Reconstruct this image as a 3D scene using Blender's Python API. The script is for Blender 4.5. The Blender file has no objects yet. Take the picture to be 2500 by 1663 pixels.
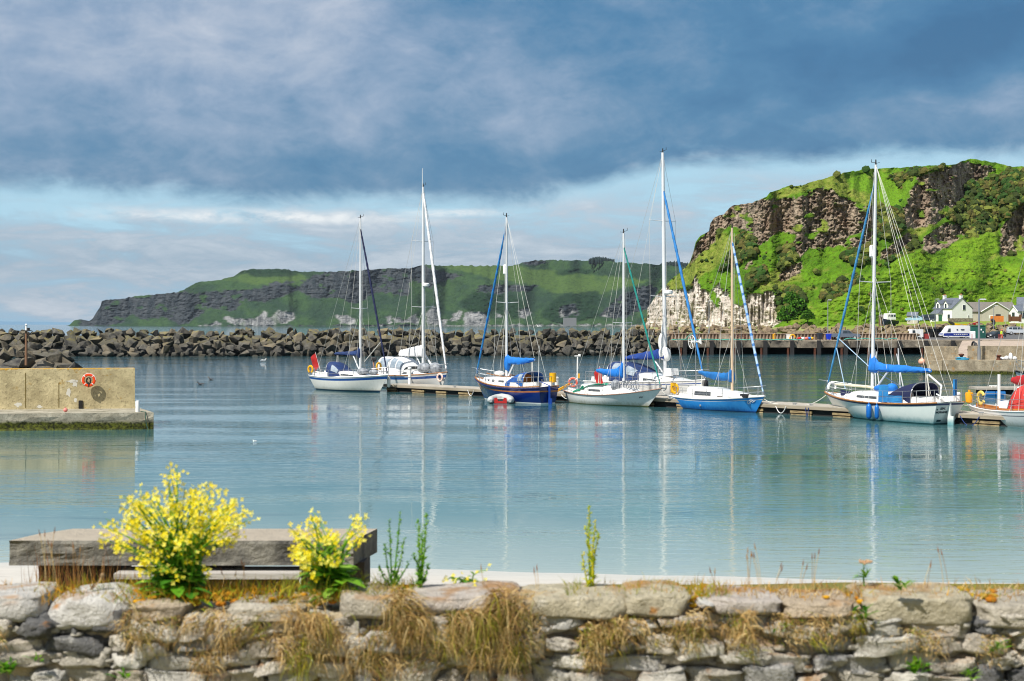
import bpy, bmesh, math, random
import numpy as np
from mathutils import Vector, Matrix
sc = bpy.context.scene
COL = sc.collection
R = math.radians
F, H, CX, HZ = 3472.0, 5.2, 1250.0, 792.0      # focal length in photo pixels, eye height, image centre, horizon row

# ---------------------------------------------------------------- camera
cam = bpy.data.cameras.new("camera"); camo = bpy.data.objects.new("camera", cam); COL.objects.link(camo)
camo.location = (0, 0, H); camo.rotation_euler = (R(90), 0, 0)
cam.sensor_width = 36; cam.lens = 50; cam.shift_y = -39.5/2500
cam.clip_start = 0.1; cam.clip_end = 60000
cam.dof.use_dof = True; cam.dof.focus_distance = 95; cam.dof.aperture_fstop = 3.5
sc.camera = camo
sc.cycles.filter_width = 1.1
vs = sc.view_settings
vs.view_transform = 'Standard'; vs.look = 'None'; vs.exposure = .45; vs.gamma = 1; vs.use_curve_mapping = False

# ---------------------------------------------------------------- node expression helper
class E:
    """A socket with arithmetic."""
    def __init__(s, nt, sock): s.nt, s.k = nt, sock
    def _m(s, op, a, b=None, c=None, clamp=False):
        n = s.nt.nodes.new('ShaderNodeMath'); n.operation = op; n.use_clamp = clamp
        for i, x in enumerate((a, b, c)):
            if x is None: continue
            if isinstance(x, E): s.nt.links.new(x.k, n.inputs[i])
            else: n.inputs[i].default_value = x
        return E(s.nt, n.outputs[0])
    def __add__(s, o): return s._m('ADD', s, o)
    __radd__ = __add__
    def __sub__(s, o): return s._m('SUBTRACT', s, o)
    def __rsub__(s, o): return s._m('SUBTRACT', o, s)
    def __mul__(s, o): return s._m('MULTIPLY', s, o)
    __rmul__ = __mul__
    def __truediv__(s, o): return s._m('DIVIDE', s, o)
    def clamp(s): return s._m('ADD', s, 0.0, clamp=True)
    def pw(s, e): return s._m('POWER', s, e)
    def mx(s, o): return s._m('MAXIMUM', s, o)
    def mn(s, o): return s._m('MINIMUM', s, o)
    def ss(s, a, b):
        n = s.nt.nodes.new('ShaderNodeMapRange'); n.interpolation_type = 'SMOOTHSTEP'
        s.nt.links.new(s.k, n.inputs[0]); n.inputs[1].default_value = a; n.inputs[2].default_value = b
        return E(s.nt, n.outputs[0])
    def bell(s, c, w):                       # 1 at c, 0 beyond w
        return (1.0 - (s - c)._m('ABSOLUTE', s - c)/w).clamp().ss(0, 1)
class NT:
    def __init__(s, nt): s.nt = nt
    def new(s, t): return s.nt.nodes.new(t)
    def lk(s, a, b): s.nt.links.new(a.k if isinstance(a, E) else a, b)
    def xyz(s, x, y, z=0.0):
        n = s.new('ShaderNodeCombineXYZ')
        for i, q in enumerate((x, y, z)):
            if isinstance(q, E): s.lk(q, n.inputs[i])
            else: n.inputs[i].default_value = q
        return n.outputs[0]
    def sep(s, v):
        n = s.new('ShaderNodeSeparateXYZ'); s.lk(v, n.inputs[0]); return [E(s.nt, o) for o in n.outputs]
    def noise(s, v, scale, detail=4, rough=.55, dist=0.0):
        n = s.new('ShaderNodeTexNoise'); s.lk(v, n.inputs['Vector'])
        n.inputs['Scale'].default_value = scale; n.inputs['Detail'].default_value = detail
        n.inputs['Roughness'].default_value = rough; n.inputs['Distortion'].default_value = dist
        return E(s.nt, n.outputs['Fac'])
    def voro(s, v, scale, feat='F1'):
        n = s.new('ShaderNodeTexVoronoi'); s.lk(v, n.inputs['Vector']); n.feature = feat; n.inputs['Scale'].default_value = scale
        return E(s.nt, n.outputs['Distance'])
    def scale(s, v, xyz):
        n = s.new('ShaderNodeMapping'); s.lk(v, n.inputs[0]); n.inputs['Scale'].default_value = xyz; return n.outputs[0]
    def mix(s, fac, a, b):
        n = s.new('ShaderNodeMix'); n.data_type = 'RGBA'; n.clamp_factor = True
        if isinstance(fac, E): s.lk(fac, n.inputs[0])
        else: n.inputs[0].default_value = fac
        for i, q in ((6, a), (7, b)):
            if isinstance(q, tuple): n.inputs[i].default_value = (*q[:3], 1)
            else: s.lk(q, n.inputs[i])
        return n.outputs[2]
    def ramp(s, fac, stops):
        n = s.new('ShaderNodeValToRGB'); s.lk(fac, n.inputs[0]); cr = n.color_ramp
        while len(cr.elements) < len(stops): cr.elements.new(.5)
        for e, (p, c) in zip(cr.elements, stops): e.position = p; e.color = (*c, 1)
        return n.outputs[0]
    def bump(s, h, strength, dist):
        n = s.new('ShaderNodeBump'); s.lk(h, n.inputs['Height']); n.inputs['Distance'].default_value = dist
        if isinstance(strength, E): s.lk(strength, n.inputs['Strength'])
        else: n.inputs['Strength'].default_value = strength
        return n.outputs[0]
def S(r, g, b, k=1.0):                       # an 8-bit picture colour as linear reflectance
    return tuple(k*((c/255/12.92) if c/255 <= .04045 else ((c/255+.055)/1.055)**2.4) for c in (r, g, b))

# ---------------------------------------------------------------- sun and sky
SUN = Vector((0.60, 0.62, -1.15)).normalized()
sl = bpy.data.lights.new("sun", 'SUN'); sl.energy = 5.0; sl.angle = R(.55); sl.color = (1, .95, .86)
so = bpy.data.objects.new("sun", sl); COL.objects.link(so); so.rotation_euler = SUN.to_track_quat('-Z', 'Y').to_euler(); so.location = (-60, -60, 120)
world = bpy.data.worlds.new("World"); sc.world = world; world.use_nodes = True
wt = world.node_tree; wt.nodes.clear(); n = NT(wt)
sky = n.new('ShaderNodeTexSky'); sky.sky_type = 'NISHITA'; sky.sun_disc = False
sky.sun_elevation = math.asin(-SUN.z); sky.sun_rotation = math.atan2(-SUN.x, -SUN.y); sky.air_density = 1.2; sky.dust_density = .6
tc = n.new('ShaderNodeTexCoord'); x, y, z = n.sep(tc.outputs['Generated'])
hyp = (x*x + y*y + 1e-6).pw(.5)
A = x._m('ARCTAN2', x, y)*3.472              # azimuth and elevation, both in thousands of photo pixels
T = z/hyp*3.472
v1 = n.xyz(A, T*1.9, .3); v2 = n.xyz(A, T*4.6, 2.0)
nb = n.noise(v1, 1.7, 6, .55, .35); nm = n.noise(n.xyz(A, T*1.8, 5.0), 4.0, 6, .6, .5); nl = n.noise(v2, 3.4, 7, .62, .5)
nf = n.noise(n.xyz(A, T*1.6, 9.0), 10, 6, .65, .3); nw = n.noise(n.xyz(A, T*3.2, 12.0), 7.0, 7, .65, .4)
edge = .290 + .098*A.ss(-.05, .50) + .02*A.bell(-1.1, .5) + (nm - .5)*.075 + (nf - .5)*.04
d = T - edge
big = d.ss(-.018, .045)
lite = .25 + d*1.0 - .35*T.ss(.62, .85) + (nb - .5)*1.35 + (nm - .5)*.95 + (nf - .5)*.55 - .26*A.ss(-.1, .9) + .20*A.bell(-1.1, 1.1)
lite = lite + .40*(A.bell(1.1, .85)*(T - .11*A).bell(.36, .17)) - .34*((T - .10*A).bell(.545, .15)*A.ss(.2, .8)) - .26*(A.bell(-.05, 1.0)*T.bell(.385, .11))
lite = lite + .16*(A.bell(-.75, .9)*T.bell(.72, .3)) + .12*(A.bell(-1.2, .5)*T.bell(.5, .2))
cloud = n.ramp(((lite + .25)/1.5).clamp(), [(0, (.026, .122, .265)), (.16, (.036, .148, .305)), (.32, (.058, .185, .345)), (.46, (.118, .235, .385)), (.64, (.24, .332, .472)), (.85, (.40, .46, .565)), (1, (.54, .585, .66))])
low = n.mix(T.ss(0, .30), (.265, .45, .62), (.37, .60, .75))
lowmask = ((nl - .41)*4.5 + (nw - .5)*1.6 + .8*T.bell(.15, .15)).clamp()
lowcloud = n.mix((nl*2.4 + nw*1.5 - 1.6).clamp(), (.235, .335, .46), (.54, .585, .66))
low = n.mix(lowmask*(1.0 - .8*(T - .075*A.ss(-.1, .6)).bell(.305, .05))*.9, low, lowcloud)
wisp = (T + (nm - .5)*.03 + (nf - .5)*.015)
streak = wisp.bell(.258, .026)*A.bell(-.62, .60) + .8*wisp.bell(.272, .015)*A.bell(-.15, .22)
low = n.mix((streak*(nw*5.0 - 1.75)).clamp(), low, (.76, .79, .82))
allc = n.mix(big, low, cloud)
over = T.ss(.95, 2.2)
high = n.mix(((nb - .35)*3).clamp(), n.mix(1.0, (0, 0, 0), (.20, .28, .42)), (.42, .45, .50))
allc = n.mix(over, allc, high)
back = (0.0 - y).ss(-.2, .5)
allc = n.mix(back*(1.0 - over), allc, (.36, .43, .52))
bgc = n.new('ShaderNodeBackground'); n.lk(allc, bgc.inputs[0]); bgc.inputs[1].default_value = .86
bgs = n.new('ShaderNodeBackground'); n.lk(sky.outputs[0], bgs.inputs[0]); bgs.inputs[1].default_value = .08
ms = n.new('ShaderNodeMixShader'); n.lk(.88 + 0.0*A, ms.inputs[0]); n.lk(bgs.outputs[0], ms.inputs[1]); n.lk(bgc.outputs[0], ms.inputs[2])
wo = n.new('ShaderNodeOutputWorld'); n.lk(ms.outputs[0], wo.inputs[0])

# ---------------------------------------------------------------- helpers
def W(px, py, D): return Vector(((px-CX)/F*D, D, H-(py-HZ)/F*D))     # the place at distance D seen at that spot of the photo
def WZ(px, py, zz): return W(px, py, (H-zz)*F/(py-HZ))               # the place at height zz
def tag(o, label=None, cat=None, group=None, kind=None):
    if label: o['label'] = label
    if cat: o['category'] = cat
    if group: o['group'] = group
    if kind: o['kind'] = kind
    return o
def thing(name, label, cat, loc=(0, 0, 0), rz=0, group=None):
    o = bpy.data.objects.new(name, None); COL.objects.link(o); o.empty_display_size = .3
    o.location = loc; o.rotation_euler = (0, 0, rz); return tag(o, label, cat, group)
def link(name, me, parent=None, loc=None, rot=None):
    o = bpy.data.objects.new(name, me); COL.objects.link(o)
    if parent: o.parent = parent
    if loc is not None: o.location = loc
    if rot is not None: o.rotation_euler = rot
    return o
def copy_tree(o, parent=None):
    kids = list(o.children); c = o.copy(); COL.objects.link(c)
    if parent: c.parent = parent
    for k in kids: copy_tree(k, c)
    return c
class MB:
    """Collects shapes and links them as one mesh object."""
    def __init__(s): s.v, s.f, s.m, s.c = [], [], [], []
    def add(s, vs, fs, mi=0, col=None):
        o = len(s.v); s.v += [tuple(p) for p in vs]; s.f += [tuple(i+o for i in f) for f in fs]; s.m += [mi]*len(fs)
        if col is not None: s.c += [col]*len(vs)
        return s
    def box(s, c, d, rz=0, mi=0, tp=1.0, col=None):      # centre, size, turn, taper of the top
        cs, sn = math.cos(rz), math.sin(rz); vs = []
        for k in (-1, 1):
            q = tp if k > 0 else 1
            for i, j in ((-1, -1), (1, -1), (1, 1), (-1, 1)):
                a, b = i*d[0]/2*q, j*d[1]/2*q
                vs.append((c[0]+a*cs-b*sn, c[1]+a*sn+b*cs, c[2]+k*d[2]/2))
        return s.add(vs, [(3, 2, 1, 0), (4, 5, 6, 7), (0, 1, 5, 4), (1, 2, 6, 5), (2, 3, 7, 6), (3, 0, 4, 7)], mi, col)
    def tube(s, pts, r, n=6, mi=0, cap=True, col=None):
        pts = [Vector(p) for p in pts]; rs = r if isinstance(r, (list, tuple)) else [r]*len(pts); rings = []
        for i, p in enumerate(pts):
            t = (pts[min(i+1, len(pts)-1)]-pts[max(i-1, 0)]); t = t.normalized() if t.length > 1e-9 else Vector((0, 0, 1))
            a = t.cross(Vector((0, 0, 1)) if abs(t.z) < .9 else Vector((1, 0, 0))).normalized(); b = t.cross(a)
            rings.append([p+(a*math.cos(q)+b*math.sin(q))*rs[i] for q in [2*math.pi*k/n for k in range(n)]])
        return s.loft(rings, mi, cap, True, col)
    def bar(s, p, q, r, r2=None, n=8, mi=0, col=None): return s.tube([p, q], [r, r if r2 is None else r2], n, mi, True, col)
    def loft(s, rings, mi=0, cap=True, closed=True, col=None):
        n = len(rings[0]); vs = [p for r_ in rings for p in r_]; fs = []
        for i in range(len(rings)-1):
            for k in range(n if closed else n-1):
                a, b = i*n+k, i*n+(k+1) % n; fs.append((a, b, b+n, a+n))
        if cap and closed: fs += [tuple(range(n))[::-1], tuple(range((len(rings)-1)*n, len(rings)*n))]
        return s.add(vs, fs, mi, col)
    def prism(s, pts, y0, y1, mi=0, M=None):             # polygon in XZ pushed along Y
        n = len(pts); vs = [(p[0], y0, p[1]) for p in pts]+[(p[0], y1, p[1]) for p in pts]
        if M: vs = [M @ Vector(q) for q in vs]
        return s.add(vs, [tuple(range(n)), tuple(range(2*n-1, n-1, -1))]+[(k, k+n, (k+1) % n+n, (k+1) % n) for k in range(n)], mi)
    def ball(s, c, r, nu=12, nv=8, mi=0, col=None):
        r = r if isinstance(r, (list, tuple)) else (r, r, r)
        rings = [[(c[0]+r[0]*math.sin(t)*math.cos(u), c[1]+r[1]*math.sin(t)*math.sin(u), c[2]-r[2]*math.cos(t)) for u in [2*math.pi*k/nu for k in range(nu)]]
                 for t in [max(.02, min(math.pi-.02, math.pi*j/nv)) for j in range(nv+1)]]
        return s.loft(rings, mi, True, True, col)
    def ring(s, c, R_, r, ax='y', nu=22, nv=8, mi=0, a0=0, a1=2*math.pi, flat=1.0, M=None):
        full = abs(a1-a0-2*math.pi) < 1e-6; rings = []
        for i in range(nu+1):
            u = a0+(a1-a0)*i/nu; ring = []
            for k in range(nv):
                w = 2*math.pi*k/nv; q = R_+r*math.cos(w); h = r*math.sin(w)*flat
                p = {'y': (q*math.cos(u), h, q*math.sin(u)), 'z': (q*math.cos(u), q*math.sin(u), h), 'x': (h, q*math.cos(u), q*math.sin(u))}[ax]
                p = Vector(p)
                if M: p = M @ p
                ring.append(p+Vector(c))
            rings.append(ring)
        return s.loft(rings, mi, not full)
    def mesh(s, name, mats, smooth=False):
        me = bpy.data.meshes.new(name); me.from_pydata(s.v, [], s.f)
        for m in (mats if isinstance(mats, (list, tuple)) else [mats]): me.materials.append(m)
        if any(s.m): me.polygons.foreach_set('material_index', s.m)
        if s.c:
            ca = me.color_attributes.new('tint', 'FLOAT_COLOR', 'POINT')
            ca.data.foreach_set('color', np.array([(*c, 1) if len(c) == 3 else c for c in s.c], dtype=np.float32).ravel())
        if smooth: me.polygons.foreach_set('use_smooth', [True]*len(me.polygons))
        bm = bmesh.new(); bm.from_mesh(me); bmesh.ops.recalc_face_normals(bm, faces=bm.faces); bm.to_mesh(me); bm.free()
        if smooth and smooth != 'all':
            me.set_sharp_from_angle(angle=R(38))
        me.update(); return me
    def build(s, name, mats, parent=None, smooth=False, loc=None, rot=None): return link(name, s.mesh(name, mats, smooth), parent, loc, rot)

# numpy value noise
def _h(i, j, k, s):
    n_ = (i*374761393 + j*668265263 + k*2147483647 + s*974634777).astype(np.int64) & 0xffffffff
    n_ = ((n_ ^ (n_ >> 13))*1274126177) & 0xffffffff
    n_ = ((n_ ^ (n_ >> 16))*2246822519) & 0xffffffff
    return ((n_ ^ (n_ >> 15)) & 0xffff)/65535.0
def vn(x, y, z=0.0, s=0):
    x, y, z = np.broadcast_arrays(np.asarray(x, float), np.asarray(y, float), np.asarray(z, float))
    i, j, k = np.floor(x).astype(np.int64), np.floor(y).astype(np.int64), np.floor(z).astype(np.int64)
    u, v, w = x-i, y-j, z-k
    u, v, w = [q*q*(3-2*q) for q in (u, v, w)]; o = 0
    for a in (0, 1):
        for b in (0, 1):
            for c in (0, 1):
                o = o + _h(i+a, j+b, k+c, s)*(u if a else 1-u)*(v if b else 1-v)*(w if c else 1-w)
    return o
def fbm(x, y, z=0.0, o=4, s=0, g=.5):
    t, a, n_ = 0, 1, 0
    for q in range(o):
        t = t + a*vn(np.asarray(x)*2**q, np.asarray(y)*2**q, np.asarray(z)*2**q, s+q*7); n_ += a; a *= g
    return t/n_
def inpoly(x, y, P):
    r = np.zeros(x.shape, bool); n_ = len(P)
    for i in range(n_):
        (x1, y1), (x2, y2) = P[i], P[(i+1) % n_]
        if y1 == y2: continue
        r ^= ((y1 > y) != (y2 > y)) & (x < (x2-x1)*(y-y1)/(y2-y1)+x1)
    return r

# ---------------------------------------------------------------- materials
MATS = {}
def P(name, col, rough=.55, col2=None, ns=3.0, amt=1.0, bs=0.0, bd=.02, metal=0.0, spec=.5, streak=None, alpha=1.0, coat=0.0, contrast=2.2):
    """Plain surface: a colour that wanders to a second one, with an optional bump."""
    if name in MATS: return MATS[name]
    m = bpy.data.materials.new(name); m.use_nodes = True; nt = m.node_tree; b = nt.nodes['Principled BSDF']; n = NT(nt)
    b.inputs['Roughness'].default_value = rough; b.inputs['Metallic'].default_value = metal; b.inputs['Specular IOR Level'].default_value = spec
    b.inputs['Base Color'].default_value = (*col, 1); b.inputs['Coat Weight'].default_value = coat
    tc = n.new('ShaderNodeTexCoord'); v = tc.outputs['Object']
    if streak: v = n.scale(v, streak)
    if col2 is None: col2 = tuple(c*.82 for c in col); amt = amt*.6
    f = n.noise(v, ns, 5, .6)
    n.lk(n.mix(((f-.5)*contrast+.5).clamp()*amt, col, col2), b.inputs['Base Color'])
    if bs: n.lk(n.bump(n.noise(v, bs, 4, .6), .7, bd), b.inputs['Normal'])
    if alpha < 1: b.inputs['Alpha'].default_value = alpha
    MATS[name] = m; return m
def tinted(name, rough=.8, var=.25, ns=8, bs=0, bd=.01, spec=.3, trans=0.0):
    """Reads its colour from the mesh's tint attribute."""
    m = bpy.data.materials.new(name); m.use_nodes = True; nt = m.node_tree; b = nt.nodes['Principled BSDF']; n = NT(nt)
    b.inputs['Roughness'].default_value = rough; b.inputs['Specular IOR Level'].default_value = spec
    at = n.new('ShaderNodeAttribute'); at.attribute_name = 'tint'; tc = n.new('ShaderNodeTexCoord')
    f = n.noise(tc.outputs['Object'], ns, 5, .65); hs = n.new('ShaderNodeHueSaturation')
    n.lk(at.outputs['Color'], hs.inputs['Color']); n.lk(1.0+(f-.5)*2*var, hs.inputs['Value'])
    n.lk(hs.outputs[0], b.inputs['Base Color'])
    if bs: n.lk(n.bump(n.noise(tc.outputs['Object'], bs, 5, .65), .8, bd), b.inputs['Normal'])
    if trans:
        tr = n.new('ShaderNodeBsdfTranslucent'); n.lk(hs.outputs[0], tr.inputs[0]); mx = n.new('ShaderNodeMixShader'); mx.inputs[0].default_value = trans
        n.lk(b.outputs[0], mx.inputs[1]); n.lk(tr.outputs[0], mx.inputs[2]); n.lk(mx.outputs[0], nt.nodes['Material Output'].inputs[0])
    return m

# ================================================================ THE SETTING: water, shore, hills
def grid(name, X, Y, Z, mat, attrs=None, kind='structure', smooth=True):
    ny, nx = X.shape; v = np.stack([X, Y, Z], -1).reshape(-1, 3)
    i = np.arange(ny*nx).reshape(ny, nx); f = np.stack([i[:-1, :-1], i[:-1, 1:], i[1:, 1:], i[1:, :-1]], -1).reshape(-1, 4)
    me = bpy.data.meshes.new(name); me.vertices.add(len(v)); me.vertices.foreach_set('co', v.astype(np.float32).ravel())
    me.loops.add(f.size); me.loops.foreach_set('vertex_index', f.ravel().astype(np.int32)); me.polygons.add(len(f))
    me.polygons.foreach_set('loop_start', np.arange(0, f.size, 4, dtype=np.int32))
    me.update(calc_edges=True); me.materials.append(mat)
    if smooth: me.polygons.foreach_set('use_smooth', np.ones(len(f), bool))
    for k, a in (attrs or {}).items():
        ca = me.color_attributes.new(k, 'FLOAT_COLOR', 'POINT'); ca.data.foreach_set('color', a.reshape(-1, 4).astype(np.float32).ravel())
    o = link(name, me); tag(o, kind=kind); return o

# ---- water
m = bpy.data.materials.new("sea_water"); m.use_nodes = True; nt = m.node_tree; n = NT(nt); b = nt.nodes['Principled BSDF']
geo = n.new('ShaderNodeNewGeometry'); pos = geo.outputs['Position']; px_, py_, pz_ = n.sep(pos)
big_ = n.noise(n.scale(pos, (.012, .05, 1)), 1.0, 3, .5); wob = n.noise(n.scale(pos, (.05, .22, 1)), 1.0, 4, .55)
dist = py_ + (big_-.5)*14.0
body = n.ramp(((dist-28.0)/110.0).clamp(), [(0, (.43, .43, .385)), (.03, (.28, .345, .315)), (.11, (.11, .20, .19)), (.26, (.045, .12, .125)), (.6, (.030, .10, .115)), (1, (.024, .08, .10))])
weed = ((n.noise(n.scale(pos, (.10, .35, 1)), 1.0, 5, .6)-.60)*7).clamp()*dist.ss(30, 36)*(1.0-dist.ss(46, 70))
body = n.mix(weed*.7, body, (.03, .07, .08))
n.lk(body, b.inputs['Base Color'])
b.inputs['Roughness'].default_value = .03; b.inputs['IOR'].default_value = 1.333; b.inputs['Specular IOR Level'].default_value = .5
w1 = n.noise(n.scale(pos, (.5, 2.5, 1)), 1.0, 3, .55); w2 = n.noise(n.scale(pos, (.14, .7, 1)), 1.0, 3, .5); w3 = n.noise(n.scale(pos, (1.6, 7, 1)), 1.0, 2, .5)
hgt = w1*.55 + w2*.7 + w3*.20
calm = .22 + 1.1*((wob-.40)*4.0).clamp()
open_ = py_.ss(240, 330)
n.lk(n.bump(hgt, (calm*(.34 + .66*py_.ss(40, 160)) + open_).clamp(), .11), b.inputs['Normal'])
XS = np.array([-9000, -2500, -600, -150, -40, 0, 40, 150, 600, 2500, 9000.]); YS = np.array([24, 30, 40, 60, 100, 200, 400, 1000, 3000, 8000, 20000, 50000.])
X, Y = np.meshgrid(XS, YS); grid('harbour_water', X, Y, X*0, m)

# ---- sand, near ground
m = bpy.data.materials.new("sand"); m.use_nodes = True; nt = m.node_tree; n = NT(nt); b = nt.nodes['Principled BSDF']
geo = n.new('ShaderNodeNewGeometry'); pos = geo.outputs['Position']; _, py_, pz_ = n.sep(pos)
f1 = n.noise(n.scale(pos, (.8, 3, 1)), 1.0, 5, .6)
wet = 1.0-pz_.ss(.02, .14)
c = n.mix(((f1-.5)*2+.5).clamp(), (.50, .475, .43), (.41, .39, .35)); c = n.mix(wet*.5, c, (.36, .38, .37))
weed = ((n.noise(n.scale(pos, (.5, 6, 1)), 1.3, 6, .7)-.60)*14).clamp()*pz_.bell(.16, .22)
n.lk(n.mix(weed*.8, c, (.05, .045, .03)), b.inputs['Base Color']); b.inputs['Roughness'].default_value = .8
n.lk(n.bump(n.noise(pos, 6.0, 4, .6), .5, .03), b.inputs['Normal'])
ys = np.concatenate([np.linspace(13.2, 17, 8), np.linspace(18, 36, 60), [60, 110]]); xs = np.linspace(-70, 70, 141)
X, Y = np.meshgrid(xs, ys)
shore = 29.7 - .115*X + (fbm(X*.12, Y*0+3, o=3)-.5)*1.2
zz = np.interp(Y-shore, [-16.5, -13, -4, 0, 4, 20, 80], [1.9, .9, .28, 0, -.28, -1.5, -4]) + (fbm(X*.5, Y*.5, o=3)-.5)*.05
grid('beach', X, Y, zz, m)

m_bank = bpy.data.materials.new("grassy_ground"); m_bank.use_nodes = True; nt = m_bank.node_tree; n = NT(nt); b = nt.nodes['Principled BSDF']
tc = n.new('ShaderNodeTexCoord'); o_ = tc.outputs['Object']
n.lk(n.mix(((n.noise(o_, 2.5, 5, .6)-.5)*3+.5).clamp(), S(120, 125, 40, .8), S(150, 125, 60, .7)), b.inputs['Base Color']); b.inputs['Roughness'].default_value = .95
n.lk(n.bump(n.noise(o_, 14, 4, .7), .8, .05), b.inputs['Normal'])
xs = np.linspace(-70, 70, 141); ys = np.array([-60, -20, 0, 4, 7, 8.0, 9, 10, 11, 12, 12.8, 13.6, 15.2])
X, Y = np.meshgrid(xs, ys); zz = np.interp(Y, [-60, 7, 8.5, 12.8, 13.6, 15.2], [2.7, 2.75, 2.94, 2.86, 2.2, .85]) + (fbm(X*.7, Y*.7, o=3)-.5)*.08
grid('ground', X, Y, zz, m_bank)

# ---- the hill on the right
def PC(pts, x0, y0, s): return [(x0+a/s, y0+b_/s) for a, b_ in pts]
def masks(px, py, spec, seed, wob):
    qx = px+(fbm(px/wob/1.2, py/wob/1.2, o=5, s=seed, g=.62)-.5)*wob*2.2; qy = py+(fbm(px/wob/1.2, py/wob/1.2, 7.0, o=5, s=seed+50, g=.62)-.5)*wob*2.2
    out = []
    for polys in spec:
        mm = np.zeros(px.shape)
        for q in polys: mm = np.maximum(mm, inpoly(qx, qy, q))
        out.append(mm)
    return out
c2 = lambda *p: PC(p, 1560, 370, 2.507)
ridge_r = np.array([(1570, 786), (1578, 781), (1580, 753), (1600, 725), (1620, 701), (1640, 681), (1664, 663), (1684, 641), (1692, 617), (1698, 593), (1710, 575), (1731, 565), (1734, 545), (1745, 530), (1767, 522), (1783, 504), (1839, 494), (1871, 480), (1879, 472), (1919, 456), (1959, 452), (1999, 440), (2059, 422), (2118, 412), (2198, 410), (2258, 404), (2334, 402), (2344, 394), (2370, 388), (2437, 398), (2469, 408), (2500, 406), (2640, 392), (2800, 410), (3000, 430)], float)
rock_r = [c2((310, 690), (345, 560), (425, 490), (430, 430), (470, 385), (520, 375), (560, 325), (700, 300), (860, 290), (1000, 275), (1090, 225), (1180, 240), (1260, 290), (1350, 330), (1440, 340), (1445, 490), (1380, 590), (1250, 570), (1150, 585), (1050, 600), (980, 640), (940, 590), (960, 520), (860, 480), (800, 540), (740, 570), (650, 470), (560, 455), (500, 480), (470, 540), (400, 620), (345, 670)),
          c2((1700, 160), (1830, 120), (1950, 70), (2060, 70), (2180, 110), (2100, 170), (2000, 200), (2010, 260), (1930, 330), (1870, 400), (1800, 450), (1700, 470), (1630, 475), (1605, 370), (1650, 290), (1660, 240), (1700, 200)),
          c2((1740, 530), (1850, 450), (1960, 440), (1990, 500), (1900, 580), (1790, 625), (1735, 600)), c2((2215, 480), (2260, 390), (2357, 320), (2520, 300), (2560, 520), (2400, 600), (2280, 625), (2205, 640)),
          c2((880, 720), (1000, 670), (995, 740), (900, 790), (850, 800)), c2((640, 700), (690, 655), (690, 690), (650, 720)), c2((1470, 620), (1560, 560), (1640, 500), (1690, 510), (1600, 620), (1480, 660))]
white_r = [c2((40, 1080), (50, 950), (95, 880), (150, 815), (190, 850), (250, 840), (300, 860), (340, 790), (352, 765), (372, 820), (390, 850), (430, 850), (440, 920), (480, 965), (500, 880), (540, 850), (570, 940), (640, 945), (670, 870), (740, 875), (810, 860), (840, 930), (860, 980), (890, 1010), (830, 1080)), c2((460, 840), (500, 800), (515, 850), (480, 890))]
scrub_r = [c2((820, 880), (950, 830), (1010, 900), (980, 980), (900, 1000), (840, 960)), c2((2000, 200), (2357, 110), (2500, 120), (2500, 300), (2357, 320), (2260, 390), (2150, 500), (2000, 540), (1960, 440), (1870, 400), (1930, 330)),
           c2((2200, 640), (2260, 600), (2350, 570), (2280, 700), (2100, 760), (2000, 770), (2100, 680)), c2((640, 480), (740, 570), (700, 640), (560, 700), (480, 740), (560, 620)), c2((1280, 590), (1440, 540), (1450, 660), (1350, 700), (1260, 650)),
           c2((1550, 560), (1700, 500), (1740, 620), (1600, 650), (1500, 680)), c2((1440, 340), (1600, 360), (1620, 480), (1500, 540), (1440, 500)), c2((860, 600), (960, 560), (980, 650), (870, 740), (840, 700)),
           c2((1100, 860), (1330, 760), (1450, 780), (1300, 900), (1180, 960)), c2((1500, 165), (1620, 120), (1760, 100), (1940, 85), (1760, 130), (1600, 185)), c2((640, 890), (680, 760), (760, 700), (800, 740), (690, 830))]
tan_r = [c2((150, 840), (280, 700), (440, 580), (500, 480), (600, 560), (450, 720), (330, 800), (200, 850)), c2((800, 250), (1100, 170), (1250, 130), (1330, 300), (1100, 215), (860, 290)), c2((720, 800), (860, 700), (1000, 760), (860, 840), (740, 860)), c2((1280, 230), (1460, 270), (1440, 340), (1300, 300)), c2((1640, 480), (1830, 440), (1700, 520), (1560, 560)), c2((2080, 200), (2340, 100), (2357, 180), (2150, 240))]

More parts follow.
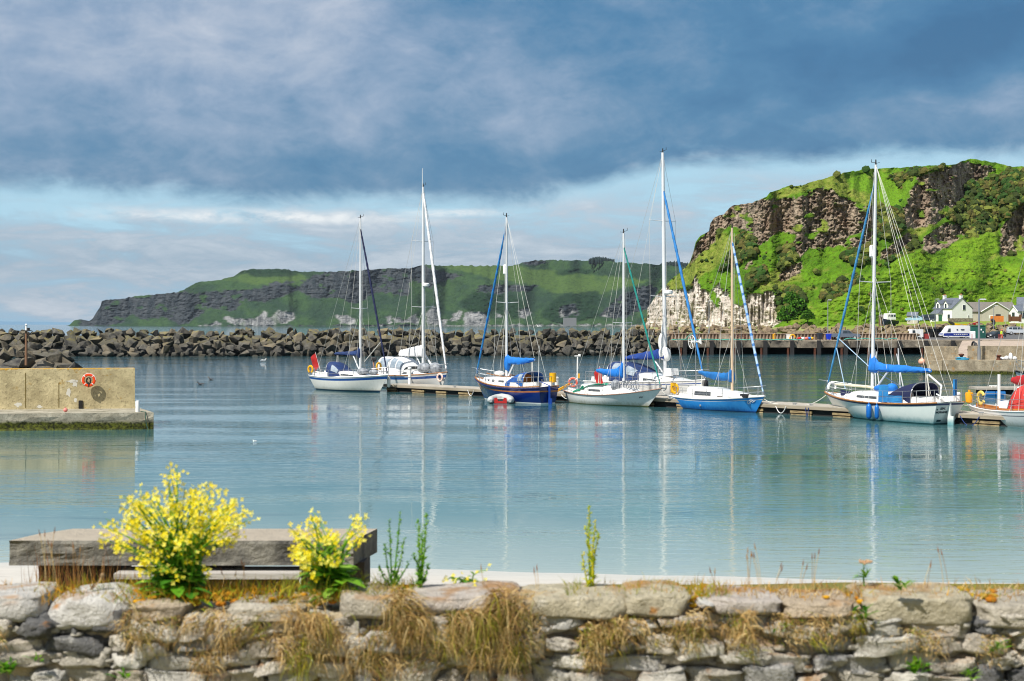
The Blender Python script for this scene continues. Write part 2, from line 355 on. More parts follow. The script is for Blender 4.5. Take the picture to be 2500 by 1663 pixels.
def relief(name, ridge, basepy, D0, spec, seed, wob, cots, amp, mat, nx, ny, x0, x1, back, sc_):
    px = np.linspace(x0, x1, nx); rg = np.interp(px, ridge[:, 0], ridge[:, 1]); rg = rg+(fbm(px/9*sc_, px*0+2, o=4, s=seed)-.5)*5*sc_*np.clip((basepy(px)-rg)/60, 0, 1)
    v = np.linspace(0, 1, ny)[:, None]; bp = basepy(px)[None, :]; PX = np.repeat(px[None, :], ny, 0); PY = bp+(rg[None, :]-bp)*v
    rock, white, scrub, tan, meadow, spur = masks(PX, PY, spec, seed, wob)
    scrub = np.maximum(scrub, (fbm(PX/22*sc_, PY/13*sc_, 3.0, o=4, s=seed+9, g=.6) > .72)*.5)*(1-white)*(1-spur)
    scrub *= (1-rock)
    def soft(a, r=1):
        for _ in range(r):
            q = np.pad(a, 1, 'edge'); a = (q[2:, 1:-1]+q[:-2, 1:-1]+q[1:-1, 2:]+q[1:-1, :-2]+2*a)/6
        return a
    patch = (fbm(PX/30*sc_, PY/16*sc_, 5.0, o=4, s=seed+3) > .69)     # grass ledges inside the rock
    rock = np.where(patch & (rock > 0), .0, rock); tan = np.where(patch & (fbm(PX/25, PY/25, 4.2, s=seed) > .5), 1, tan)
    rock, white, scrub, tan, meadow = soft(rock), soft(white), soft(scrub, 4), soft(tan, 7), soft(meadow, 4)
    cot = cots[0]+(cots[1]-cots[0])*rock+(cots[2]-cots[0])*white; cot = np.where(meadow > .5, cots[3], cot)
    k = np.ones(9)/9; cot = np.apply_along_axis(lambda a: np.convolve(np.pad(a, 4, 'edge'), k, 'valid'), 1, cot)
    D = np.zeros_like(PX); D[0] = D0(px)
    for i in range(1, ny): D[i] = D[i-1]+(PY[i-1]-PY[i])/F*D[i-1]*cot[i]
    s_ = sc_/amp[3]
    big_ = (fbm(PX/70*sc_, PY/150*sc_, o=3, s=seed+1)-.5)*2
    rid = np.abs(fbm(PX/13*sc_, PY/22*sc_, o=5, s=seed+2, g=.6)-.5)*2; blk = fbm(PX/5*sc_, PY/6*sc_, 1.0, o=3, s=seed+5)-.5
    lay = np.abs(fbm(PX/40*sc_, PY/7*sc_, 2.0, o=4, s=seed+6)-.5)*2
    rw = np.maximum(rock, white)
    for _ in range(10): spur = soft(spur, 1)
    D -= spur*amp[4]*np.clip((bp-PY)/130, 0, 1)
    D += big_*amp[0]*(.4+.6*np.clip((bp-PY)/80, 0, 1))+(rock+white*.45)*(rid*amp[1]+lay*amp[1]*.3+blk*amp[1]*.8*(1-.85*white))+scrub*(-fbm(PX/6*sc_, PY/5*sc_, o=3, s=seed+8)*amp[2]*2)+white*(np.abs(fbm(PX/9*sc_, PY/70*sc_, 6.0, o=4, s=seed+15)-.5)*11+np.abs(fbm(PX/30*sc_, PY/9*sc_, 4.0, o=2, s=seed+16)-.5)*1.3)+(1-rw)*(fbm(PX/9*sc_, PY/6*sc_, o=4, s=seed+4)-.5)*amp[2]*1.2
    X = (PX-CX)/F*D; Z = H-(PY-HZ)/F*D
    top = Z[-1]; rows = [(D[-1]+back*q, top*h-(1-h)*2) for q, h in ((.05, 1.0), (.15, .995), (.4, .97), (.75, .75), (1, 0))]
    Xa = np.vstack([X]+[((px-CX)/F*d_)[None] for d_, _ in rows]); Ya = np.vstack([D]+[d_[None] for d_, _ in rows]); Za = np.vstack([Z]+[z_[None] for _, z_ in rows])
    pad = lambda a: np.vstack([a, np.repeat(a[-1:], 5, 0)])
    tex = np.stack([pad(rock), pad(white), pad(scrub), pad(tan)], -1)
    ma = np.stack([pad(meadow), pad(fbm(PX/45*sc_, PY/22*sc_, 8.0, o=4, s=seed+11)), pad(rid), pad(spur)], -1)
    return grid(name, Xa, Ya, Za, mat, {'cover': tex, 'extra': ma})

def hill_mat(name, pal, sc_, bd):
    m = bpy.data.materials.new(name); m.use_nodes = True; nt = m.node_tree; n = NT(nt); b = nt.nodes['Principled BSDF']
    a = n.new('ShaderNodeAttribute'); a.attribute_name = 'cover'; e = n.new('ShaderNodeAttribute'); e.attribute_name = 'extra'
    sp = n.new('ShaderNodeSeparateColor'); n.lk(a.outputs['Color'], sp.inputs[0]); rock, white, scrub = [E(nt, o) for o in sp.outputs]; tan = E(nt, a.outputs['Alpha'])
    sp2 = n.new('ShaderNodeSeparateColor'); n.lk(e.outputs['Color'], sp2.inputs[0]); mead, bigv, rid = [E(nt, o) for o in sp2.outputs]; spur = E(nt, e.outputs['Alpha'])
    geo = n.new('ShaderNodeNewGeometry'); pos = geo.outputs['Position']
    f1 = n.noise(pos, .55*sc_, 5, .65); f2 = n.noise(pos, .16*sc_, 4, .6); f3 = n.noise(n.scale(pos, (1, 1, .45)), .35*sc_, 6, .7)
    grass = n.mix(((bigv-.5)*3.2+.5+(f2-.5)*1.2).clamp(), pal['grass'], pal['grass2']); grass = n.mix(((f1-.45)*3).clamp()*.55, grass, pal['grass3'])
    grass = n.mix(mead*.85, grass, pal['meadow']); st_ = n.noise(n.scale(pos, (.10, .06, .35)), 1.0*sc_, 5, .65); grass = n.mix(spur*.9, grass, n.mix(((st_-.5)*5+.5).clamp(), pal['bright'], pal['bright2']))
    tanc = n.mix(((f1-.5)*4+.5).clamp(), pal['tan'], pal['tan2']); grass = n.mix(((n.noise(pos, .9*sc_, 4, .7)-.5)*5).clamp()*.6, grass, pal['scrub2']); c = n.mix(tan*.75, grass, tanc)
    sc2 = n.mix(((f1-.5)*4+.5).clamp(), pal['scrub'], pal['scrub2']); c = n.mix(scrub*.9, c, sc2); c = n.mix(((n.noise(n.scale(pos, (1, 1, .8)), .62*sc_, 3, .7)-.52)*6).clamp()*.42, c, pal['scrub'])
    rk = n.mix(((f3-.5)*6+.5).clamp(), pal['rock'], pal['rock2']); rk = n.mix(((f2-.52)*6).clamp()*.7, rk, pal['rock3']); rk = n.mix(((f1-.62)*8).clamp()*.6, rk, pal['moss']); c = n.mix(rock, c, rk)
    wh = n.mix(((f3-.5)*4+.5).clamp(), pal['white'], pal['white2']); wh = n.mix(((f2-.60)*8).clamp()*.6, wh, pal['tan']); jn = n.voro(n.scale(pos, (.20, .20, .28)), 1.0*sc_, 'DISTANCE_TO_EDGE'); wh = n.mix((1.0-jn.ss(.0, .07))*.55*f2.ss(.3, .6), wh, pal['rock2']); c = n.mix(white, c, wh)
    n.lk(c, b.inputs['Base Color']); b.inputs['Roughness'].default_value = .95; b.inputs['Specular IOR Level'].default_value = .12
    f4 = n.noise(pos, 1.1*sc_, 4, .7)
    hg = f1*.8 + f4*1.3 + rock*f3*1.6 + white*f3*.5
    n.lk(n.bump(hg, .9, bd), b.inputs['Normal']); return m
pal_r = dict(grass=S(112, 160, 36, .66), grass2=S(94, 142, 34, .62), grass3=S(84, 110, 34, .55), meadow=S(124, 172, 42, .66), bright=S(136, 176, 44, .70), bright2=S(104, 150, 36, .64), tan=S(166, 166, 84, .70), tan2=S(124, 144, 52, .66), scrub=S(56, 68, 24, .75), scrub2=S(92, 92, 38, .75),
             rock=S(190, 172, 150, .74), rock2=S(116, 102, 90, .68), rock3=S(156, 128, 106, .72), moss=S(104, 104, 52, .65), white=S(240, 230, 220, .84), white2=S(202, 190, 178, .78))
base_r = lambda x: np.interp(x, [1560, 1900, 2080, 2200, 2300, 3000], [801, 801, 797, 789, 785, 783])
def D0_r(x):
    g = np.arange(1400, 3200, 10.); v = np.interp(g, [1560, 1600, 1720, 1900, 2100, 2300, 2450, 3000], [500, 470, 430, 396, 390, 412, 423, 440]); k = np.exp(-(np.arange(-14, 15)/6.0)**2/2); k /= k.sum()
    return np.interp(x, g, np.convolve(np.pad(v, 14, 'edge'), k, 'valid'))
spur_r = [c2((860, 1075), (960, 1010), (1250, 870), (1400, 750), (1480, 760), (1600, 640), (1740, 590), (1900, 560), (2190, 480), (2215, 640), (2290, 640), (2420, 600), (3900, 560), (3900, 1100), (860, 1100))]
mea_r = [c2((1260, 160), (1480, 130), (1720, 110), (1690, 180), (1620, 290), (1560, 360), (1480, 340), (1300, 240))]
hill = relief('hill', ridge_r, base_r, D0_r, [rock_r, white_r, scrub_r, tan_r, mea_r, spur_r], 3, 9.0, (1.25, .30, .12, 2.6), (6, 3.4, 1.3, 1, 7), hill_mat('hill_turf_and_basalt', pal_r, 1.0, .55), 760, 330, 1572, 2960, 420, 1.0)

# ---- gorse and bramble growing over the hill, one mass of low bushes
nv = len(hill.data.vertices); co = np.zeros(nv*3, np.float32); hill.data.vertices.foreach_get('co', co); co = co.reshape(-1, 3); ac = np.zeros(nv*4, np.float32); hill.data.color_attributes['cover'].data.foreach_get('color', ac); ac = ac.reshape(-1, 4)
rg = np.random.default_rng(5); pr = (ac[:, 2]*1.0+.008)*(1-.93*np.maximum(ac[:, 0], ac[:, 1])); pr[-760*6:] = 0; pr *= np.abs(co[:, 1])*0+1; idx = rg.choice(nv, 2000, replace=False, p=pr/pr.sum()); mb = MB(); rr = random.Random(2)
for i in idx:
    x, y, z = [float(q) for q in co[i]]; r = rr.choice((.5, .7, .9, 1.3))*rr.uniform(.7, 1.3)*(1 if ac[i, 2] > .3 else .6); c = rr.choice((S(58, 72, 26, .75), S(74, 88, 32, .75), S(96, 92, 44, .75), S(52, 84, 28, .75), S(112, 120, 50, .75))); k = rr.uniform(.7, 1.2); n_ = 7; rings = []
    for j, (rad, h) in enumerate(((.9, -.4), (1.0, .2), (.72, .72), (.2, .95))): rings.append([(x+rad*r*rr.uniform(.75, 1.25)*math.cos(6.283*q/n_), y-.3+rad*r*rr.uniform(.75, 1.25)*math.sin(6.283*q/n_), z+h*r*rr.uniform(.75, 1.2)) for q in range(n_)])
    mb.loft(rings, col=tuple(q*k for q in c))
tag(mb.build('hill_scrub', tinted('scrub_leaf', .95, .4, 1.6, 2.5, .25)), kind='stuff')

# ---- the far headland
c3 = lambda *p: PC(p, 150, 600, 2.773)
c4 = lambda *p: PC(p, 900, 600, 2.773)
ridge_f = np.array([(160, 796.2), (168, 795), (182, 782), (197, 780), (218, 784), (227, 777), (236, 762), (247, 744), (249, 734), (294, 730), (337, 723), (417, 715), (446, 710), (456, 701), (485, 690), (532, 685), (572, 674), (590, 661), (619, 657), (691, 657), (727, 663), (817, 664), (871, 660), (943, 656), (1000, 655), (1037, 647), (1080, 649), (1253, 649), (1279, 641), (1307, 636), (1405, 635), (1513, 640), (1614, 647), (1693, 654), (1800, 655), (2000, 650)], float)
rock_f = [c3((60, 545), (90, 500), (200, 510), (230, 450), (270, 365), (520, 335), (820, 305), (900, 330), (1000, 310), (1300, 295), (1450, 245), (1640, 240), (1720, 195), (1850, 172), (2357, 148), (2357, 330), (2250, 340), (2150, 300), (2000, 390), (1850, 350), (1700, 360), (1600, 300), (1500, 340), (1380, 380), (1250, 370), (1150, 440), (1000, 420), (860, 520), (800, 540), (700, 480), (560, 500), (480, 460), (400, 520), (300, 545)),
          c4((0, 165), (160, 155), (380, 128), (460, 170), (640, 195), (560, 230), (460, 250), (400, 320), (300, 230), (160, 330), (0, 300)), c4((740, 270), (860, 260), (980, 270), (1150, 270), (1100, 310), (950, 310), (860, 330), (720, 300)), c4((1290, 420), (1400, 380), (1420, 470), (1300, 480)), c4((1560, 480), (1700, 330), (1900, 260), (1960, 300), (1900, 420), (1700, 500)), c4((1000, 110), (1100, 95), (1250, 105), (1100, 135)), c3((930, 545), (2357, 535), (2357, 550), (930, 552))]
white_f = [c3((1100, 490), (1130, 480), (1230, 500), (1320, 490), (1375, 430), (1400, 490), (1480, 440), (1560, 450), (1580, 490), (1540, 520), (1400, 545), (1200, 545), (1120, 520)), c3((1000, 530), (1060, 510), (1080, 540), (920, 545)), c3((1850, 480), (1920, 470), (1990, 490), (1990, 530), (1900, 530), (1870, 500)), c3((2200, 480), (2230, 470), (2240, 520), (2210, 520)),
           c4((160, 480), (260, 500), (320, 460), (340, 530), (200, 520)), c4((390, 460), (440, 400), (470, 430), (480, 540), (390, 530)), c4((490, 510), (540, 500), (520, 540), (490, 540)), c4((560, 480), (620, 430), (640, 460), (600, 510), (550, 510)), c4((640, 500), (660, 455), (720, 445), (810, 470), (820, 520), (770, 545), (650, 545)), c4((860, 465), (900, 460), (900, 490), (860, 490)), c4((1015, 440), (1060, 420), (1095, 460), (1050, 490), (1020, 470)), c4((1290, 460), (1320, 430), (1330, 480), (1300, 480)), c4((1350, 440), (1380, 415), (1400, 460), (1360, 468)), c4((1590, 470), (1640, 440), (1640, 480), (1590, 490)), c4((0, 540), (2000, 533), (2000, 545), (0, 549))]
scrub_f = [c3((1220, 165), (1500, 155), (1650, 180), (1560, 210), (1300, 215)), c4((620, 380), (760, 290), (980, 330), (1100, 420), (1000, 500), (860, 440), (700, 470)), c4((1150, 470), (1300, 330), (1560, 300), (1560, 480), (1300, 530)), c4((1240, 180), (1400, 150), (1560, 170), (1300, 205))]
mea_f = [c4((430, 130), (980, 130), (1150, 160), (1500, 190), (1900, 240), (1560, 330), (1250, 320), (1130, 265), (860, 230), (660, 180)), c3((1080, 230), (1250, 190), (1600, 180), (1700, 260), (1300, 260))]
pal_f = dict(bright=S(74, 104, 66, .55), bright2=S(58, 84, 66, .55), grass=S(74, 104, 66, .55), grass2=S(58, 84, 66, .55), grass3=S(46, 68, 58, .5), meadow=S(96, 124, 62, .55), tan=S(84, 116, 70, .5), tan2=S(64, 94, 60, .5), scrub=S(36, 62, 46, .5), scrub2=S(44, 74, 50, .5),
             rock=S(98, 104, 110, .46), rock2=S(62, 72, 80, .46), rock3=S(80, 86, 92, .46), moss=S(54, 84, 58, .5), white=S(200, 200, 200, .55), white2=S(126, 130, 134, .5))  # greens and rock darkened: cloud shadow over the headland put into the colours
relief('headland', ridge_f, lambda x: np.interp(x, [150, 3000], [796.4, 796.6]), lambda x: np.interp(x, [150, 250, 500, 900, 2000], [4700, 4500, 4300, 4050, 3700]), [rock_f, white_f, scrub_f, [c3((2500, 1), (2501, 1), (2501, 2))], mea_f, [c3((2500, 1), (2501, 1), (2501, 2))]], 21, 7.0, (1.2, .35, .2, 3.5), (42, 13, 5, 1, 0), hill_mat('headland_shaded_turf_and_cliff', pal_f, .11, 3.2), 620, 150, 160, 1990, 1800, 1.15)

# distant land on the horizon
xs = np.linspace(-9200, -5200, 60); Zr = 60*np.clip((xs+9400)/500, 0, 1)*np.clip((-5200-xs)/2500, 0, 1)*(.6+.7*fbm(xs/700, xs*0, o=3))
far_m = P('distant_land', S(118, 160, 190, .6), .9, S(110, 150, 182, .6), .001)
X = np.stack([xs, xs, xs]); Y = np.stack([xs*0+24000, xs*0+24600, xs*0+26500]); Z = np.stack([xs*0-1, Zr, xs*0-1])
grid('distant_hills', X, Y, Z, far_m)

# ================================================================ BREAKWATER, PIERS, QUAY
rnd = random.Random(7)
def at(px, D, z): return Vector(((px-CX)/F*D, D, z))
def boulder_mat(name, a, b_, c, lichen, seed):
    m = bpy.data.materials.new(name); m.use_nodes = True; nt = m.node_tree; n = NT(nt); b = nt.nodes['Principled BSDF']
    tc = n.new('ShaderNodeTexCoord'); oi = n.new('ShaderNodeObjectInfo'); r_ = E(nt, oi.outputs['Random']); geo = n.new('ShaderNodeNewGeometry'); pos = geo.outputs['Position']
    _, _, z = n.sep(pos); _, _, nz = n.sep(geo.outputs['Normal'])
    f = n.noise(pos, 1.6, 6, .65); g = n.noise(pos, .45, 3, .5)
    k = n.mix(((f-.5)*3.0+.5).clamp(), a, b_); k = n.mix(((g-.45)*3+r_-.5).clamp()*.8, k, c)
    hs = n.new('ShaderNodeHueSaturation'); n.lk(k, hs.inputs['Color']); n.lk(.72+.55*r_, hs.inputs['Value'])
    k = n.mix((nz.ss(.35, .8)*((f-.42)*5).clamp()*z.ss(1.2, 3.4)).clamp()*.65, hs.outputs[0], lichen)
    k = n.mix((1.0-z.ss(.15, .75))*.8, k, (.016, .018, .014))
    n.lk(k, b.inputs['Base Color']); b.inputs['Roughness'].default_value = .85; b.inputs['Specular IOR Level'].default_value = .25
    n.lk(n.bump(f*.7+n.noise(pos, 6, 4, .7)*.3, .9, .22), b.inputs['Normal']); return m
M_rock = boulder_mat('basalt_boulder', S(118, 115, 106, .7), S(58, 58, 60, .7), S(130, 118, 96, .7), S(150, 140, 84, .8), 1)
M_rock2 = boulder_mat('pale_armour_rock', S(170, 150, 126, .8), S(112, 96, 82, .8), S(178, 146, 112, .8), S(150, 140, 84, .8), 2)
def rock_mesh(seed, mat, n=11, sq=.55, sub=False):
    r = random.Random(seed); bm = bmesh.new(); n = r.choice((9, 10, 11, 13))
    for _ in range(n):
        p = Vector([r.uniform(-1, 1) for _ in range(3)]); q = max(abs(p.x), abs(p.y), abs(p.z)); p = p/q*sq*.8+p.normalized()*(1-sq)
        bm.verts.new((p.x*r.uniform(.85, 1.1), p.y, p.z*.82))
    bmesh.ops.convex_hull(bm, input=bm.verts)
    for v in [v for v in bm.verts if not v.link_faces]: bm.verts.remove(v)
    bmesh.ops.bevel(bm, geom=list(bm.edges), offset=.02, segments=1, affect='EDGES')
    me = bpy.data.meshes.new('boulder'); bm.to_mesh(me); bm.free(); me.materials.append(mat); return me
ROCKS = [rock_mesh(k, M_rock) for k in range(14)]
def rock_xf(p, r, s): return Matrix.Translation(p) @ (Matrix.Rotation(s.uniform(0, 6.28), 4, 'Z') @ Matrix.Rotation(s.uniform(-.6, .6), 4, 'X') @ Matrix.Rotation(s.uniform(-.5, .5), 4, 'Y')) @ Matrix.Diagonal((r*s.uniform(.9, 1.25), r*s.uniform(.85, 1.1), r*s.uniform(.78, 1.05), 1))
def boulder(p, r, label, group):
    o = link('boulder', rnd.choice(ROCKS)); o.matrix_world = rock_xf(p, r, rnd); return tag(o, label, 'boulder', group)
def heap(name, spots, meshes, kind='stuff', core=None):
    mb = MB()
    for p, r in spots:
        me = rnd.choice(meshes); M = rock_xf(p, r, rnd); mb.add([M @ v.co for v in me.vertices], [tuple(f.vertices) for f in me.polygons])
    if core: mb.add(*core)
    o = mb.build(name, meshes[0].materials[0]); return tag(o, kind=kind)
spots = []
for i in range(5):
    x = -92 + rnd.uniform(0, 1.4)
    while x < 25.5:
        r = rnd.choice((rnd.uniform(.68, .95), rnd.uniform(.9, 1.25), rnd.uniform(.9, 1.4)))*(1.0 if i < 4 else .95); x += r*.95
        spots.append((Vector((x, 231+.06*(x+40)+i*1.15+rnd.uniform(-.5, .5), .05+i*.90+rnd.uniform(-.28, .28))), r)); x += r*.9
spots.sort(key=lambda q: q[0].y-q[0].z*.3); inview = [q for q in spots if abs(q[0].x/q[0].y*F+CX-1250) < 1300]
solo = [q for q in inview if q[0].z > -.2][:262]
for p, r in solo: boulder(p, r, 'grey angular boulder in the long rock breakwater across the harbour mouth', 'boulders of the breakwater')
ids = {id(q) for q in solo}; rest = [q for q in spots if id(q) not in ids]
for i in range(90): rest.append((Vector((rnd.uniform(-92, 25), 0, 0)), rnd.uniform(.7, 1.05)))
rest = [q if q[0].y else (Vector((q[0].x, 234.6+.06*(q[0].x+40)+(j % 5)*1.15, .2+(j % 5)*.84)), q[1]) for j, q in enumerate(rest)]
rest += [(Vector((rnd.uniform(-92, 25), 238.5+rnd.uniform(0, 5), rnd.uniform(3.3, 4.1))), rnd.uniform(.8, 1.1)) for _ in range(90)]
cv = []
for x in (-95, 26): cv += [(x, 234.6+.06*(x+40), -1), (x, 239.2+.06*(x+40), 3.3), (x, 244+.06*(x+40), 3.3), (x, 254, -1)]
heap('breakwater_rubble', rest, ROCKS, core=(cv, [(0, 1, 5, 4), (1, 2, 6, 5), (2, 3, 7, 6), (0, 3, 2, 1), (4, 5, 6, 7)]))
near = []
for px, py, r in [(-60, 868, 1.7), (8, 873, 1.25), (-20, 890, 1.3), (35, 893, 1.2), (72, 875, 1.35), (62, 893, 1.2), (112, 872, 1.25), (150, 876, 1.3), (100, 892, 1.3), (135, 889, 1.35), (170, 887, 1.05), (178, 897, 1.0), (150, 899, 1.2), (118, 902, 1.3), (84, 903, 1.25), (40, 903, 1.3), (5, 903, 1.3), (-40, 905, 1.4), (28, 862, .9), (88, 866, .85), (128, 866, .8), (-70, 895, 1.5), (160, 868, .75), (58, 866, .8), (-110, 880, 1.6), (-120, 900, 1.6)]:
    D = 152+(898-py)*.10; near.append((W(px, py, D), r*1.08))
for p, r in near: boulder(p, r, 'dark boulder heaped just behind the yellow topped concrete wall', 'boulders behind the pier wall')

# ---- weathered concrete
def concrete(name, base, dark, top_lichen=None, top_z=None, algae_z=None, ns=1.0, spots=None, grain=True):
    m = bpy.data.materials.new(name); m.use_nodes = True; nt = m.node_tree; n = NT(nt); b = nt.nodes['Principled BSDF']
    geo = n.new('ShaderNodeNewGeometry'); pos = geo.outputs['Position']; _, _, z = n.sep(pos); _, _, nz = n.sep(geo.outputs['Normal'])
    f = n.noise(pos, 1.1*ns, 6, .6); g = n.noise(pos, 7*ns, 5, .7); st = n.noise(n.scale(pos, (2.2, 2.2, .35)), 1.3*ns, 5, .6)
    c = n.mix(((f-.5)*3+.5).clamp(), base, dark); c = n.mix(((g-.53)*7).clamp()*.6, c, tuple(q*.42 for q in dark)); c = n.mix(((n.noise(pos, 22*ns, 4, .7)-.56)*9).clamp()*.5, c, tuple(q*.35 for q in dark)); c = n.mix(((st-.56)*5).clamp()*.4, c, tuple(q*.6 for q in dark))
    c = n.mix(((n.noise(pos, 2.3*ns, 4, .6)-.62)*9).clamp()*.55, c, tuple(min(.8, q*1.5) for q in base))
    if spots: c = n.mix(((n.noise(pos, 1.7*ns, 5, .65)-.61)*12).clamp()*.75, c, spots)
    if top_lichen: c = n.mix((((z+(g-.5)*.35+(f-.5)*.3)).ss(top_z-.06, top_z+.02)*.95).clamp(), c, top_lichen)
    if algae_z is not None:
        h = z+(f-.5)*.55+(g-.5)*.3; al = 1.0-h.ss(algae_z-.10, algae_z+.10)
        c = n.mix(al, c, n.mix(((g-.5)*5+.5).clamp(), (.014, .016, .006), (.085, .095, .012)))
    n.lk(c, b.inputs['Base Color']); b.inputs['Roughness'].default_value = .9; b.inputs['Specular IOR Level'].default_value = .2
    n.lk(n.bump(g*.6+f*.6, .8, .06 if grain else .02), b.inputs['Normal']); return m
M_parapet = concrete('lichened_concrete', S(222, 206, 162, .78), S(176, 162, 124, .74), S(216, 160, 20, .8), 2.93, None, spots=S(180, 140, 40, .7))
M_pier = concrete('algae_concrete', S(196, 190, 172, .75), S(140, 134, 116, .72), None, None, .42)
M_quay = concrete('quay_concrete', S(190, 178, 158, .75), S(120, 112, 100, .7), None, None, .5, .6)
M_stone = concrete('harbour_masonry', S(200, 186, 160, .75), S(150, 138, 116, .7), None, None, .35, 1.3, spots=S(196, 150, 90, .7))
M_slip = concrete('slipway_concrete', S(206, 188, 170, .75), S(176, 160, 146, .75), None, None, None, .4)
M_dark = P('dark_timber', S(48, 46, 46, .8), .8, S(30, 30, 32, .8), 2.0)
M_white = P('white_paint', (.80, .80, .78), .35, (.70, .71, .70), 1.5, .5)
M_steel = P('galvanised_steel', S(176, 180, 184, .8), .4, metal=.6)
M_black = P('black_rubber', (.015, .015, .017), .6)
M_rust = P('rusty_iron', S(120, 66, 40, .7), .85, S(70, 40, 30, .7), 6.0, bs=20, bd=.01)
M_glass = P('dark_glass', (.02, .03, .04), .08, (.05, .07, .09), 2.0, .6)
M_orange = P('orange_plastic', S(255, 84, 20, .85), .4, S(235, 66, 14, .85), 3.0)
M_reflect = P('reflective_tape', (.78, .78, .76), .35)
M_yellow = P('yellow_plastic', S(250, 190, 10, .85), .45, S(225, 160, 10, .85), 3.0)
M_red = P('red_fabric', S(205, 30, 26, .8), .7, S(170, 20, 20, .8), 3.0)

pier = thing('stone_pier', 'weathered concrete pier with tan parapet wall crusted with yellow lichen', 'pier', (-22, 72, 0))
off = lambda p: (p[0]+22, p[1]-72, p[2])
mb = MB()
def slab(mb, pts, z0, z1, mi=0, O=None):
    O = O or (lambda p: p); n = len(pts)
    mb.add([O((p[0], p[1], z0)) for p in pts]+[O((p[0], p[1], z1)) for p in pts], [tuple(range(n))[::-1], tuple(range(n, 2*n))]+[(k, (k+1) % n, (k+1) % n+n, k+n) for k in range(n)], mi)
A0, A1 = Vector((-58, 65.2)), Vector((-17.75, 70.45))
def noisy_front(z0, z1, N=90, NZ=10, amp=.10):             # the rough seaward face, broken away below
    rows = []
    for j in range(NZ+1):
        zz = z0+(z1-z0)*j/NZ; row = []
        for i in range(N+1):
            p = A0.lerp(A1, i/N); e = (float(fbm(i*.45, j*.8, o=3))-.5)*amp*2*(1 if j < NZ else 0)+(.22 if j < 6 else .0)*min(1, (N-i)/14)
            row.append(off((p.x, p.y-e, zz)))
        rows.append(row)
    return rows
mb.loft(noisy_front(-1, .83), cap=False, closed=False)
slab(mb, [(-58, 65.2), (-17.75, 70.45), (-19.5, 74.4), (-21.5, 79), (-58, 78)], -1, .832, O=off)
mb.build('quay_block', M_pier, pier)
mb = MB(); slab(mb, [(-58, 67.6), (-19.62, 74.0), (-19.9, 74.75), (-58, 68.4)], .832, 2.92, O=off)
par = mb.build('parapet', M_parapet, pier)
yw = lambda x: 67.6+(x+58)/38.38*6.4
mb = MB(); p = WZ(207, 996, .84); mb.box(off((p.x-.01, yw(p.x)-.01, 1.05)), (.20, .1, .42), .165); mb.build('drain_hole', P('drain_shadow_stone', (.012, .011, .01), .95), par)
mb = MB()
for px, a, b_ in ((63, .9, 2.7), (140, .9, 2.2)):
    q = WZ(px, 999, .84); mb.box(off((q.x, yw(q.x)+.006, (a+b_)/2)), (.035, .03, b_-a), .165)
mb.build('joint', P('joint_moss', S(120, 100, 30, .6), .95), par)
# white patches of old paint on the wall
mb = MB(); r2 = random.Random(3)
for px, py, w_, h_ in ((172, 931, .42, .10), (178, 938, .16, .22), (162, 960, .12, .30), (180, 977, .10, .14), (33, 990, .22, .14), (88, 994, .20, .10)):
    D = 74.0-(330-px)/330*1.75-.02; c = W(px, py, D); pts = []
    for k in range(14):
        a = 2*math.pi*k/14; q = r2.uniform(.45, 1.0); x_ = c.x+w_*q*math.cos(a); pts.append(off((x_, yw(x_)-.006, c.z+h_*q*math.sin(a))))
    mb.add(pts, [tuple(range(14))])
mb.build('paint_patch', P('old_whitewash', S(226, 222, 208, .8), .9), par)

def lifebuoy(name, label, c, R_, r, rot, mat, group=None, rope=True, horseshoe=False):
    o = thing(name, label, 'lifebuoy', c, 0, group); M = rot
    mb = MB(); mb.ring((0, 0, 0), R_, r, 'y', 28, 8, a0=(R(-60) if horseshoe else 0), a1=(R(240) if horseshoe else 2*math.pi), flat=.8, M=M); mb.build('float_ring', mat, o, True)
    if not horseshoe:
        mb = MB()
        for k in range(4):
            a = R(45+90*k); mb.ring((0, 0, 0), R_, r*1.06, 'y', 3, 8, a0=a-.07, a1=a+.07, flat=.82, M=M)
        mb.build('tape_band', M_reflect, o)
    if rope:
        mb = MB()
        for k in range(3): mb.tube([M @ Vector(((R_+r)*math.cos(a+k), -.02, (R_+r)*math.sin(a+k))) for a in np.linspace(0, 1.4, 6)], .012, 5)
        mb.build('grab_line', M_white, o)
    return o
c = W(211, 929, 72.9); c.y = yw(c.x)-.33
lb = lifebuoy('lifebuoy', 'orange lifebuoy with coiled black rope hung on the tan pier wall', c, .28, .072, Matrix.Rotation(.16, 3, 'Z'), M_orange)
mb = MB(); r2 = random.Random(5)
for k in range(9):
    mb.tube([Vector((.13*math.cos(a)*r2.uniform(.5, 1.1), -.05+.05*r2.random(), .17*math.sin(a)-.03)) for a in np.linspace(k, k+6.2, 14)], .016, 5)
mb.tube([(0, -.05, -.1), (.02, -.06, -.3), (-.02, -.04, -.36)], .03, 6)
mb.build('rope_coil', M_black, lb, True)
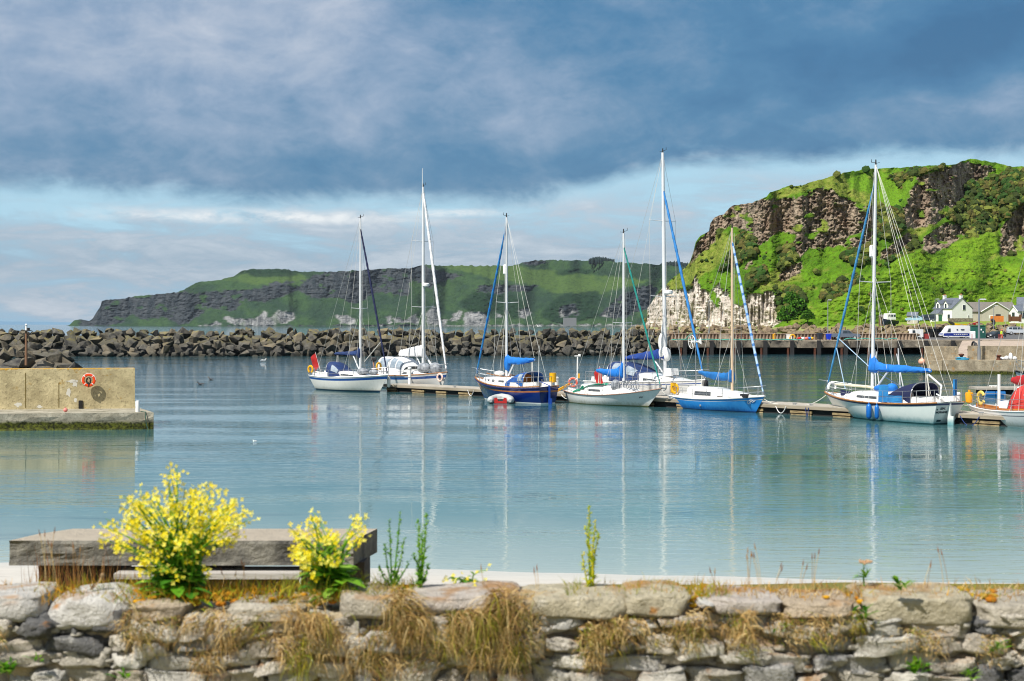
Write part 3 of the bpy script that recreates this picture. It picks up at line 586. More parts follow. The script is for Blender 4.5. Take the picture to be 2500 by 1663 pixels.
# bollards and oddments on the pier
def bollard(name, label, p, prof, mat, cat='bollard', bands=None, group=None):
    o = thing(name, label, cat, p, 0, group); mb = MB()
    mb.loft([[(r*math.cos(a), r*math.sin(a), z) for a in [2*math.pi*k/14 for k in range(14)]] for r, z in prof]); mb.build('post', mat, o, True)
    for z, r in (bands or []):
        b = MB(); b.loft([[(q*math.cos(a), q*math.sin(a), z+h) for a in [2*math.pi*k/14 for k in range(14)]] for q, h in ((r, -.03), (r, .03))]); b.build('band', M_steel, o)
    return o
p = WZ(306, 995.5, .832); bollard('mooring_bollard', 'rusty waisted mooring bollard at the foot of the pier wall', (p.x, p.y-.15, .832), [(.17, 0), (.15, .12), (.13, .3), (.17, .42), (.19, .45), (.15, .47)], M_rust)
p = WZ(336, 1006, .832); bollard('capped_post', 'short white cylindrical post on the pier corner', (p.x, p.y, .832), [(.105, 0), (.105, .52), (.09, .56), (.02, .57)], M_white, 'post')
p = WZ(160, 1006, .832); mb = MB(); mb.ball((0, 0, .1), (.11, .11, .10)); mb.tube([(0, 0, .19), (0, 0, .23)], .03); tag(mb.build('buoy', P('pink_plastic', S(240, 140, 130, .8), .5), None, True, (p.x, p.y, .832)), 'small pale pink buoy lying on the pier walkway', 'buoy')
p = WZ(356, 1009, .8); mb = MB(); mb.tube([(p.x-.4, p.y+.6, .85), (p.x, p.y, .86), (p.x+.02, p.y-.15, .6), (p.x+.05, p.y-.12, .3), (p.x+.15, p.y-.18, .02)], .022, 6); tag(mb.build('mooring_rope', P('green_rope', S(60, 96, 80, .7), .9), None, True), 'dark green rope trailing over the pier corner into the water', 'rope')
# beacon post on the left rocks
p = W(64, 878, 150); o = thing('beacon_post', 'thin rusty beacon pole with white lamp standing on the dark boulders', 'beacon', (p.x, p.y, p.z-.6)); mb = MB()
mb.bar((0, 0, 0), (0, 0, 3.6), .16, .12, 8); mb.build('pole', P('rusty_pole', S(150, 110, 80, .7), .8), o); mb = MB(); mb.box((0, 0, 3.65), (1.0, .5, .08)); mb.bar((.25, 0, 3.65), (.25, 0, 3.95), .14); mb.bar((-.1, 0, 3.65), (-.1, 0, 4.1), .05); mb.bar((0, 0, 2.9), (.7, 0, 3.62), .04); mb.build('platform', M_dark, o)
mb = MB(); mb.bar((0, 0, 3.69), (0, 0, 4.15), .13, .11); mb.ball((0, 0, 4.25), .13); mb.build('lamp', M_white, o, True)

# ---- far quay: a concrete deck on piles with a sheet-pile wall behind
q = thing('harbour_quay', 'long concrete quay on dark timber piles below the rock armour', 'quay', (60, 247, 0))
off = lambda p: (p[0]-60, p[1]-247, p[2])
mb = MB(); qx0, qx1 = at(1552, 245, 0).x, at(2345, 245, 0).x
slab(mb, [(qx0, 245), (at(2700, 245, 0).x, 245), (at(2740, 303, 0).x, 303), (qx0+2, 258)], 1.55, 2.45, O=off); mb.build('deck_slab', M_quay, q)
mb = MB(); x = qx0; k = 0
while x < qx1-.5:
    w_ = min(4.62, qx1-x); mb.box(off((x+w_/2, 244.9, 1.72+(.06 if k % 3 else -.02))), (w_-.07, .34, 1.1)); x += 4.62; k += 1
mb.build('fascia_beam', concrete('stained_concrete', S(168, 156, 138, .75), S(74, 70, 66, .7), None, None, None, .45), q)
mb = MB(); slab(mb, [(qx0, 248.8), (at(2420, 248, 0).x, 248.8), (at(2420, 248, 0).x, 250), (qx0, 250)], -1, 1.56, O=off); mb.build('rear_wall', P('shaded_void_wall', (.012, .013, .014), .9), q)  # near-black colour stands in for the shade of the void under the deck
for k in range(13):
    x = at(1672+65.5*(k-1), 244.4, 0).x; mb = MB(); mb.box(off((x, 244.45, 1.0)), (.62, .5, 2.9)); pl = mb.build('fender_pile', M_dark, q)
    mb = MB(); mb.box(off((x-.62, 244.9, .3)), (.32, .3, 1.6)); mb.build('steel_pile', M_rust, q)
mb = MB(); N = 320; xa, xb = at(1574, 254, 0).x, at(2236, 254, 0).x
for z in (0,):
    rows = [[off((xa+(xb-xa)*i/N, 254+(.16 if (i//2) % 2 else -.16), zz)) for i in range(N+1)] for zz in (2.45, 3.52)]
    mb.loft(rows, closed=False); mb.loft([[(p[0], p[1]+.5, p[2]) for p in r_] for r_ in rows], closed=False)
mb.box(off(((xa+xb)/2, 254.25, 3.54)), (xb-xa, .95, .10)); mb.build('sheet_pile_wall', P('sheet_pile_paint', S(186, 164, 142, .72), .8, S(150, 128, 110, .7), .8), q)
# coping block at the left end, and steps down
mb = MB(); slab(mb, [(at(1545, 246, 0).x, 245.5), (qx0+.02, 244.7), (qx0+.02, 256), (at(1540, 250, 0).x, 252)], -.5, 2.0, O=off); mb.build('end_block', M_quay, q)
# armour rock behind the quay
spots = []
for i in range(330):
    px = rnd.uniform(1545, 2250); j = rnd.random(); D = 257+j*20; zt = 2.8+j*1.9+rnd.uniform(-.3, .3)
    spots.append((at(px, D, zt), rnd.uniform(.55, 1.05)))
for i in range(150):
    px = rnd.uniform(2230, 2520); j = rnd.random(); spots.append((at(px, 300+j*14, 3.4+j*1.7), rnd.uniform(.5, .9)))
heap('rock_armour', spots, [rock_mesh(50+k, M_rock2) for k in range(8)])
# grassy apron between armour and hill, with the houses on it
xs = np.linspace(1540, 3000, 180); vv = np.linspace(0, 1, 26)[:, None]
fD = np.interp(xs, [1540, 2230, 2260, 3000], [262, 264, 312, 316]); fz = np.interp(xs, [1540, 2230, 2260, 3000], [3.2, 3.2, 4.2, 4.2]); bD = D0_r(xs)+2; bz = H-(base_r(xs)-HZ)/F*bD+.3
D = fD+(bD-fD)*vv; zz = fz+(bz-fz)*vv**.8+(fbm(np.repeat(xs[None], 26, 0)/16, vv*9, o=3)-.5)*.5*np.sin(vv*math.pi)
m_b2 = bpy.data.materials.new('verge_grass'); m_b2.use_nodes = True; nt = m_b2.node_tree; n = NT(nt); b = nt.nodes['Principled BSDF']; geo = n.new('ShaderNodeNewGeometry'); pos = geo.outputs['Position']
f = n.noise(pos, .22, 5, .6); c = n.mix(((f-.5)*4+.5).clamp(), S(110, 165, 30, .7), S(160, 150, 50, .65)); xx, yy, _ = n.sep(pos)
c = n.mix((1.0-xx.ss(62, 84))*((n.noise(pos, .5, 4, .6)-.42)*4).clamp(), c, S(190, 176, 150, .75))
n.lk(c, b.inputs['Base Color']); b.inputs['Roughness'].default_value = .95; n.lk(n.bump(n.noise(pos, 1.2, 4, .7), .8, .3), b.inputs['Normal'])
o = grid('grass_bank', (xs-CX)/F*D, D, zz, m_b2)
def apron_z(px, D):
    i = np.interp(px, xs, np.arange(len(xs))); i = int(round(i)); return float(np.interp(D, (fD+(bD-fD)*vv)[:, i], zz[:, i]))
# asphalt and slipway on the right
m_as = P('asphalt', (.075, .075, .08), .9, (.11, .11, .11), .4, bs=3, bd=.01)
mb = MB(); mb.add([at(2240, 256, 2.456), at(2800, 256, 2.46), at(2800, 316, 4.1), at(2240, 314, 4.0), at(2240, 300, 2.9), at(2800, 300, 3.12)], [(0, 1, 5, 4), (4, 5, 2, 3)]); tag(mb.build('road', m_as), kind='structure')
mb = MB(); mb.add([at(2350, 249.6, 2.47), at(2820, 249.6, 2.47), at(2820, 262, 2.47), at(2445, 262, 2.47), at(2320, 170, .2), at(2820, 170, .9)], [(0, 4, 5, 1), (0, 1, 2, 3)]); tag(mb.build('slipway', M_slip), kind='structure')

# ---- masonry pier on the right
q = thing('masonry_pier', 'two tiered stone harbour pier with broken parapet on the right', 'pier', (45, 150, 0)); off = lambda p: (p[0]-45, p[1]-150, p[2])
mb = MB(); slab(mb, [(at(2308, 148, 0).x, 148.2), (at(2800, 146, 0).x, 145), (at(2800, 158, 0).x, 160), (at(2262, 158, 0).x, 158)], -1, 1.46, O=off)
slab(mb, [(at(2256, 150, 0).x, 150.3), (at(2302, 149, 0).x, 149.2), (at(2306, 153, 0).x, 155), (at(2262, 153, 0).x, 155)], -1, 1.40, O=off); mb.build('quay_block', M_stone, q)
mb = MB(); slab(mb, [(at(2256, 151, 0).x, 151), (at(2340, 151, 0).x, 151), (at(2340, 152, 0).x, 152.5), (at(2262, 152, 0).x, 152.5)], 1.38, 2.86, O=off); mb.build('parapet', M_stone, q)
mb = MB(); slab(mb, [(at(2362, 151, 0).x, 151), (at(2800, 151, 0).x, 151), (at(2800, 152.5, 0).x, 152.5), (at(2364, 152.5, 0).x, 152.5)], 1.461, 2.90, O=off); mb.build('parapet', M_stone, q)
p = at(2347, 149.5, 1.461); bollard('mooring_bollard', 'dark rusty bollard in the gap of the stone parapet', p, [(.22, 0), (.18, .2), (.16, .4), (.3, .5), (.28, .62), (.1, .66)], M_rust)
p = at(2438, 149, 1.461); bollard('mooring_bollard', 'red brown bollard on the right pier beside white sacks', p, [(.26, 0), (.2, .15), (.19, .34), (.3, .42), (.28, .52), (.1, .55)], M_rust)
mb = MB()
for dx, w_, h_ in ((0, .4, .3), (.5, .35, .42), (.95, .3, .72), (1.35, .35, .35)): mb.ball((dx, rnd.uniform(-.1, .1), h_*.45), (w_*.7, .3, h_*.6), 9, 6)
tag(mb.build('sack_pile', P('white_sacking', (.75, .76, .78), .8, (.6, .62, .66), 4.0), None, True, at(2446, 149.6, 1.461)), 'heap of white sacks on the right stone pier', 'sack')
mb = MB()
for k in range(5): mb.ring((rnd.uniform(-.5, .5), rnd.uniform(-.3, .3), .06+.05*k), rnd.uniform(.35, .75), .05, 'z', 20, 6)
tag(mb.build('rope_heap', P('blue_rope', S(60, 160, 200, .75), .8), None, True, at(2352, 148.9, 1.461)), 'loose coil of light blue rope around the dark bollard', 'rope')
tag(MB().ball((0, 0, 0), (.36, .36, .36), 14, 10).tube([(0, 0, .34), (0, 0, .46)], .06).build('buoy', P('peach_plastic', S(250, 180, 150, .8), .5), None, True, at(2250.5, 149.9, 1.25)), 'round peach mooring buoy hanging on the pier end', 'buoy')
mb = MB(); mb.ring((0, 0, .45), .62, .11, 'x', 20, 8); mb.ring((.3, .3, .42), .5, .1, 'x', 20, 8); mb.bar((-.7, 0, .2), (.7, .2, .3), .07); mb.bar((-.6, .1, .6), (.7, .2, .55), .06)
tag(mb.build('tyre_stack', M_black, None, True, at(2377, 156, 2.2)), 'black tyres and scrap lying behind the stone parapet', 'tyre')

# ---- street lamps
def lamp(label, p, h, arm=.7, thick=.09):
    o = thing('street_lamp', label, 'street lamp', p, 0, 'street lamps around the harbour'); mb = MB(); mb.bar((0, 0, 0), (0, 0, 1.2), thick*1.5, thick*1.5, 8); mb.bar((0, 0, 1.2), (0, 0, h), thick, thick*.65, 8); mb.build('pole', M_steel, o, True)
    mb = MB(); mb.bar((0, 0, h), (arm, 0, h+.06), thick*.6, thick*.5, 6); mb.build('arm', M_steel, o); mb = MB(); mb.box((arm+.05, 0, h+.04), (.7, .3, .12), tp=.7); mb.build('lamp_head', P('lamp_head_grey', S(200, 204, 206, .8), .5), o)
lamp('tall grey lamp post standing on the stone pier', at(2390, 150.2, 1.461), 6.35, .35, .13)
lamp('lamp post in front of the white cottage', at(2283, 300, 3.9), 6.6, .5)
lamp('lamp post behind the dark parked car by the grey hall', at(2426, 308, 4.2), 5.0, .5)
lamp('slim lamp post by the rock armour behind the pickup', at(2021, 258, 2.9), 6.7, .3)
lamp('slim lamp post in front of the white limestone cliff', at(1731, 258, 2.9), 6.5, .3)

# ================================================================ PONTOON AND BOATS
PA, PB = Vector((-5.41, 105.6)), Vector((23.6, 73.7))           # two points of the pontoon's near edge
PE = (PB-PA).normalized(); PN = Vector((-PE.y, PE.x)); PN = PN if PN.y > 0 else -PN     # along it, and away from the camera
def pon(t, off=0.0, z=0.0): q = PA+PE*t+PN*off; return Vector((q.x, q.y, z))
def pon_px(px, off=0.0):                                        # distance along the pontoon seen at column px
    k = (px-CX)/F; a = PA+PN*off; return -(a.x-k*a.y)/(PE.x-k*PE.y)
M_deck = P('pontoon_boards', S(206, 198, 184, .72), .8, S(168, 160, 146, .7), 2.5, bs=9, bd=.01)
M_float = P('weathered_float', S(200, 176, 130, .7), .85, S(110, 90, 60, .7), 2.2, streak=(1, 1, 6), bs=12, bd=.02)
rzp = math.atan2(PE.y, PE.x)
t0, t1 = pon_px(936), pon_px(2520)
pt = thing('floating_pontoon', 'long weathered floating pontoon walkway the yachts lie alongside', 'pontoon', pon((t0+t1)/2), rzp)
L_ = t1-t0; mb = MB(); x = -L_/2
while x < L_/2-.3: mb.box((x+.155, 1.15, .53), (.295, 2.3, .06)); x += .306
mb.build('walkway', M_deck, pt)
mb = MB()
for y_ in (.03, 2.27): mb.box((0, y_, .43), (L_, .08, .17))
mb.build('edge_beam', P('grey_timber', S(190, 178, 156, .7), .85, S(140, 128, 110, .7), 1.5, streak=(.3, 4, 4)), pt)
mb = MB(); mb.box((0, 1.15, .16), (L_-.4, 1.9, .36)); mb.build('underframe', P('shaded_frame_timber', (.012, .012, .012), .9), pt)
x = -L_/2+.9; k = 0
while x < L_/2-1:
    w_ = 1.5 if k % 2 else 1.2; mb = MB(); mb.box((x, 1.15, .17), (w_, 2.16, .13)); mb.box((x, 1.15, -.10), (w_*.96, 2.1, .30)); mb.build('float', M_float, pt); x += 2.75 if k % 3 else 3.3; k += 1
def on_pontoon(px, off): p = pon(pon_px(px, off), off); return (p.x, p.y, .562)
def pedestal(px, off, h, r, label):
    o = thing('service_pedestal', label, 'pedestal', on_pontoon(px, off), 0, 'white posts on the pontoon'); mb = MB()
    mb.loft([[(q*math.cos(a), q*math.sin(a), z) for a in [2*math.pi*k/14 for k in range(14)]] for q, z in ((r, 0), (r, h*.93), (r*1.08, h*.93), (r*1.08, h), (r*.6, h+.05))]); mb.build('post', M_white, o, True)
    mb = MB(); mb.loft([[(r*1.03*math.cos(a), r*1.03*math.sin(a), z) for a in [2*math.pi*k/14 for k in range(14)]] for z in (h*.86, h*.90)]); mb.loft([[(r*1.03*math.cos(a), r*1.03*math.sin(a), z) for a in [2*math.pi*k/14 for k in range(14)]] for z in (h*.40, h*.44)]); mb.build('steel_band', M_steel, o)
pedestal(1000, 1.2, 1.28, .12, 'white cylindrical post on the pontoon in front of the yacht with white canopy')
pedestal(1359, 1.7, .95, .14, 'white banded post on the pontoon between the navy and white yachts')
pedestal(2338, 1.0, 1.0, .15, 'stout white pile behind the stern of the pale green hulled yacht')
pedestal(2331, 2.0, 1.35, .11, 'slim white pile just left of the stout one behind the pale hull')
# sloping yellow ladder, lifebuoy post
p0, p1_ = on_pontoon(1356, .6), on_pontoon(1393, .8); mb = MB()
for dy in (-.2, .2): mb.tube([(p0[0]+dy*.6, p0[1]+dy, p0[2]+.03), (p1_[0]+dy*.6, p1_[1]+dy, p1_[2]+.62)], .045, 6)
for k in range(6):
    a = Vector(p0).lerp(Vector((p1_[0], p1_[1], p1_[2]+.6)), (k+.5)/6); mb.bar(a-Vector((.12, .2, 0)), a+Vector((.12, .2, 0)), .03)
tag(mb.build('ladder', M_yellow), 'yellow ladder sloping up from the pontoon to the lifebuoy post', 'ladder')
c = on_pontoon(1399, .8); lifebuoy('lifebuoy', 'faded red lifebuoy on the pontoon post beside the yellow ladder', (c[0], c[1], 1.28), .27, .075, Matrix.Rotation(-.3, 3, 'Z'), P('faded_red', S(226, 100, 76, .85), .5))
o = thing('lifebuoy_post', 'white post with a small gull shaped bar rising beside the red lifebuoy', 'post', on_pontoon(1409, 1.0)); mb = MB(); mb.bar((0, 0, 0), (.03, 0, 2.45), .05, .045); mb.build('post', M_white, o); mb = MB(); mb.box((.03, 0, 2.5), (.42, .12, .06)); mb.ball((.16, 0, 2.57), (.1, .06, .05), 8, 6); mb.build('cross_bar', M_white, o); mb = MB(); mb.box((.12, 0, 1.15), (.1, .1, .32)); mb.build('light_box', M_yellow, o)
for px, a in ((1500, 0), (1980, 0), (1110, 0), (1940, 0), (2395, 0)):
    q = on_pontoon(px, .12); mb = MB(); mb.bar((-.16, 0, .1), (.16, 0, .1), .025); mb.bar((-.06, 0, 0), (-.06, 0, .1), .025); mb.bar((.06, 0, 0), (.06, 0, .1), .025); tag(mb.build('cleat', M_steel, None, False, q, (0, 0, rzp)), 'small steel mooring cleat on the pontoon edge', 'cleat', 'cleats along the pontoon')
for (pxa, pxb, sag, col, lab) in ((1143, 1158, .42, M_white, 'white rope looping off the pontoon beside the navy yacht'), (1372, 1398, .25, M_white, 'pale rope slung under the pontoon edge by the white yacht'), (1895, 1920, .4, M_white, 'white rope looping off the pontoon ahead of the bright blue yacht'), (1968, 1975, .55, P('navy_rope', S(40, 70, 140, .7), .9), 'blue rope hanging from the pontoon before the pale green hull'), (2345, 2392, .5, MATS['navy_rope'], 'dark blue rope drooping below the pontoon at the far right')):
    ta, tb = pon_px(pxa), pon_px(pxb); mb = MB(); mb.tube([pon(ta+(tb-ta)*u, -.05, .45-sag*4*u*(1-u)) for u in np.linspace(0, 1, 10)], .022, 5); tag(mb.build('mooring_rope', col), lab, 'rope')

GEL = lambda name, c, c2=None, r=.22: P(name, c, r, c2, .9, .7, coat=.3)
def hull_paint(name, c, c2, r=.25, grime=.6, gcol=(.33, .30, .20)):
    m = bpy.data.materials.new(name); m.use_nodes = True; nt = m.node_tree; n = NT(nt); b = nt.nodes['Principled BSDF']; tc = n.new('ShaderNodeTexCoord'); v = tc.outputs['Object']; _, _, z = n.sep(v)
    f = n.noise(v, 1.1, 5, .6); st = n.noise(n.scale(v, (3.5, 3.5, .25)), 1.6, 5, .65); k = n.mix(((f-.5)*3+.5).clamp()*.8, c, c2); k = n.mix(((st-.52)*4).clamp()*.30, k, tuple(q*.62 for q in c2)); k = n.mix((1.0-(z+(st-.5)*.5).ss(.0, .38))*grime, k, gcol)
    n.lk(k, b.inputs['Base Color']); n.lk(r+.25*f, b.inputs['Roughness']); MATS[name] = m; return m
M_gel = GEL('white_gelcoat', (.82, .81, .78), (.76, .76, .74)); M_alu = P('mast_aluminium', (.74, .75, .76), .35, (.66, .67, .68), 1.0, metal=.15)
M_wire = P('rigging_wire', (.50, .50, .48), .45); M_rope = P('pale_rope', (.70, .68, .62), .8); M_teak = P('teak', S(190, 130, 70, .75), .6, S(140, 90, 50, .75), 3.0, streak=(1, 6, 6))
M_varn = P('varnished_board', S(206, 128, 40, .8), .35, S(170, 96, 30, .8), 3.0, streak=(4, 4, 1)); M_win = P('smoked_window', (.03, .035, .04), .1, (.12, .13, .14), 3.0, .7); M_clear = P('clear_vinyl', (.34, .39, .44), .15, (.20, .25, .30), 2.5, contrast=4)
M_blue = P('blue_canvas', S(22, 128, 222, .85), .75, S(12, 100, 186, .85), 2.0, bs=5, bd=.03); M_navy = P('navy_canvas', S(24, 60, 120, .75), .75, S(18, 40, 84, .75), 2.5, bs=5, bd=.03)
M_dnavy = P('dark_navy_canvas', S(16, 30, 76, .75), .8); M_sky = P('azure_canvas', S(40, 144, 208, .8), .75, S(20, 100, 168, .8), 2.0, bs=5, bd=.03); M_wcan = P('white_canvas', (.74, .74, .74), .8, (.62, .63, .65), 2.0, bs=4, bd=.04)
M_green = P('green_canvas', S(20, 160, 124, .8), .75, S(10, 124, 100, .8), 3.0, bs=5, bd=.04); M_grey = P('silver_cover', S(170, 176, 184, .75), .5, S(110, 116, 124, .75), 4.0, bs=7, bd=.04, contrast=4)

class Yacht:
    def __init__(s, label, bow, stern, D, L, B, zs, ob, os_, tr, mats, fr, near_bow, name='sailing_yacht', fin=.36):
        s.L, s.B, s.zs, s.ob, s.os, s.tr = L, B, zs, ob, os_, tr
        best = None
        for th in np.radians(np.arange(-88, 88.1, .5)):         # heading so that bow and stern fall on their columns
            d = math.copysign(1, bow-stern); hx, hy = d*math.cos(th), math.sin(th)*(-1 if near_bow else 1)
            if th < 0: continue
            k = ((bow+stern)/2-CX)/F; xc = k*D
            f = lambda q: CX+F*(xc+q*hx*L/2)/(D+q*hy*L/2)
            e = abs((f(1)-f(-1))-(bow-stern))
            if best is None or e < best[0]: best = (e, hx, hy, xc+((bow+stern)/2-(f(1)+f(-1))/2)*D/F)
        _, hx, hy, xc = best; s.D = D; s.h = (hx, hy)
        s.o = thing(name, label, 'sailing boat' if name == 'sailing_yacht' else 'boat', (xc, D, 0), math.atan2(hy, hx), 'boats moored at the pontoon')
        s.M = Matrix.Translation((xc, D, 0)) @ Matrix.Rotation(math.atan2(hy, hx), 4, 'Z'); s.side = -1 if (hx*0+(-hy)*0+math.cos(math.atan2(hy, hx))) > 0 else 1   # the local side that faces the camera
        s.hull(mats, fr)
    def hb(s, q):
        if q < .42: k = s.tr+(1-s.tr)*math.sin(math.pi/2*q/.42)**.9
        else: k = 1-((q-.42)/.58)**2.3
        return max(.012, s.B/2*k)
    def sheer(s, q):
        a, m, b_ = s.zs; c = 2*(a+b_-2*m); return a+(-3*a+4*m-b_)*q+c*q*q
    def xd(s, q): return -s.L/2+s.L*q
    def pt(s, q, side, z=None, out=0.0, ins=1.0):             # a point at deck level (z above the deck)
        return Vector((s.xd(q), side*(s.hb(q)*ins+out), s.sheer(q)+(z or 0)))
    def hp(s, q, f, side, out=0.0):                           # a point on the topsides; f counts from waterline to sheer
        z0 = -.35; zz = f*s.sheer(q) if f >= 0 else -f*z0*-1 if False else (f*.35 if f < 0 else 0)
        t = (zz+.35)/(s.sheer(q)+.35); p = .24+.42*max(0, (q-.35)/.65)**2
        y_ = s.hb(q)*max(0, t)**p; ff = max(-.3, f)
        xw = -s.L/2+s.os+(s.L-s.os-s.ob)*q; x = xw+(s.xd(q)-xw)*ff
        return Vector((x, side*(y_+out), zz))
    def hull(s, mats, fr):
        lv = [-1, -.25] + fr['lv']; mi = [1]+fr['mi']; N = 30; qs = [i/N for i in range(N+1)]; vs, fs, ms = [], [], []
        for q in qs:
            for sd in (1, -1):
                for f in lv: vs.append(s.hp(q, f, sd))
        n_ = len(lv)
        for i in range(N):
            for sd in (0, 1):
                for j in range(n_-1):
                    a = (i*2+sd)*n_+j; b_ = a+2*n_; fs.append((a, b_, b_+1, a+1) if sd == 0 else (a, a+1, b_+1, b_)); ms.append(mi[j])
        for j in range(n_-1): fs.append((j, j+1, n_+j+1, n_+j)); ms.append(mi[j] if fr.get('transom') is None else (fr['transom'] if lv[j] >= .1 else mi[j]))
        mb = MB(); mb.v, mb.f, mb.m = vs, fs, ms; s.hullo = mb.build('hull', mats, s.o, True)
        mb = MB(); rows = [[s.pt(q, 1, -.015), Vector((s.xd(q), s.hb(q)*.5, s.sheer(q)+.03)), Vector((s.xd(q), 0, s.sheer(q)+.05)), Vector((s.xd(q), -s.hb(q)*.5, s.sheer(q)+.03)), s.pt(q, -1, -.015)] for q in qs]
        mb.loft(rows, closed=False); mb.build('deck', M_gel, s.o, True)
    def rail(s, mat, r=.03, q0=0, q1=1, z=.02, name='toe_rail', out=0.0):
        mb = MB()
        for sd in (1, -1): mb.tube([s.pt(q, sd, z, out) for q in np.linspace(q0, q1, 26)], r, 6)
        return mb.build(name, mat, s.o)
    def band(s, f0, f1, mat, q0=0, q1=1, out=.012, name='stripe'):
        mb = MB()
        for sd in (1, -1): mb.loft([[s.hp(q, f0, sd, out), s.hp(q, f1, sd, out)] for q in np.linspace(q0, q1, 26)], closed=False)
        return mb.build(name, mat, s.o, True)
    def cabin(s, q0, q1, w, prof, mat=None, name='cabin', wins=(), tz=.82):
        """coachroof between two stations; prof is height against 0 (aft) to 1 (fore)"""
        us = np.linspace(0, 1, 15); rows = []; P_ = np.array(prof)
        def sec(u):
            q = q0+(q1-q0)*u; W_ = s.hb(q)*w; h = float(np.interp(u, P_[:, 0], P_[:, 1])); return s.xd(q), W_, s.sheer(q), h
        for u in us:
            x, W_, z, h = sec(u); rows.append([(x, W_, z-.02), (x, W_*.92, z+h*.72), (x, W_*tz, z+h*.93), (x, W_*.4, z+h*1.03), (x, -W_*.4, z+h*1.03), (x, -W_*tz, z+h*.93), (x, -W_*.92, z+h*.72), (x, -W_, z-.02)])
        mb = MB(); mb.loft(rows); c = mb.build(name, mat or M_gel, s.o, True)
        for (a, b_, lo, hi, wm) in wins:
            for sd in (1, -1):
                mb = MB(); top, bot = [], []
                for u in np.linspace(a, b_, 5):
                    x, W_, z, h = sec(u)
                    g = lambda k: (x, sd*(W_-(W_*.08)*k/.72+.012), z+h*k)
                    bot.append(g(lo)); top.append(g(hi))
                mb.loft([[p_, q_] for p_, q_ in zip(bot, top)], closed=False); mb.build('window', wm or M_win, c)
        return c
    def mast(s, q, top, mat=None, r=.085, spread=(.5,), sl=.85, rake=0.0, wires=True, aft=True, fore=None, roll=None, lower=True, whip=None, radar=None, refl=None, base=.5):
        x = s.xd(q); mat = mat or M_alu; s.mx = x; s.mt = Vector((x+rake, 0, top)); z0 = s.sheer(q)+.02; at_ = lambda z: Vector((x+rake*(z-z0)/(top-z0), 0, z)); s.at = at_
        mb = MB(); mb.tube([at_(z0), at_(top*.7), at_(top)], [r, r*.95, r*.72], 10); m = mb.build('mast', mat, s.o, True)
        tips = []
        for k in spread:
            z = z0+(top-z0)*k; mb = MB()
            for sd in (1, -1): mb.bar(at_(z), at_(z)+Vector((-.1, sd*sl, .05)), .03, .022, 6)
            mb.build('spreader', mat, m); tips.append(z)
        mb = MB(); p = s.mt; mb.bar(p, p+Vector((0, 0, .28)), .045, .035, 6); mb.bar(p+Vector((0, 0, .1)), p+Vector((.32, .02, .16)), .02, .012, 5); mb.bar(p+Vector((.32, .02, .16)), p+Vector((.32, .02, .34)), .02, .01, 5); mb.bar(p+Vector((0, 0, .06)), p+Vector((-.3, 0, .10)), .014, .012, 5); mb.build('masthead_gear', M_dark, m)
        if whip: mb = MB(); mb.bar(p+Vector((-.12, 0, 0)), p+Vector((-.12, 0, whip)), .028, .02, 6); mb.build('aerial', M_white, m)
        if refl: mb = MB(); c = at_(refl)+Vector((r*1.6*s.h[0]/abs(s.h[0])*(-1 if refl > 0 else 1)*0+r*2.0*(s.rs if hasattr(s, 'rs') else 1), 0, 0)); mb.loft([[(c.x+q_*math.cos(a), c.y+q_*math.sin(a), c.z+h_) for a in [2*math.pi*k/10 for k in range(10)]] for q_, h_ in ((.08, 0), (.14, .06), (.14, .62), (.08, .68))]); mb.build('radar_reflector', M_white, m, True)
        if radar: mb = MB(); c = at_(radar)+Vector((.38, 0, 0)); mb.loft([[(c.x+q_*math.cos(a), c.y+q_*math.sin(a), c.z+h_) for a in [2*math.pi*k/14 for k in range(14)]] for q_, h_ in ((.24, 0), (.31, .05), (.31, .20), (.2, .27))]); mb.bar(at_(radar-.03), c, .05); mb.build('radar_dome', M_white, m, True)
        mb = MB(); w_ = .0125
        for sd in (1, -1):
            foot = s.pt(q-.01, sd, .02, -.05); pts = [foot]
            for z in tips: pts.append(at_(z)+Vector((-.1, sd*sl, .05)))
            mb.tube(pts+[s.mt-Vector((0, 0, .15))], w_, 4)
            if lower and tips:
                mb.bar(s.pt(q-.09, sd, .02, -.05), at_(tips[0]-.1), w_, n=4); mb.bar(s.pt(q+.07, sd, .02, -.05), at_(tips[0]-.1), w_*.8, n=4)
        if aft: mb.bar(s.mt, Vector((s.xd(.01), 0, s.sheer(0)+.05)) if aft is True else aft, w_, n=4)
        if fore: mb.bar(s.at(fore), Vector((s.xd(.93), 0, s.sheer(.93)+.05)), w_, n=4)
        for k, dx in enumerate((.13, -.12, .2)): mb.bar(at_(top*.97)+Vector((dx*.5, .04*k, 0)), at_(z0+.9)+Vector((dx, .05*k, 0)), w_*.7, n=4)
        mb.build('rigging', M_wire, s.o)
        if roll:                                              # furled headsail: (height on the mast, radius, colours)
            zt, rr, ms = roll; a = at_(zt); b_ = Vector((s.xd(.985), 0, s.sheer(.985)+.25)); mb = MB(); N = 60
            ring = []; u_ = (b_-a).normalized(); e1 = u_.cross(Vector((0, 1, 0))).normalized(); e2 = u_.cross(e1)
            for i in range(N+1):
                c = a.lerp(b_, i/N); q_ = rr*(.62+.5*math.sin(math.pi*min(1, i/N*1.05))**.6)*(1+.12*math.sin(i*1.7)); ring.append([c+(e1*math.cos(t)+e2*math.sin(t))*q_ for t in [2*math.pi*k/8+i*.35 for k in range(8)]])
            for i in range(N): mb.loft([ring[i], ring[i+1]], cap=(i in (0, N-1)), mi=(1 if len(ms) > 1 and i % 4 == 1 else 0))
            mb.build('furled_headsail', ms, s.o, 'all')
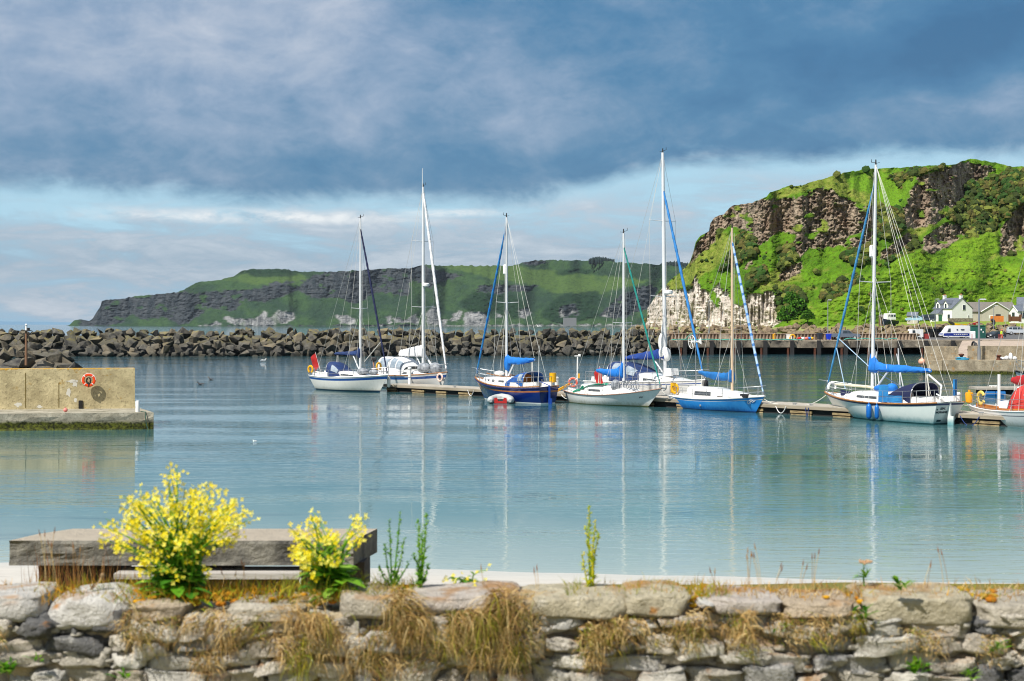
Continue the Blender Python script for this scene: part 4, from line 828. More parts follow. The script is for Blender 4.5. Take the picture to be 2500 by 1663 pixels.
            mb = MB(); mb.bar(s.at(top-.1), a, .014, n=5); mb.bar(b_, Vector((s.xd(1), 0, s.sheer(1))), .03, n=6); mb.loft([[(b_.x+q_*math.cos(t), b_.y+q_*math.sin(t), b_.z+h_) for t in [2*math.pi*k/10 for k in range(10)]] for q_, h_ in ((.09, -.1), (.09, .04))]); mb.build('furling_drum', M_steel, s.o)
        return m
    def boom(s, z, length, rise=0.0, mat=None, cover=None, prof=None, base=None, vang=True, droop=0.0, sheet=True, w=.15):
        a = Vector((s.mx-.05, 0, z)); b_ = Vector((s.mx-length, 0, z+rise)); mb = MB(); mb.bar(a, b_, .075, .07, 10); bm_ = mb.build('boom', mat or M_alu, s.o, True)
        if cover:
            prof = prof or [(0, 1.05), (.06, .9), (.16, .5), (.4, .36), (.8, .24), (1, .12)]; P_ = np.array(prof); mb = MB(); rows = []; rr = random.Random(int(z*1000))
            for u in np.linspace(-.035, 1, 24):
                h = float(np.interp(max(0, u), P_[:, 0], P_[:, 1])); c = a.lerp(b_, u); lo = (base if base and u < .10 else .10)+droop*math.sin(math.pi*max(0, u)); ww = w*(1.15 if u < .12 else .9)*(1-.35*max(0, u)); ring = []
                for k in range(12):
                    t = 2*math.pi*k/12; cz = math.sin(t); zz = (h*cz if cz > 0 else lo*cz); ww2 = ww*(1-.55*max(0, cz)**2)
                    ring.append((c.x+rr.uniform(-.012, .012), ww2*math.cos(t)+rr.uniform(-.022, .022), c.z+zz+rr.uniform(-.028, .028)))
                rows.append(ring)
            mb.loft(rows); mb.build('sail_cover', cover, s.o, True)
        mb = MB()
        if sheet: q = (b_.x+s.L/2)/s.L; mb.bar(b_+Vector((.25, 0, -.05)), Vector((b_.x+.1, 0, s.sheer(max(0, q))+.25)), .025, n=5); mb.bar(b_+Vector((.35, 0, -.05)), Vector((b_.x+.2, .1, s.sheer(max(0, q))+.25)), .018, n=5)
        mb.bar(b_, s.at(s.mt.z-.2)+Vector((-.08, 0, 0)), .010, n=4)
        mb.build('mainsheet', M_rope, s.o)
        if vang: mb = MB(); mb.bar(a.lerp(b_, .28)-Vector((0, 0, .05)), Vector((s.mx-.06, 0, s.sheer(.6)+.45)), .05, n=6); mb.build('kicker', mat or M_alu, s.o)
        return a, b_
    def hood(s, q0, q1, w, h, mat, z=0.0, skew=0.0, glass=None, side=True, top=1.0, name='sprayhood', open_aft=True, frac=.45, front=.12):
        """canvas hood on hoops; q0 aft, q1 fore"""
        us = np.linspace(0, 1, 7); rows = []
        for u in us:
            q = q0+(q1-q0)*u; hh = h*(1-(u**2.2)*(1-front)); ww = s.hb(min(q, .5))*w*(1-.12*u); base = s.sheer(q)+z*(0.5+.5*u if z else 0)
            rows.append([(s.xd(q)-.06*math.sin(t)+skew*abs(math.sin(t))**.7, ww*math.copysign(abs(math.cos(t))**.55, math.cos(t)), base+hh*abs(math.sin(t))**.6) for t in [math.pi*k/14 for k in range(15)]])
        mb = MB(); mb.loft(rows, closed=False); rows2 = [[(x, y_*.97, z_-.02) for x, y_, z_ in r_] for r_ in rows]; mb.loft(rows2, closed=False); mb.loft([rows[0], rows2[0]], closed=False)
        c = mb.build(name, mat, s.o, True)
        if glass:
            for a, b_, f0, f1, k0, k1 in glass:               # windows: rows a..b, hoop fractions
                for sd in (1, -1):
                    mb = MB(); R_ = []
                    for u in np.linspace(a, b_, 4):
                        i = u*6; i0 = min(5, int(i)); fr_ = i-i0; row = [Vector(p_).lerp(Vector(q_), fr_) for p_, q_ in zip(rows[i0], rows[i0+1])]; R_.append([Vector((row[j].x, (abs(row[j].y)+.02)*sd, row[j].z+.012)) for j in range(k0, k1+1)])
                    mb.loft(R_, closed=False); mb.build('window', M_clear, c)
        mb = MB(); mb.tube([(x, y_*1.01, z_+.01) for x, y_, z_ in rows[0]], .025, 6); mb.build('hoop', M_steel, c); return c
    def rails(s, stn=(.22, .36, .52, .68), h=.58, pulpit=.14, pushpit=.13, gap=True, tip=.12, aft=True):
        mb = MB(); r = .019; z = h
        qs = [1-pulpit, 1-pulpit/2, .985]; path = [s.pt(q, 1, z, -.04) for q in qs]+[Vector((s.xd(1)+tip, 0, s.sheer(1)+z+.04))]+[s.pt(q, -1, z, -.04) for q in qs[::-1]]
        mb.tube(path, r, 6); mb.tube([Vector((p.x, p.y, p.z-z*.5)) for p in path[:3]], r*.8, 5); mb.tube([Vector((p.x, p.y, p.z-z*.5)) for p in path[-3:]], r*.8, 5)
        for sd in (1, -1):
            for q in (1-pulpit, .96): mb.bar(s.pt(q, sd, 0, -.05), s.pt(q, sd, z, -.04), r, n=6)
        mb.build('pulpit', M_steel, s.o)
        if aft:
            mb = MB(); path = [s.pt(q, 1, z, -.05) for q in (pushpit, .02)]+[s.pt(q, -1, z, -.05) for q in (.02, pushpit)]; mb.tube(path, r, 6); mb.tube([Vector((p.x, p.y, p.z-z*.48)) for p in path], r*.8, 5)
            for sd in (1, -1):
                for q in (.02, pushpit*.5, pushpit): mb.bar(s.pt(q, sd, 0, -.05), s.pt(q, sd, z, -.05), r, n=6)
            mb.build('pushpit', M_steel, s.o)
        mb = MB()
        for sd in (1, -1):
            for q in stn: mb.bar(s.pt(q, sd, 0, -.05), s.pt(q, sd, z, -.05), r*.85, n=5)
            for k in (1, .52): mb.tube([s.pt(q, sd, z*k, -.05) for q in [pushpit, *stn, 1-pulpit]], .009, 4)
        mb.build('guard_rail', M_steel, s.o)
    def child(s, mb, name, mat, smooth=False): return mb.build(name, mat, s.o, smooth)
    def stay(s, z, zt):
        u = (zt-z)/(zt-s.sheer(.985)-.25); return s.at(zt).lerp(Vector((s.xd(.985), 0, s.sheer(.985)+.25)), u)
    def world(s, p): return s.M @ Vector(p)
    def hatch(s, q, z, w=.55): mb = MB(); mb.box((s.xd(q), 0, s.sheer(q)+z), (w, w, .07), tp=.92); mb.build('hatch', M_win, s.o)
    def winch(s, q, sd, z=.2, ins=.72): mb = MB(); p = s.pt(q, sd, z, 0, ins); mb.bar(p, p+Vector((0, 0, .18)), .09, .07, 10); mb.build('winch', M_steel, s.o, True)
    def coaming(s, q0, q1, h=.3, w=.78, mat=None):
        mb = MB()
        for sd in (1, -1): mb.loft([[s.pt(q, sd, -.02, 0, w), s.pt(q, sd, h, 0, w*.94), s.pt(q, sd, h, 0, w*.80), s.pt(q, sd, -.02, 0, w*.78)] for q in np.linspace(q0, q1, 6)])
        mb.build('cockpit_coaming', mat or M_gel, s.o, True)
def fender(label, p, h=.62, r=.12, mat=None, rope=.5):
    o = thing('fender', label, 'fender', p, 0, 'fenders on the yachts'); mb = MB(); mb.loft([[(q*math.cos(a), q*math.sin(a), z) for a in [2*math.pi*k/12 for k in range(12)]] for q, z in ((.03, 0), (r*.7, .05), (r, .13), (r, h-.14), (r*.72, h-.05), (.04, h), (.035, h+.07))]); mb.build('body', mat or M_fblue, o, True); mb = MB(); mb.bar((0, 0, h+.05), (.0, .03, h+rope), .012, n=5); mb.build('lanyard', M_white, o); return o
M_fblue = P('fender_blue', S(20, 112, 200, .85), .35, S(14, 90, 170, .85), 2.0)
def ensign(label, p, h, lean, mat, w=.5):
    o = thing('ensign', label, 'flag', p, 0); mb = MB(); mb.bar((0, 0, 0), (lean, 0, h), .018, .014, 6); mb.build('staff', M_white, o); mb = MB()
    rows = []
    for i in range(8):
        u = i/7; rows.append([(lean*(1-u*.75)+.03*math.sin(u*6+k*2)-k*.10+.02*k*u, .03*math.sin(u*9+k), h*(.97-.72*u)-k*.10) for k in range(5)])
    mb.loft(rows, closed=False); mb.build('flag_cloth', mat, o, True); return o
def horseshoe(label, p, rz, mat=None, tilt=0.0, R_=.26):
    M = Matrix.Rotation(rz, 3, 'Z') @ Matrix.Rotation(tilt, 3, 'Y'); return lifebuoy('horseshoe_buoy', label, p, R_, .085, M, mat or M_yellow, rope=False, horseshoe=True)
def outboard(label, p, rz):
    o = thing('outboard_motor', label, 'outboard motor', p, rz); mb = MB(); mb.loft([[(x, y_, z) for x, y_ in ((-a, -b_), (a, -b_), (a*1.2, 0), (a, b_), (-a, b_))] for a, b_, z in ((.13, .11, .05), (.2, .15, .14), (.21, .16, .34), (.12, .10, .44))]); mb.build('engine_cowl', M_black, o, True)
    mb = MB(); mb.bar((0, 0, .06), (.02, 0, -.5), .07, .05); mb.box((.02, 0, -.58), (.28, .05, .2)); mb.build('shaft', P('pinkish_wood', S(214, 150, 120, .75), .7), o); return o
LV = dict(lv=[0, .10, .2, .35, .5, .65, .8, .9, 1.0], mi=[1, 2, 0, 0, 0, 0, 0, 0, 0])
def lv(s0=None, s1=None, boot=.10, tr=None):
    l = sorted(set([0, boot, .25, .4, .55, .7, .85, 1.0]+([s0, s1] if s0 else []))); mi = [1]
    for a, b_ in zip(l[:-1], l[1:]): mi.append(2 if b_ <= boot+1e-6 else 3 if s0 and a >= s0-1e-6 and b_ <= s1+1e-6 else 0)
    return dict(lv=l, mi=mi, transom=tr)
M_anti = P('antifouling_dark', (.012, .02, .025), .6); M_antired = P('antifouling_red', S(130, 20, 24, .7), .6); M_bootn = P('boot_navy', S(30, 60, 90, .7), .4); M_stripe = GEL('hull_stripe_blue', S(30, 84, 160, .85))

# ---- white sloop with a blue stripe, far left
b1 = Yacht('white sloop with blue sheer stripe and red waterline, leftmost of the yachts', 948, 770, 111.5, 8.6, 2.7, (1.12, 1.06, 1.34), .95, .7, .55, [hull_paint('cream_gelcoat', (.80, .78, .73), (.72, .70, .64)), M_antired, M_bootn, M_stripe], lv(.76, .92, .09), True)
b1.rail(M_gel, .035); b1.cabin(.22, .80, .62, [(0, .42), (.3, .5), (.5, .44), (.75, .24), (1, .03)], wins=[(.18, .34, .3, .68, None), (.42, .70, .30, .62, None)]); b1.coaming(.05, .30, .38)
b1.mast(.63, 13.45, r=.09, spread=(.43,), roll=(12.7, .075, [M_dnavy]), fore=None); b1.boom(2.85, 3.0, .02, cover=[M_navy], prof=[(0, .66), (.05, .52), (.14, .30), (.4, .21), (.8, .16), (1, .10)], base=.30)
b1.hood(.27, .46, .68, 1.15, M_navy, .1, glass=[(.35, .8, 0, 1, 1, 4)]); b1.rails(); b1.winch(.2, -1, .38); b1.winch(.2, 1, .38); b1.hatch(.7, .3)
mb = MB(); mb.ball((b1.xd(.70), -.3, b1.sheer(.7)+.42), (.55, .4, .26), 12, 7); mb.ball((b1.xd(.78), .2, b1.sheer(.7)+.36), (.4, .35, .22), 12, 7); b1.child(mb, 'covered_dinghy', M_grey, True)
ensign('red ensign on a white staff at the stern of the leftmost sloop', b1.world((b1.xd(.03), .3, b1.sheer(0)+.3)), 1.55, -.42, M_red); horseshoe('yellow horseshoe buoy on the stern rail of the leftmost sloop', b1.world((b1.xd(.06), -.95, b1.sheer(0)+.5)), math.atan2(b1.h[1], b1.h[0]))
horseshoe('slim yellow horseshoe seen edge on at the bow of the leftmost sloop', b1.world((b1.xd(.80), .6, b1.sheer(.8)+.75)), 1.0); fender('cream fender hanging off the bow of the leftmost sloop', b1.world((b1.xd(.955), .42, .35)), .8, .14, P('cream_vinyl', (.7, .68, .6), .5))

# ---- white ketch-like cruiser behind the pontoon
b2 = Yacht('white cruising yacht with blue band and white canopy behind the pontoon', 1092, 936, 114, 10.0, 3.2, (1.12, 1.1, 1.5), .9, .4, .7, [M_gel, M_anti, M_bootn, M_stripe], lv(.72, .88, .08), True)
b2.rail(M_teak, .04); b2.cabin(.14, .80, .66, [(0, .55), (.35, .62), (.6, .45), (.8, .3), (1, .04)], wins=[(.2, .3, .3, .6, None), (.52, .62, .3, .62, None), (.68, .74, .3, .6, None)]); b2.band(.90, .93, M_stripe, .1, .6)
b2.mast(.64, 16.1, r=.12, spread=(.36, .71), sl=1.0, roll=(15.8, .105, [M_wcan]), whip=1.5, radar=8.2, refl=None); b2.boom(2.72, 3.7, .0, cover=[M_wcan], prof=[(0, .86), (.1, .82), (.5, .62), (.9, .42), (1, .35)], w=.2)
b2.hood(.08, .28, .78, 1.45, M_wcan, .0, glass=[(.15, .85, 0, 1, 1, 5)], name='canopy', front=.95); b2.hood(.28, .50, .72, 1.45, M_wcan, .1, glass=[(.12, .45, 0, 1, 1, 5), (.52, .85, 0, 1, 1, 5)], front=.45); b2.rails(h=.65)
mb = MB(); mb.ball((b2.xd(.72), -.4, b2.sheer(.7)+.55), (.75, .5, .42), 12, 8); mb.ball((b2.xd(.79), .2, b2.sheer(.7)+.55), (.6, .5, .45), 12, 8); b2.child(mb, 'covered_dinghy', M_grey, True)
mb = MB(); mb.bar((b2.mx+.9, .5, b2.sheer(.6)+.45), (b2.mx-.9, .5, b2.sheer(.6)+1.9), .08); b2.child(mb, 'spinnaker_pole', M_white)
outboard('black outboard motor clamped on a wooden bracket between the two leftmost yachts', b2.world((b2.xd(.02), -1.05, b2.sheer(0)+.95)), 0)
lifebuoy('lifebuoy', 'pale pink lifebuoy hanging at the bow of the white canopy yacht', b2.world((b2.xd(.955), -.38, b2.sheer(.95)-.35)), .27, .075, Matrix.Rotation(-.75, 3, 'Z'), P('pale_pink', S(244, 204, 190, .85), .6)); fender('round blue fender at the stern of the white canopy yacht', b2.world((b2.xd(.08), -1.42, .42)), .6, .22, M_fblue)

# ---- navy yacht with timber trim
navy = GEL('navy_gelcoat', S(18, 48, 132, .65), S(10, 32, 96, .65), .12)
b3 = Yacht('navy blue hulled yacht with gold rubbing strake and blue canvas', 1160, 1341, 96.5, 8.3, 2.6, (1.10, 1.02, 1.46), 1.15, .12, .62, [navy, M_anti, M_white, M_varn], lv(.70, .78, .05), False)
b3.rail(M_teak, .05, z=.05); b3.rail(P('navy_rail', S(40, 44, 110, .7), .5), .045, z=-.05, out=.01, name='rubbing_rail'); b3.cabin(.36, .80, .66, [(0, .72), (.4, .62), (.75, .5), (1, .34)], wins=[(.24, .42, .42, .62, None), (.56, .64, .38, .66, None), (.74, .80, .38, .64, None), (.88, .92, .38, .6, None)])
mb = MB()
for sd in (1, -1): mb.tube([(b3.xd(q), sd*b3.hb(q)*.5, b3.sheer(q)+.66+.04*(q < .5)) for q in np.linspace(.40, .76, 8)], .035, 6)
b3.child(mb, 'grab_rail', M_teak)
b3.mast(.56, 12.5, r=.085, spread=(.49,), roll=(12.0, .075, [M_sky, M_fblue]), refl=8.6, sl=.95); b3.boom(2.62, 3.1, .25, cover=[M_blue], prof=[(0, .60), (.05, .48), (.15, .34), (.5, .22), (1, .08)], base=.60, droop=.14)
b3.hood(.20, .44, .78, 1.02, P('hood_blue', S(34, 110, 190, .8), .75, S(16, 60, 130, .8), 2.0), .05, glass=[(.1, .3, 0, 1, 10, 13)], front=.4); b3.rails(h=.68, pulpit=.17, tip=.45); b3.coaming(.06, .36, .35)
mb = MB(); mb.box((b3.xd(.335), -.35, b3.sheer(.3)+.55), (.10, .75, .85)); b3.child(mb, 'companionway_door', M_varn)
mb = MB(); mb.box((-b3.L/2-.06, 0, .35), (.12, .09, 1.7)); mb.box((-b3.L/2-.14, 0, -.05), (.34, .07, .8)); mb.bar((-b3.L/2-.06, 0, 1.18), (-b3.L/2+.9, .1, 1.45), .03); b3.child(mb, 'rudder', P('rudder_blue', S(26, 70, 160, .8), .4))
mb = MB(); mb.bar((b3.xd(.03), .7, b3.sheer(0)), (b3.xd(.03)-.1, .7, b3.sheer(0)+2.7), .02, .012); b3.child(mb, 'aerial', M_white)
mb = MB(); mb.loft([[(.23*math.cos(a), .23*math.sin(a), z) for a in [2*math.pi*k/12 for k in range(12)]] for z in (0, .06, .2, .34, .5, .62)]); tag(mb.build('liferaft_canister', M_yellow, None, True, b3.world((b3.xd(.035), -.55, b3.sheer(0)+.28))), 'yellow canister standing on the stern of the navy yacht', 'canister')
b3.winch(.22, 1, .35); b3.winch(.22, -1, .35); mb = MB(); mb.ball((b3.xd(.66), 0, b3.sheer(.66)+.74), (.36, .36, .18), 12, 6); b3.child(mb, 'liferaft', M_gel, True)
# inflatable dinghy lying off the navy yacht
p = b3.world((b3.xd(.52), b3.side*1.72, 0)); dg = thing('inflatable_dinghy', 'small grey inflatable dinghy with red transom tied beside the navy yacht', 'dinghy', WZ(1224, 984, 0)+Vector((0, .2, 0)), 1.52)
mb = MB(); path = [(-1.0, -.64, .22), (-.5, -.66, .22), (0, -.6, .24), (.35, -.42, .30), (.5, 0, .36), (.35, .42, .30), (0, .6, .24), (-.5, .66, .22), (-1.0, .64, .22)]
fine = []
for i in range(len(path)-1):
    for u in (0, .5): fine.append(Vector(path[i]).lerp(Vector(path[i+1]), u))
fine.append(Vector(path[-1])); mb.tube([Vector((-1.25, -.63, .2))]+fine+[Vector((-1.25, .63, .2))], [.10]+[.235]*len(fine)+[.10], 12); dg_t = mb.build('tube', P('dinghy_grey', S(206, 210, 208, .8), .5, S(176, 182, 182, .8), 3.0), dg, True)
mb = MB(); mb.prism([(-.42, .0), (.42, .0), (.40, .36), (.22, .36), (.15, .15), (-.15, .15), (-.22, .36), (-.40, .36)], -.03, .03, M=Matrix.Translation((-1.02, 0, .02)) @ Matrix.Rotation(math.pi/2, 4, 'Z')); mb.build('transom', M_red, dg); mb = MB(); mb.box((-.35, 0, .05), (1.25, .9, .05)); mb.build('floor', P('dinghy_floor', S(120, 120, 120, .7), .7), dg); mb = MB(); mb.box((-.3, 0, .32), (.2, .9, .04)); mb.build('thwart', M_gel, dg)

# ---- white sloop with green spray cover
b4 = Yacht('white sloop with brown sheer band, green cover and bright blue sail cover', 1616, 1392, 92, 8.6, 2.6, (.80, .66, 1.20), 1.2, .42, .5, [hull_paint('white_hull_weathered', (.82, .82, .80), (.68, .68, .66), .35, .75), P('weedy_antifoul', S(70, 80, 20, .7), .8), P('weedy_boot', S(120, 120, 60, .7), .8), M_gel], lv(None, None, .06), True)
b4.rail(P('brown_rail', S(168, 130, 112, .75), .7), .04, z=0, out=.01); b4.cabin(.20, .76, .60, [(0, .62), (.35, .62), (.5, .56), (.56, .44), (.85, .36), (1, .05)], wins=[(.18, .42, .34, .58, None)])
b4.mast(.60, 11.05, r=.085, spread=(.44,), sl=.85, roll=(10.2, .060, [P('teal_canvas', S(18, 150, 140, .8), .75, S(10, 120, 112, .8), 2.0)]), fore=None); b4.boom(1.98, 2.55, .20, cover=[M_blue], prof=[(0, .98), (.05, .80), (.14, .48), (.28, .30), (.6, .19), (1, .10)], base=.24, vang=False, w=.17, droop=.15)
b4.rails(h=.62, pulpit=.13); b4.coaming(.05, .28, .25); mb = MB(); mb.loft([[(b4.xd(q), -b4.hb(q)*(.62+.0*k)+k*.22, b4.sheer(q)+h+.05*math.sin(k*2+q*30)) for k in range(5)] for q, h in ((.16, .06), (.22, .16), (.26, .42), (.32, .62), (.40, .70), (.46, .66))], closed=False); mb.loft([[(b4.xd(q), -b4.hb(q)*.70+.12*math.cos(t), b4.sheer(q)+h+.10*math.sin(t)) for t in [2*math.pi*k/8 for k in range(8)]] for q, h in ((.13, .02), (.17, .16), (.22, .24), (.25, .46))]); b4.child(mb, 'spray_cover', M_green, True)
mb = MB(); mb.ball((b4.xd(.575), -.5, b4.sheer(.57)+.58), (.34, .3, .4), 12, 8); mb.ball((b4.xd(.56), -.5, b4.sheer(.57)+.2), (.15, .15, .25), 8, 6); b4.child(mb, 'engine_cover', M_grey, True)
mb = MB(); r2 = random.Random(9)
for k in range(5): mb.ring((b4.xd(.64)+k*.28, -.3+r2.uniform(-.1, .1), b4.sheer(.66)+.55+r2.uniform(-.05, .05)), .26, .03, 'y', 18, 6); mb.bar((b4.xd(.64)+k*.28, -.3, b4.sheer(.66)+.55), (b4.xd(.66)+k*.28, -.25, b4.sheer(.66)+.9), .025)
b4.child(mb, 'folded_bicycles', M_grey)
mb = MB(); 
for k, u in enumerate(np.linspace(0, 1, 14)):
    pass
for a0 in (0, .55): mb.tube([b4.hp(.872+.028*(a0+u*.42), .60+.05*math.sin(u*16)*(.8 if a0 else 1), -1, .012) for u in np.linspace(0, 1, 22)], .011, 4)
b4.child(mb, 'name_script', P('faded_ink', S(120, 124, 130, .7), .7)); ensign('red ensign drooping at the stern of the green covered sloop', b4.world((b4.xd(.30), .75, b4.sheer(.3)+.35)), 1.45, -.35, M_red)
mb = MB(); mb.bar((b4.xd(1)-.15, 0, b4.sheer(1)+.05), (b4.xd(1)+.35, 0, b4.sheer(1)+.02), .05); mb.ring((b4.xd(1)+.2, 0, b4.sheer(1)+.12), .22, .035, 'y', 10, 6, a0=R(-100), a1=R(60)); b4.child(mb, 'anchor', M_steel)

# ---- big white cruiser behind the pontoon
b5 = Yacht('large white cruiser with navy sail cover and blue sprayhood behind the pontoon', 1722, 1462, 95.5, 10.8, 3.5, (1.25, 1.34, 1.62), .45, .5, .8, [M_gel, M_anti, M_bootn, M_stripe], lv(.86, .90, .08), True)
b5.rail(M_gel, .035); b5.cabin(.16, .86, .66, [(0, .5), (.2, .66), (.5, .60), (.75, .34), (1, .03)], wins=[(.16, .24, .2, .5, None), (.36, .44, .2, .5, None), (.56, .70, .2, .5, None)])
b5.mast(.645, 16.6, r=.13, spread=(.37, .70), sl=1.15, roll=(14.2, .085, [P('royal_canvas', S(50, 140, 214, .82), .75, S(34, 116, 186, .82), 2.0)]), radar=7.2, refl=None, rake=-.25); b5.boom(3.0, 4.1, -.15, cover=[P('deep_blue_canvas', S(16, 66, 150, .8), .75, S(10, 50, 124, .8), 2.0, bs=5, bd=.03)], prof=[(0, .66), (.08, .62), (.4, .46), (.8, .26), (1, .14)], w=.22)
mb = MB(); mb.ball((b5.mx-.30, 0, 4.0), (.30, .26, .65), 12, 8); mb.ball((b5.mx-.18, 0, 4.75), (.16, .16, .6), 10, 8); mb.ball((b5.mx-.15, 0, 3.3), (.4, .3, .5), 12, 8); mb.ball((b5.mx+.2, 0, 3.2), (.25, .25, .45), 10, 8); b5.child(mb, 'stacked_sail', P('sailcloth', (.80, .80, .77), .7, (.72, .72, .70), 2.0, bs=4, bd=.06), True)
b5.hood(.22, .52, .74, 1.30, M_navy, .15, glass=[(.15, .5, 0, 1, 1, 5), (.55, .85, 0, 1, 1, 5)], front=.3); b5.rails(h=.66, tip=.35, pulpit=.16); b5.coaming(.05, .24, .35); b5.hatch(.72, .42)
mb = MB(); mb.box((b5.xd(.71), -.1, b5.sheer(.7)+.62), (.75, .7, .5), tp=.9); b5.child(mb, 'mast_housing', M_gel)
mb = MB(); mb.box((b5.xd(.935), -b5.hb(.935)-.02, b5.sheer(.93)-.45), (.02, .02, .02)); 
for q in (.15, .4): mb.tube([b5.hp(u, q, -1, .006) for u in np.linspace(.5, .97, 10)], .012, 4)
b5.child(mb, 'hull_seam', P('seam_grey', (.4, .4, .4), .6)); fender('black fender held at the bow of the large white cruiser', b5.world((b5.xd(1)-.05, .05, b5.sheer(1)-.55)), .6, .2, M_black, .3)

# ---- bright blue sloop
blue = hull_paint('bright_blue_gelcoat', S(26, 136, 226, .88), S(70, 168, 240, .88), .3, .7, S(12, 84, 168, .8))
b6 = Yacht('bright blue hulled sloop with cream mast and light blue furled sail', 1867, 1654, 86.5, 7.9, 2.5, (.72, .68, .98), .75, .55, .62, [blue, M_anti, P('boot_deep_blue', S(14, 60, 130, .8), .4), M_gel], lv(.80, .835, .07), True)
b6.rail(M_gel, .05, z=.02); b6.rail(M_gel, .03, .1, .95, z=.1, name='bulwark'); b6.cabin(.22, .88, .66, [(0, .70), (.40, .68), (.56, .52), (.70, .44), (1, .05)], wins=[(.15, .44, .30, .66, None), (.55, .63, .14, .36, P('brown_window', S(110, 100, 92, .6), .3)), (.71, .79, .14, .36, MATS['brown_window'])])
b6.mast(.645, 11.0, mat=P('cream_mast', S(226, 200, 170, .85), .5, S(206, 180, 150, .85), .8), r=.085, spread=(.40,), sl=.8, roll=(10.2, .08, [P('ice_blue_canvas', S(190, 214, 240, .85), .7, S(150, 184, 224, .85), 2.0), P('mid_blue_canvas', S(70, 130, 200, .8), .7)]), fore=None); b6.boom(1.95, 3.0, .30, mat=MATS['cream_mast'], cover=[P('canvas_blue_bright', S(18, 116, 190, .85), .75, S(10, 90, 156, .85), 2.0, bs=5, bd=.03)], prof=[(0, .68), (.06, .50), (.12, .30), (.3, .22), (.6, .16), (1, .08)], base=.24, droop=.20, vang=False, w=.16)
b6.rails(h=.62, pulpit=.15); b6.coaming(.04, .24, .32); mb = MB(); mb.box((b6.xd(.86), -.55, b6.sheer(.86)+.12), (.55, .22, .22)); b6.child(mb, 'mooring_bag', M_black)
mb = MB(); pts = []
for u in np.linspace(0, 1, 26): pts.append(b6.hp(.915+.022*math.cos(.6+4.6*u)*(1-.3*u), .70+.13*math.sin(.6+4.6*u), -1, .014))
mb.tube(pts, .018, 5); mb.tube([b6.hp(.905+.045*u, .73+.06*math.sin(u*13)+.03*u, -1, .014) for u in np.linspace(0, 1, 26)], .016, 5); mb.tube([b6.hp(.91+.03*u, .70-.04*math.sin(u*9), -1, .014) for u in np.linspace(0, 1, 14)], .016, 5); b6.child(mb, 'bow_emblem', M_white)
mb = MB(); mb.ball(b6.hp(.44, .42, -1, .01), (.09, .02, .07), 8, 6); b6.child(mb, 'through_hull', M_steel)
mb = MB(); a = b6.world((b6.xd(.11), .75, b6.sheer(.1))); wg = thing('wind_generator', 'white wind generator on a thin pole at the stern of the blue sloop', 'wind generator', a); mb.bar((0, 0, 0), (-.02, 0, 3.35), .028, .024); mb.build('pole', M_steel, wg); mb = MB(); mb.bar((-.25, -.1, 3.42), (.2, .06, 3.42), .085, .06, 10); mb.prism([(.1, 3.42), (.32, 3.72), (.36, 3.25)], -.012, .012); mb.build('generator_body', M_white, wg, True); mb = MB(); MM = Matrix.Rotation(.35, 3, 'Z'); mb.ring((-.28, -.12, 3.42), .42, .018, 'x', 24, 5, M=MM)
for k in range(6): q_ = MM @ Vector((0, .42*math.cos(k*1.047), .42*math.sin(k*1.047))); mb.bar((-.28, -.12, 3.42), (-.28+q_.x, -.12+q_.y, 3.42+q_.z), .022, .012, 5)
mb.build('rotor', M_white, wg)
horseshoe('yellow horseshoe buoy on the stern of the bright blue sloop', b6.world((b6.xd(.10), -.9, b6.sheer(.1)+.52)), math.atan2(b6.h[1], b6.h[0])+.1, tilt=R(180), R_=.27)
mb = MB(); mb.box((0, 0, 0), (.34, .2, .62), .6, tp=.9); tag(mb.build('throw_bag', M_yellow, None, False, b6.world((b6.xd(.03), -.55, b6.sheer(0)+.5))), 'yellow throw bag strapped on the stern rail left of the horseshoe', 'throw bag')

# ---- pale green hulled yacht, right
pale = bpy.data.materials.new('pale_green_gelcoat'); pale.use_nodes = True; nt = pale.node_tree; n = NT(nt); b = nt.nodes['Principled BSDF']; tc = n.new('ShaderNodeTexCoord'); x_, y_, z_ = n.sep(tc.outputs['Object']); f = n.noise(n.scale(tc.outputs['Object'], (1.5, 1.5, .8)), 2.2, 5, .6)
c = n.mix(((f-.5)*3+.5).clamp()*.5, (.74, .78, .75), (.62, .70, .68)); c = n.mix((1.0-(z_+(f-.5)*.35).ss(.02, .42))*.85, c, (.06, .26, .30)); n.lk(c, b.inputs['Base Color']); b.inputs['Roughness'].default_value = .25
b7 = Yacht('pale green hulled yacht with teak trim and blue sail cover, two blue fenders', 2014, 2322, 77.8, 9.6, 2.95, (1.16, .98, 1.30), 1.15, .55, .66, [pale, P('green_antifoul', S(14, 60, 60, .7), .6), P('boot_green', S(20, 90, 96, .7), .5), P('stripe_dark_blue', S(40, 66, 120, .75), .5)], lv(.88, .965, .05), False)
b7.rail(M_teak, .05, z=.0, out=.02); b7.cabin(.36, .74, .62, [(0, .60), (.5, .56), (.85, .46), (1, .25)], wins=[(.28, .74, .30, .55, None)]); b7.cabin(.72, .88, .36, [(0, .30), (.6, .22), (1, .10)], name='forehatch')
b7.mast(.60, 14.0, r=.10, spread=(.50,), sl=1.15, rake=-.28, roll=(13.2, .065, [P('furled_blue', S(34, 124, 184, .8), .7, S(80, 156, 206, .8), 1.2, contrast=4)]), refl=8.9, whip=None); b7.boom(2.70, 4.35, .06, cover=[M_blue], prof=[(0, .88), (.04, .74), (.09, .46), (.18, .34), (.6, .25), (1, .09)], base=.16, droop=.02, w=.17)
b7.hood(.19, .40, .78, 1.06, M_dnavy, .05, front=.35); b7.rails(h=.66, pulpit=.15, tip=.55, aft=True); b7.coaming(.05, .36, .36)
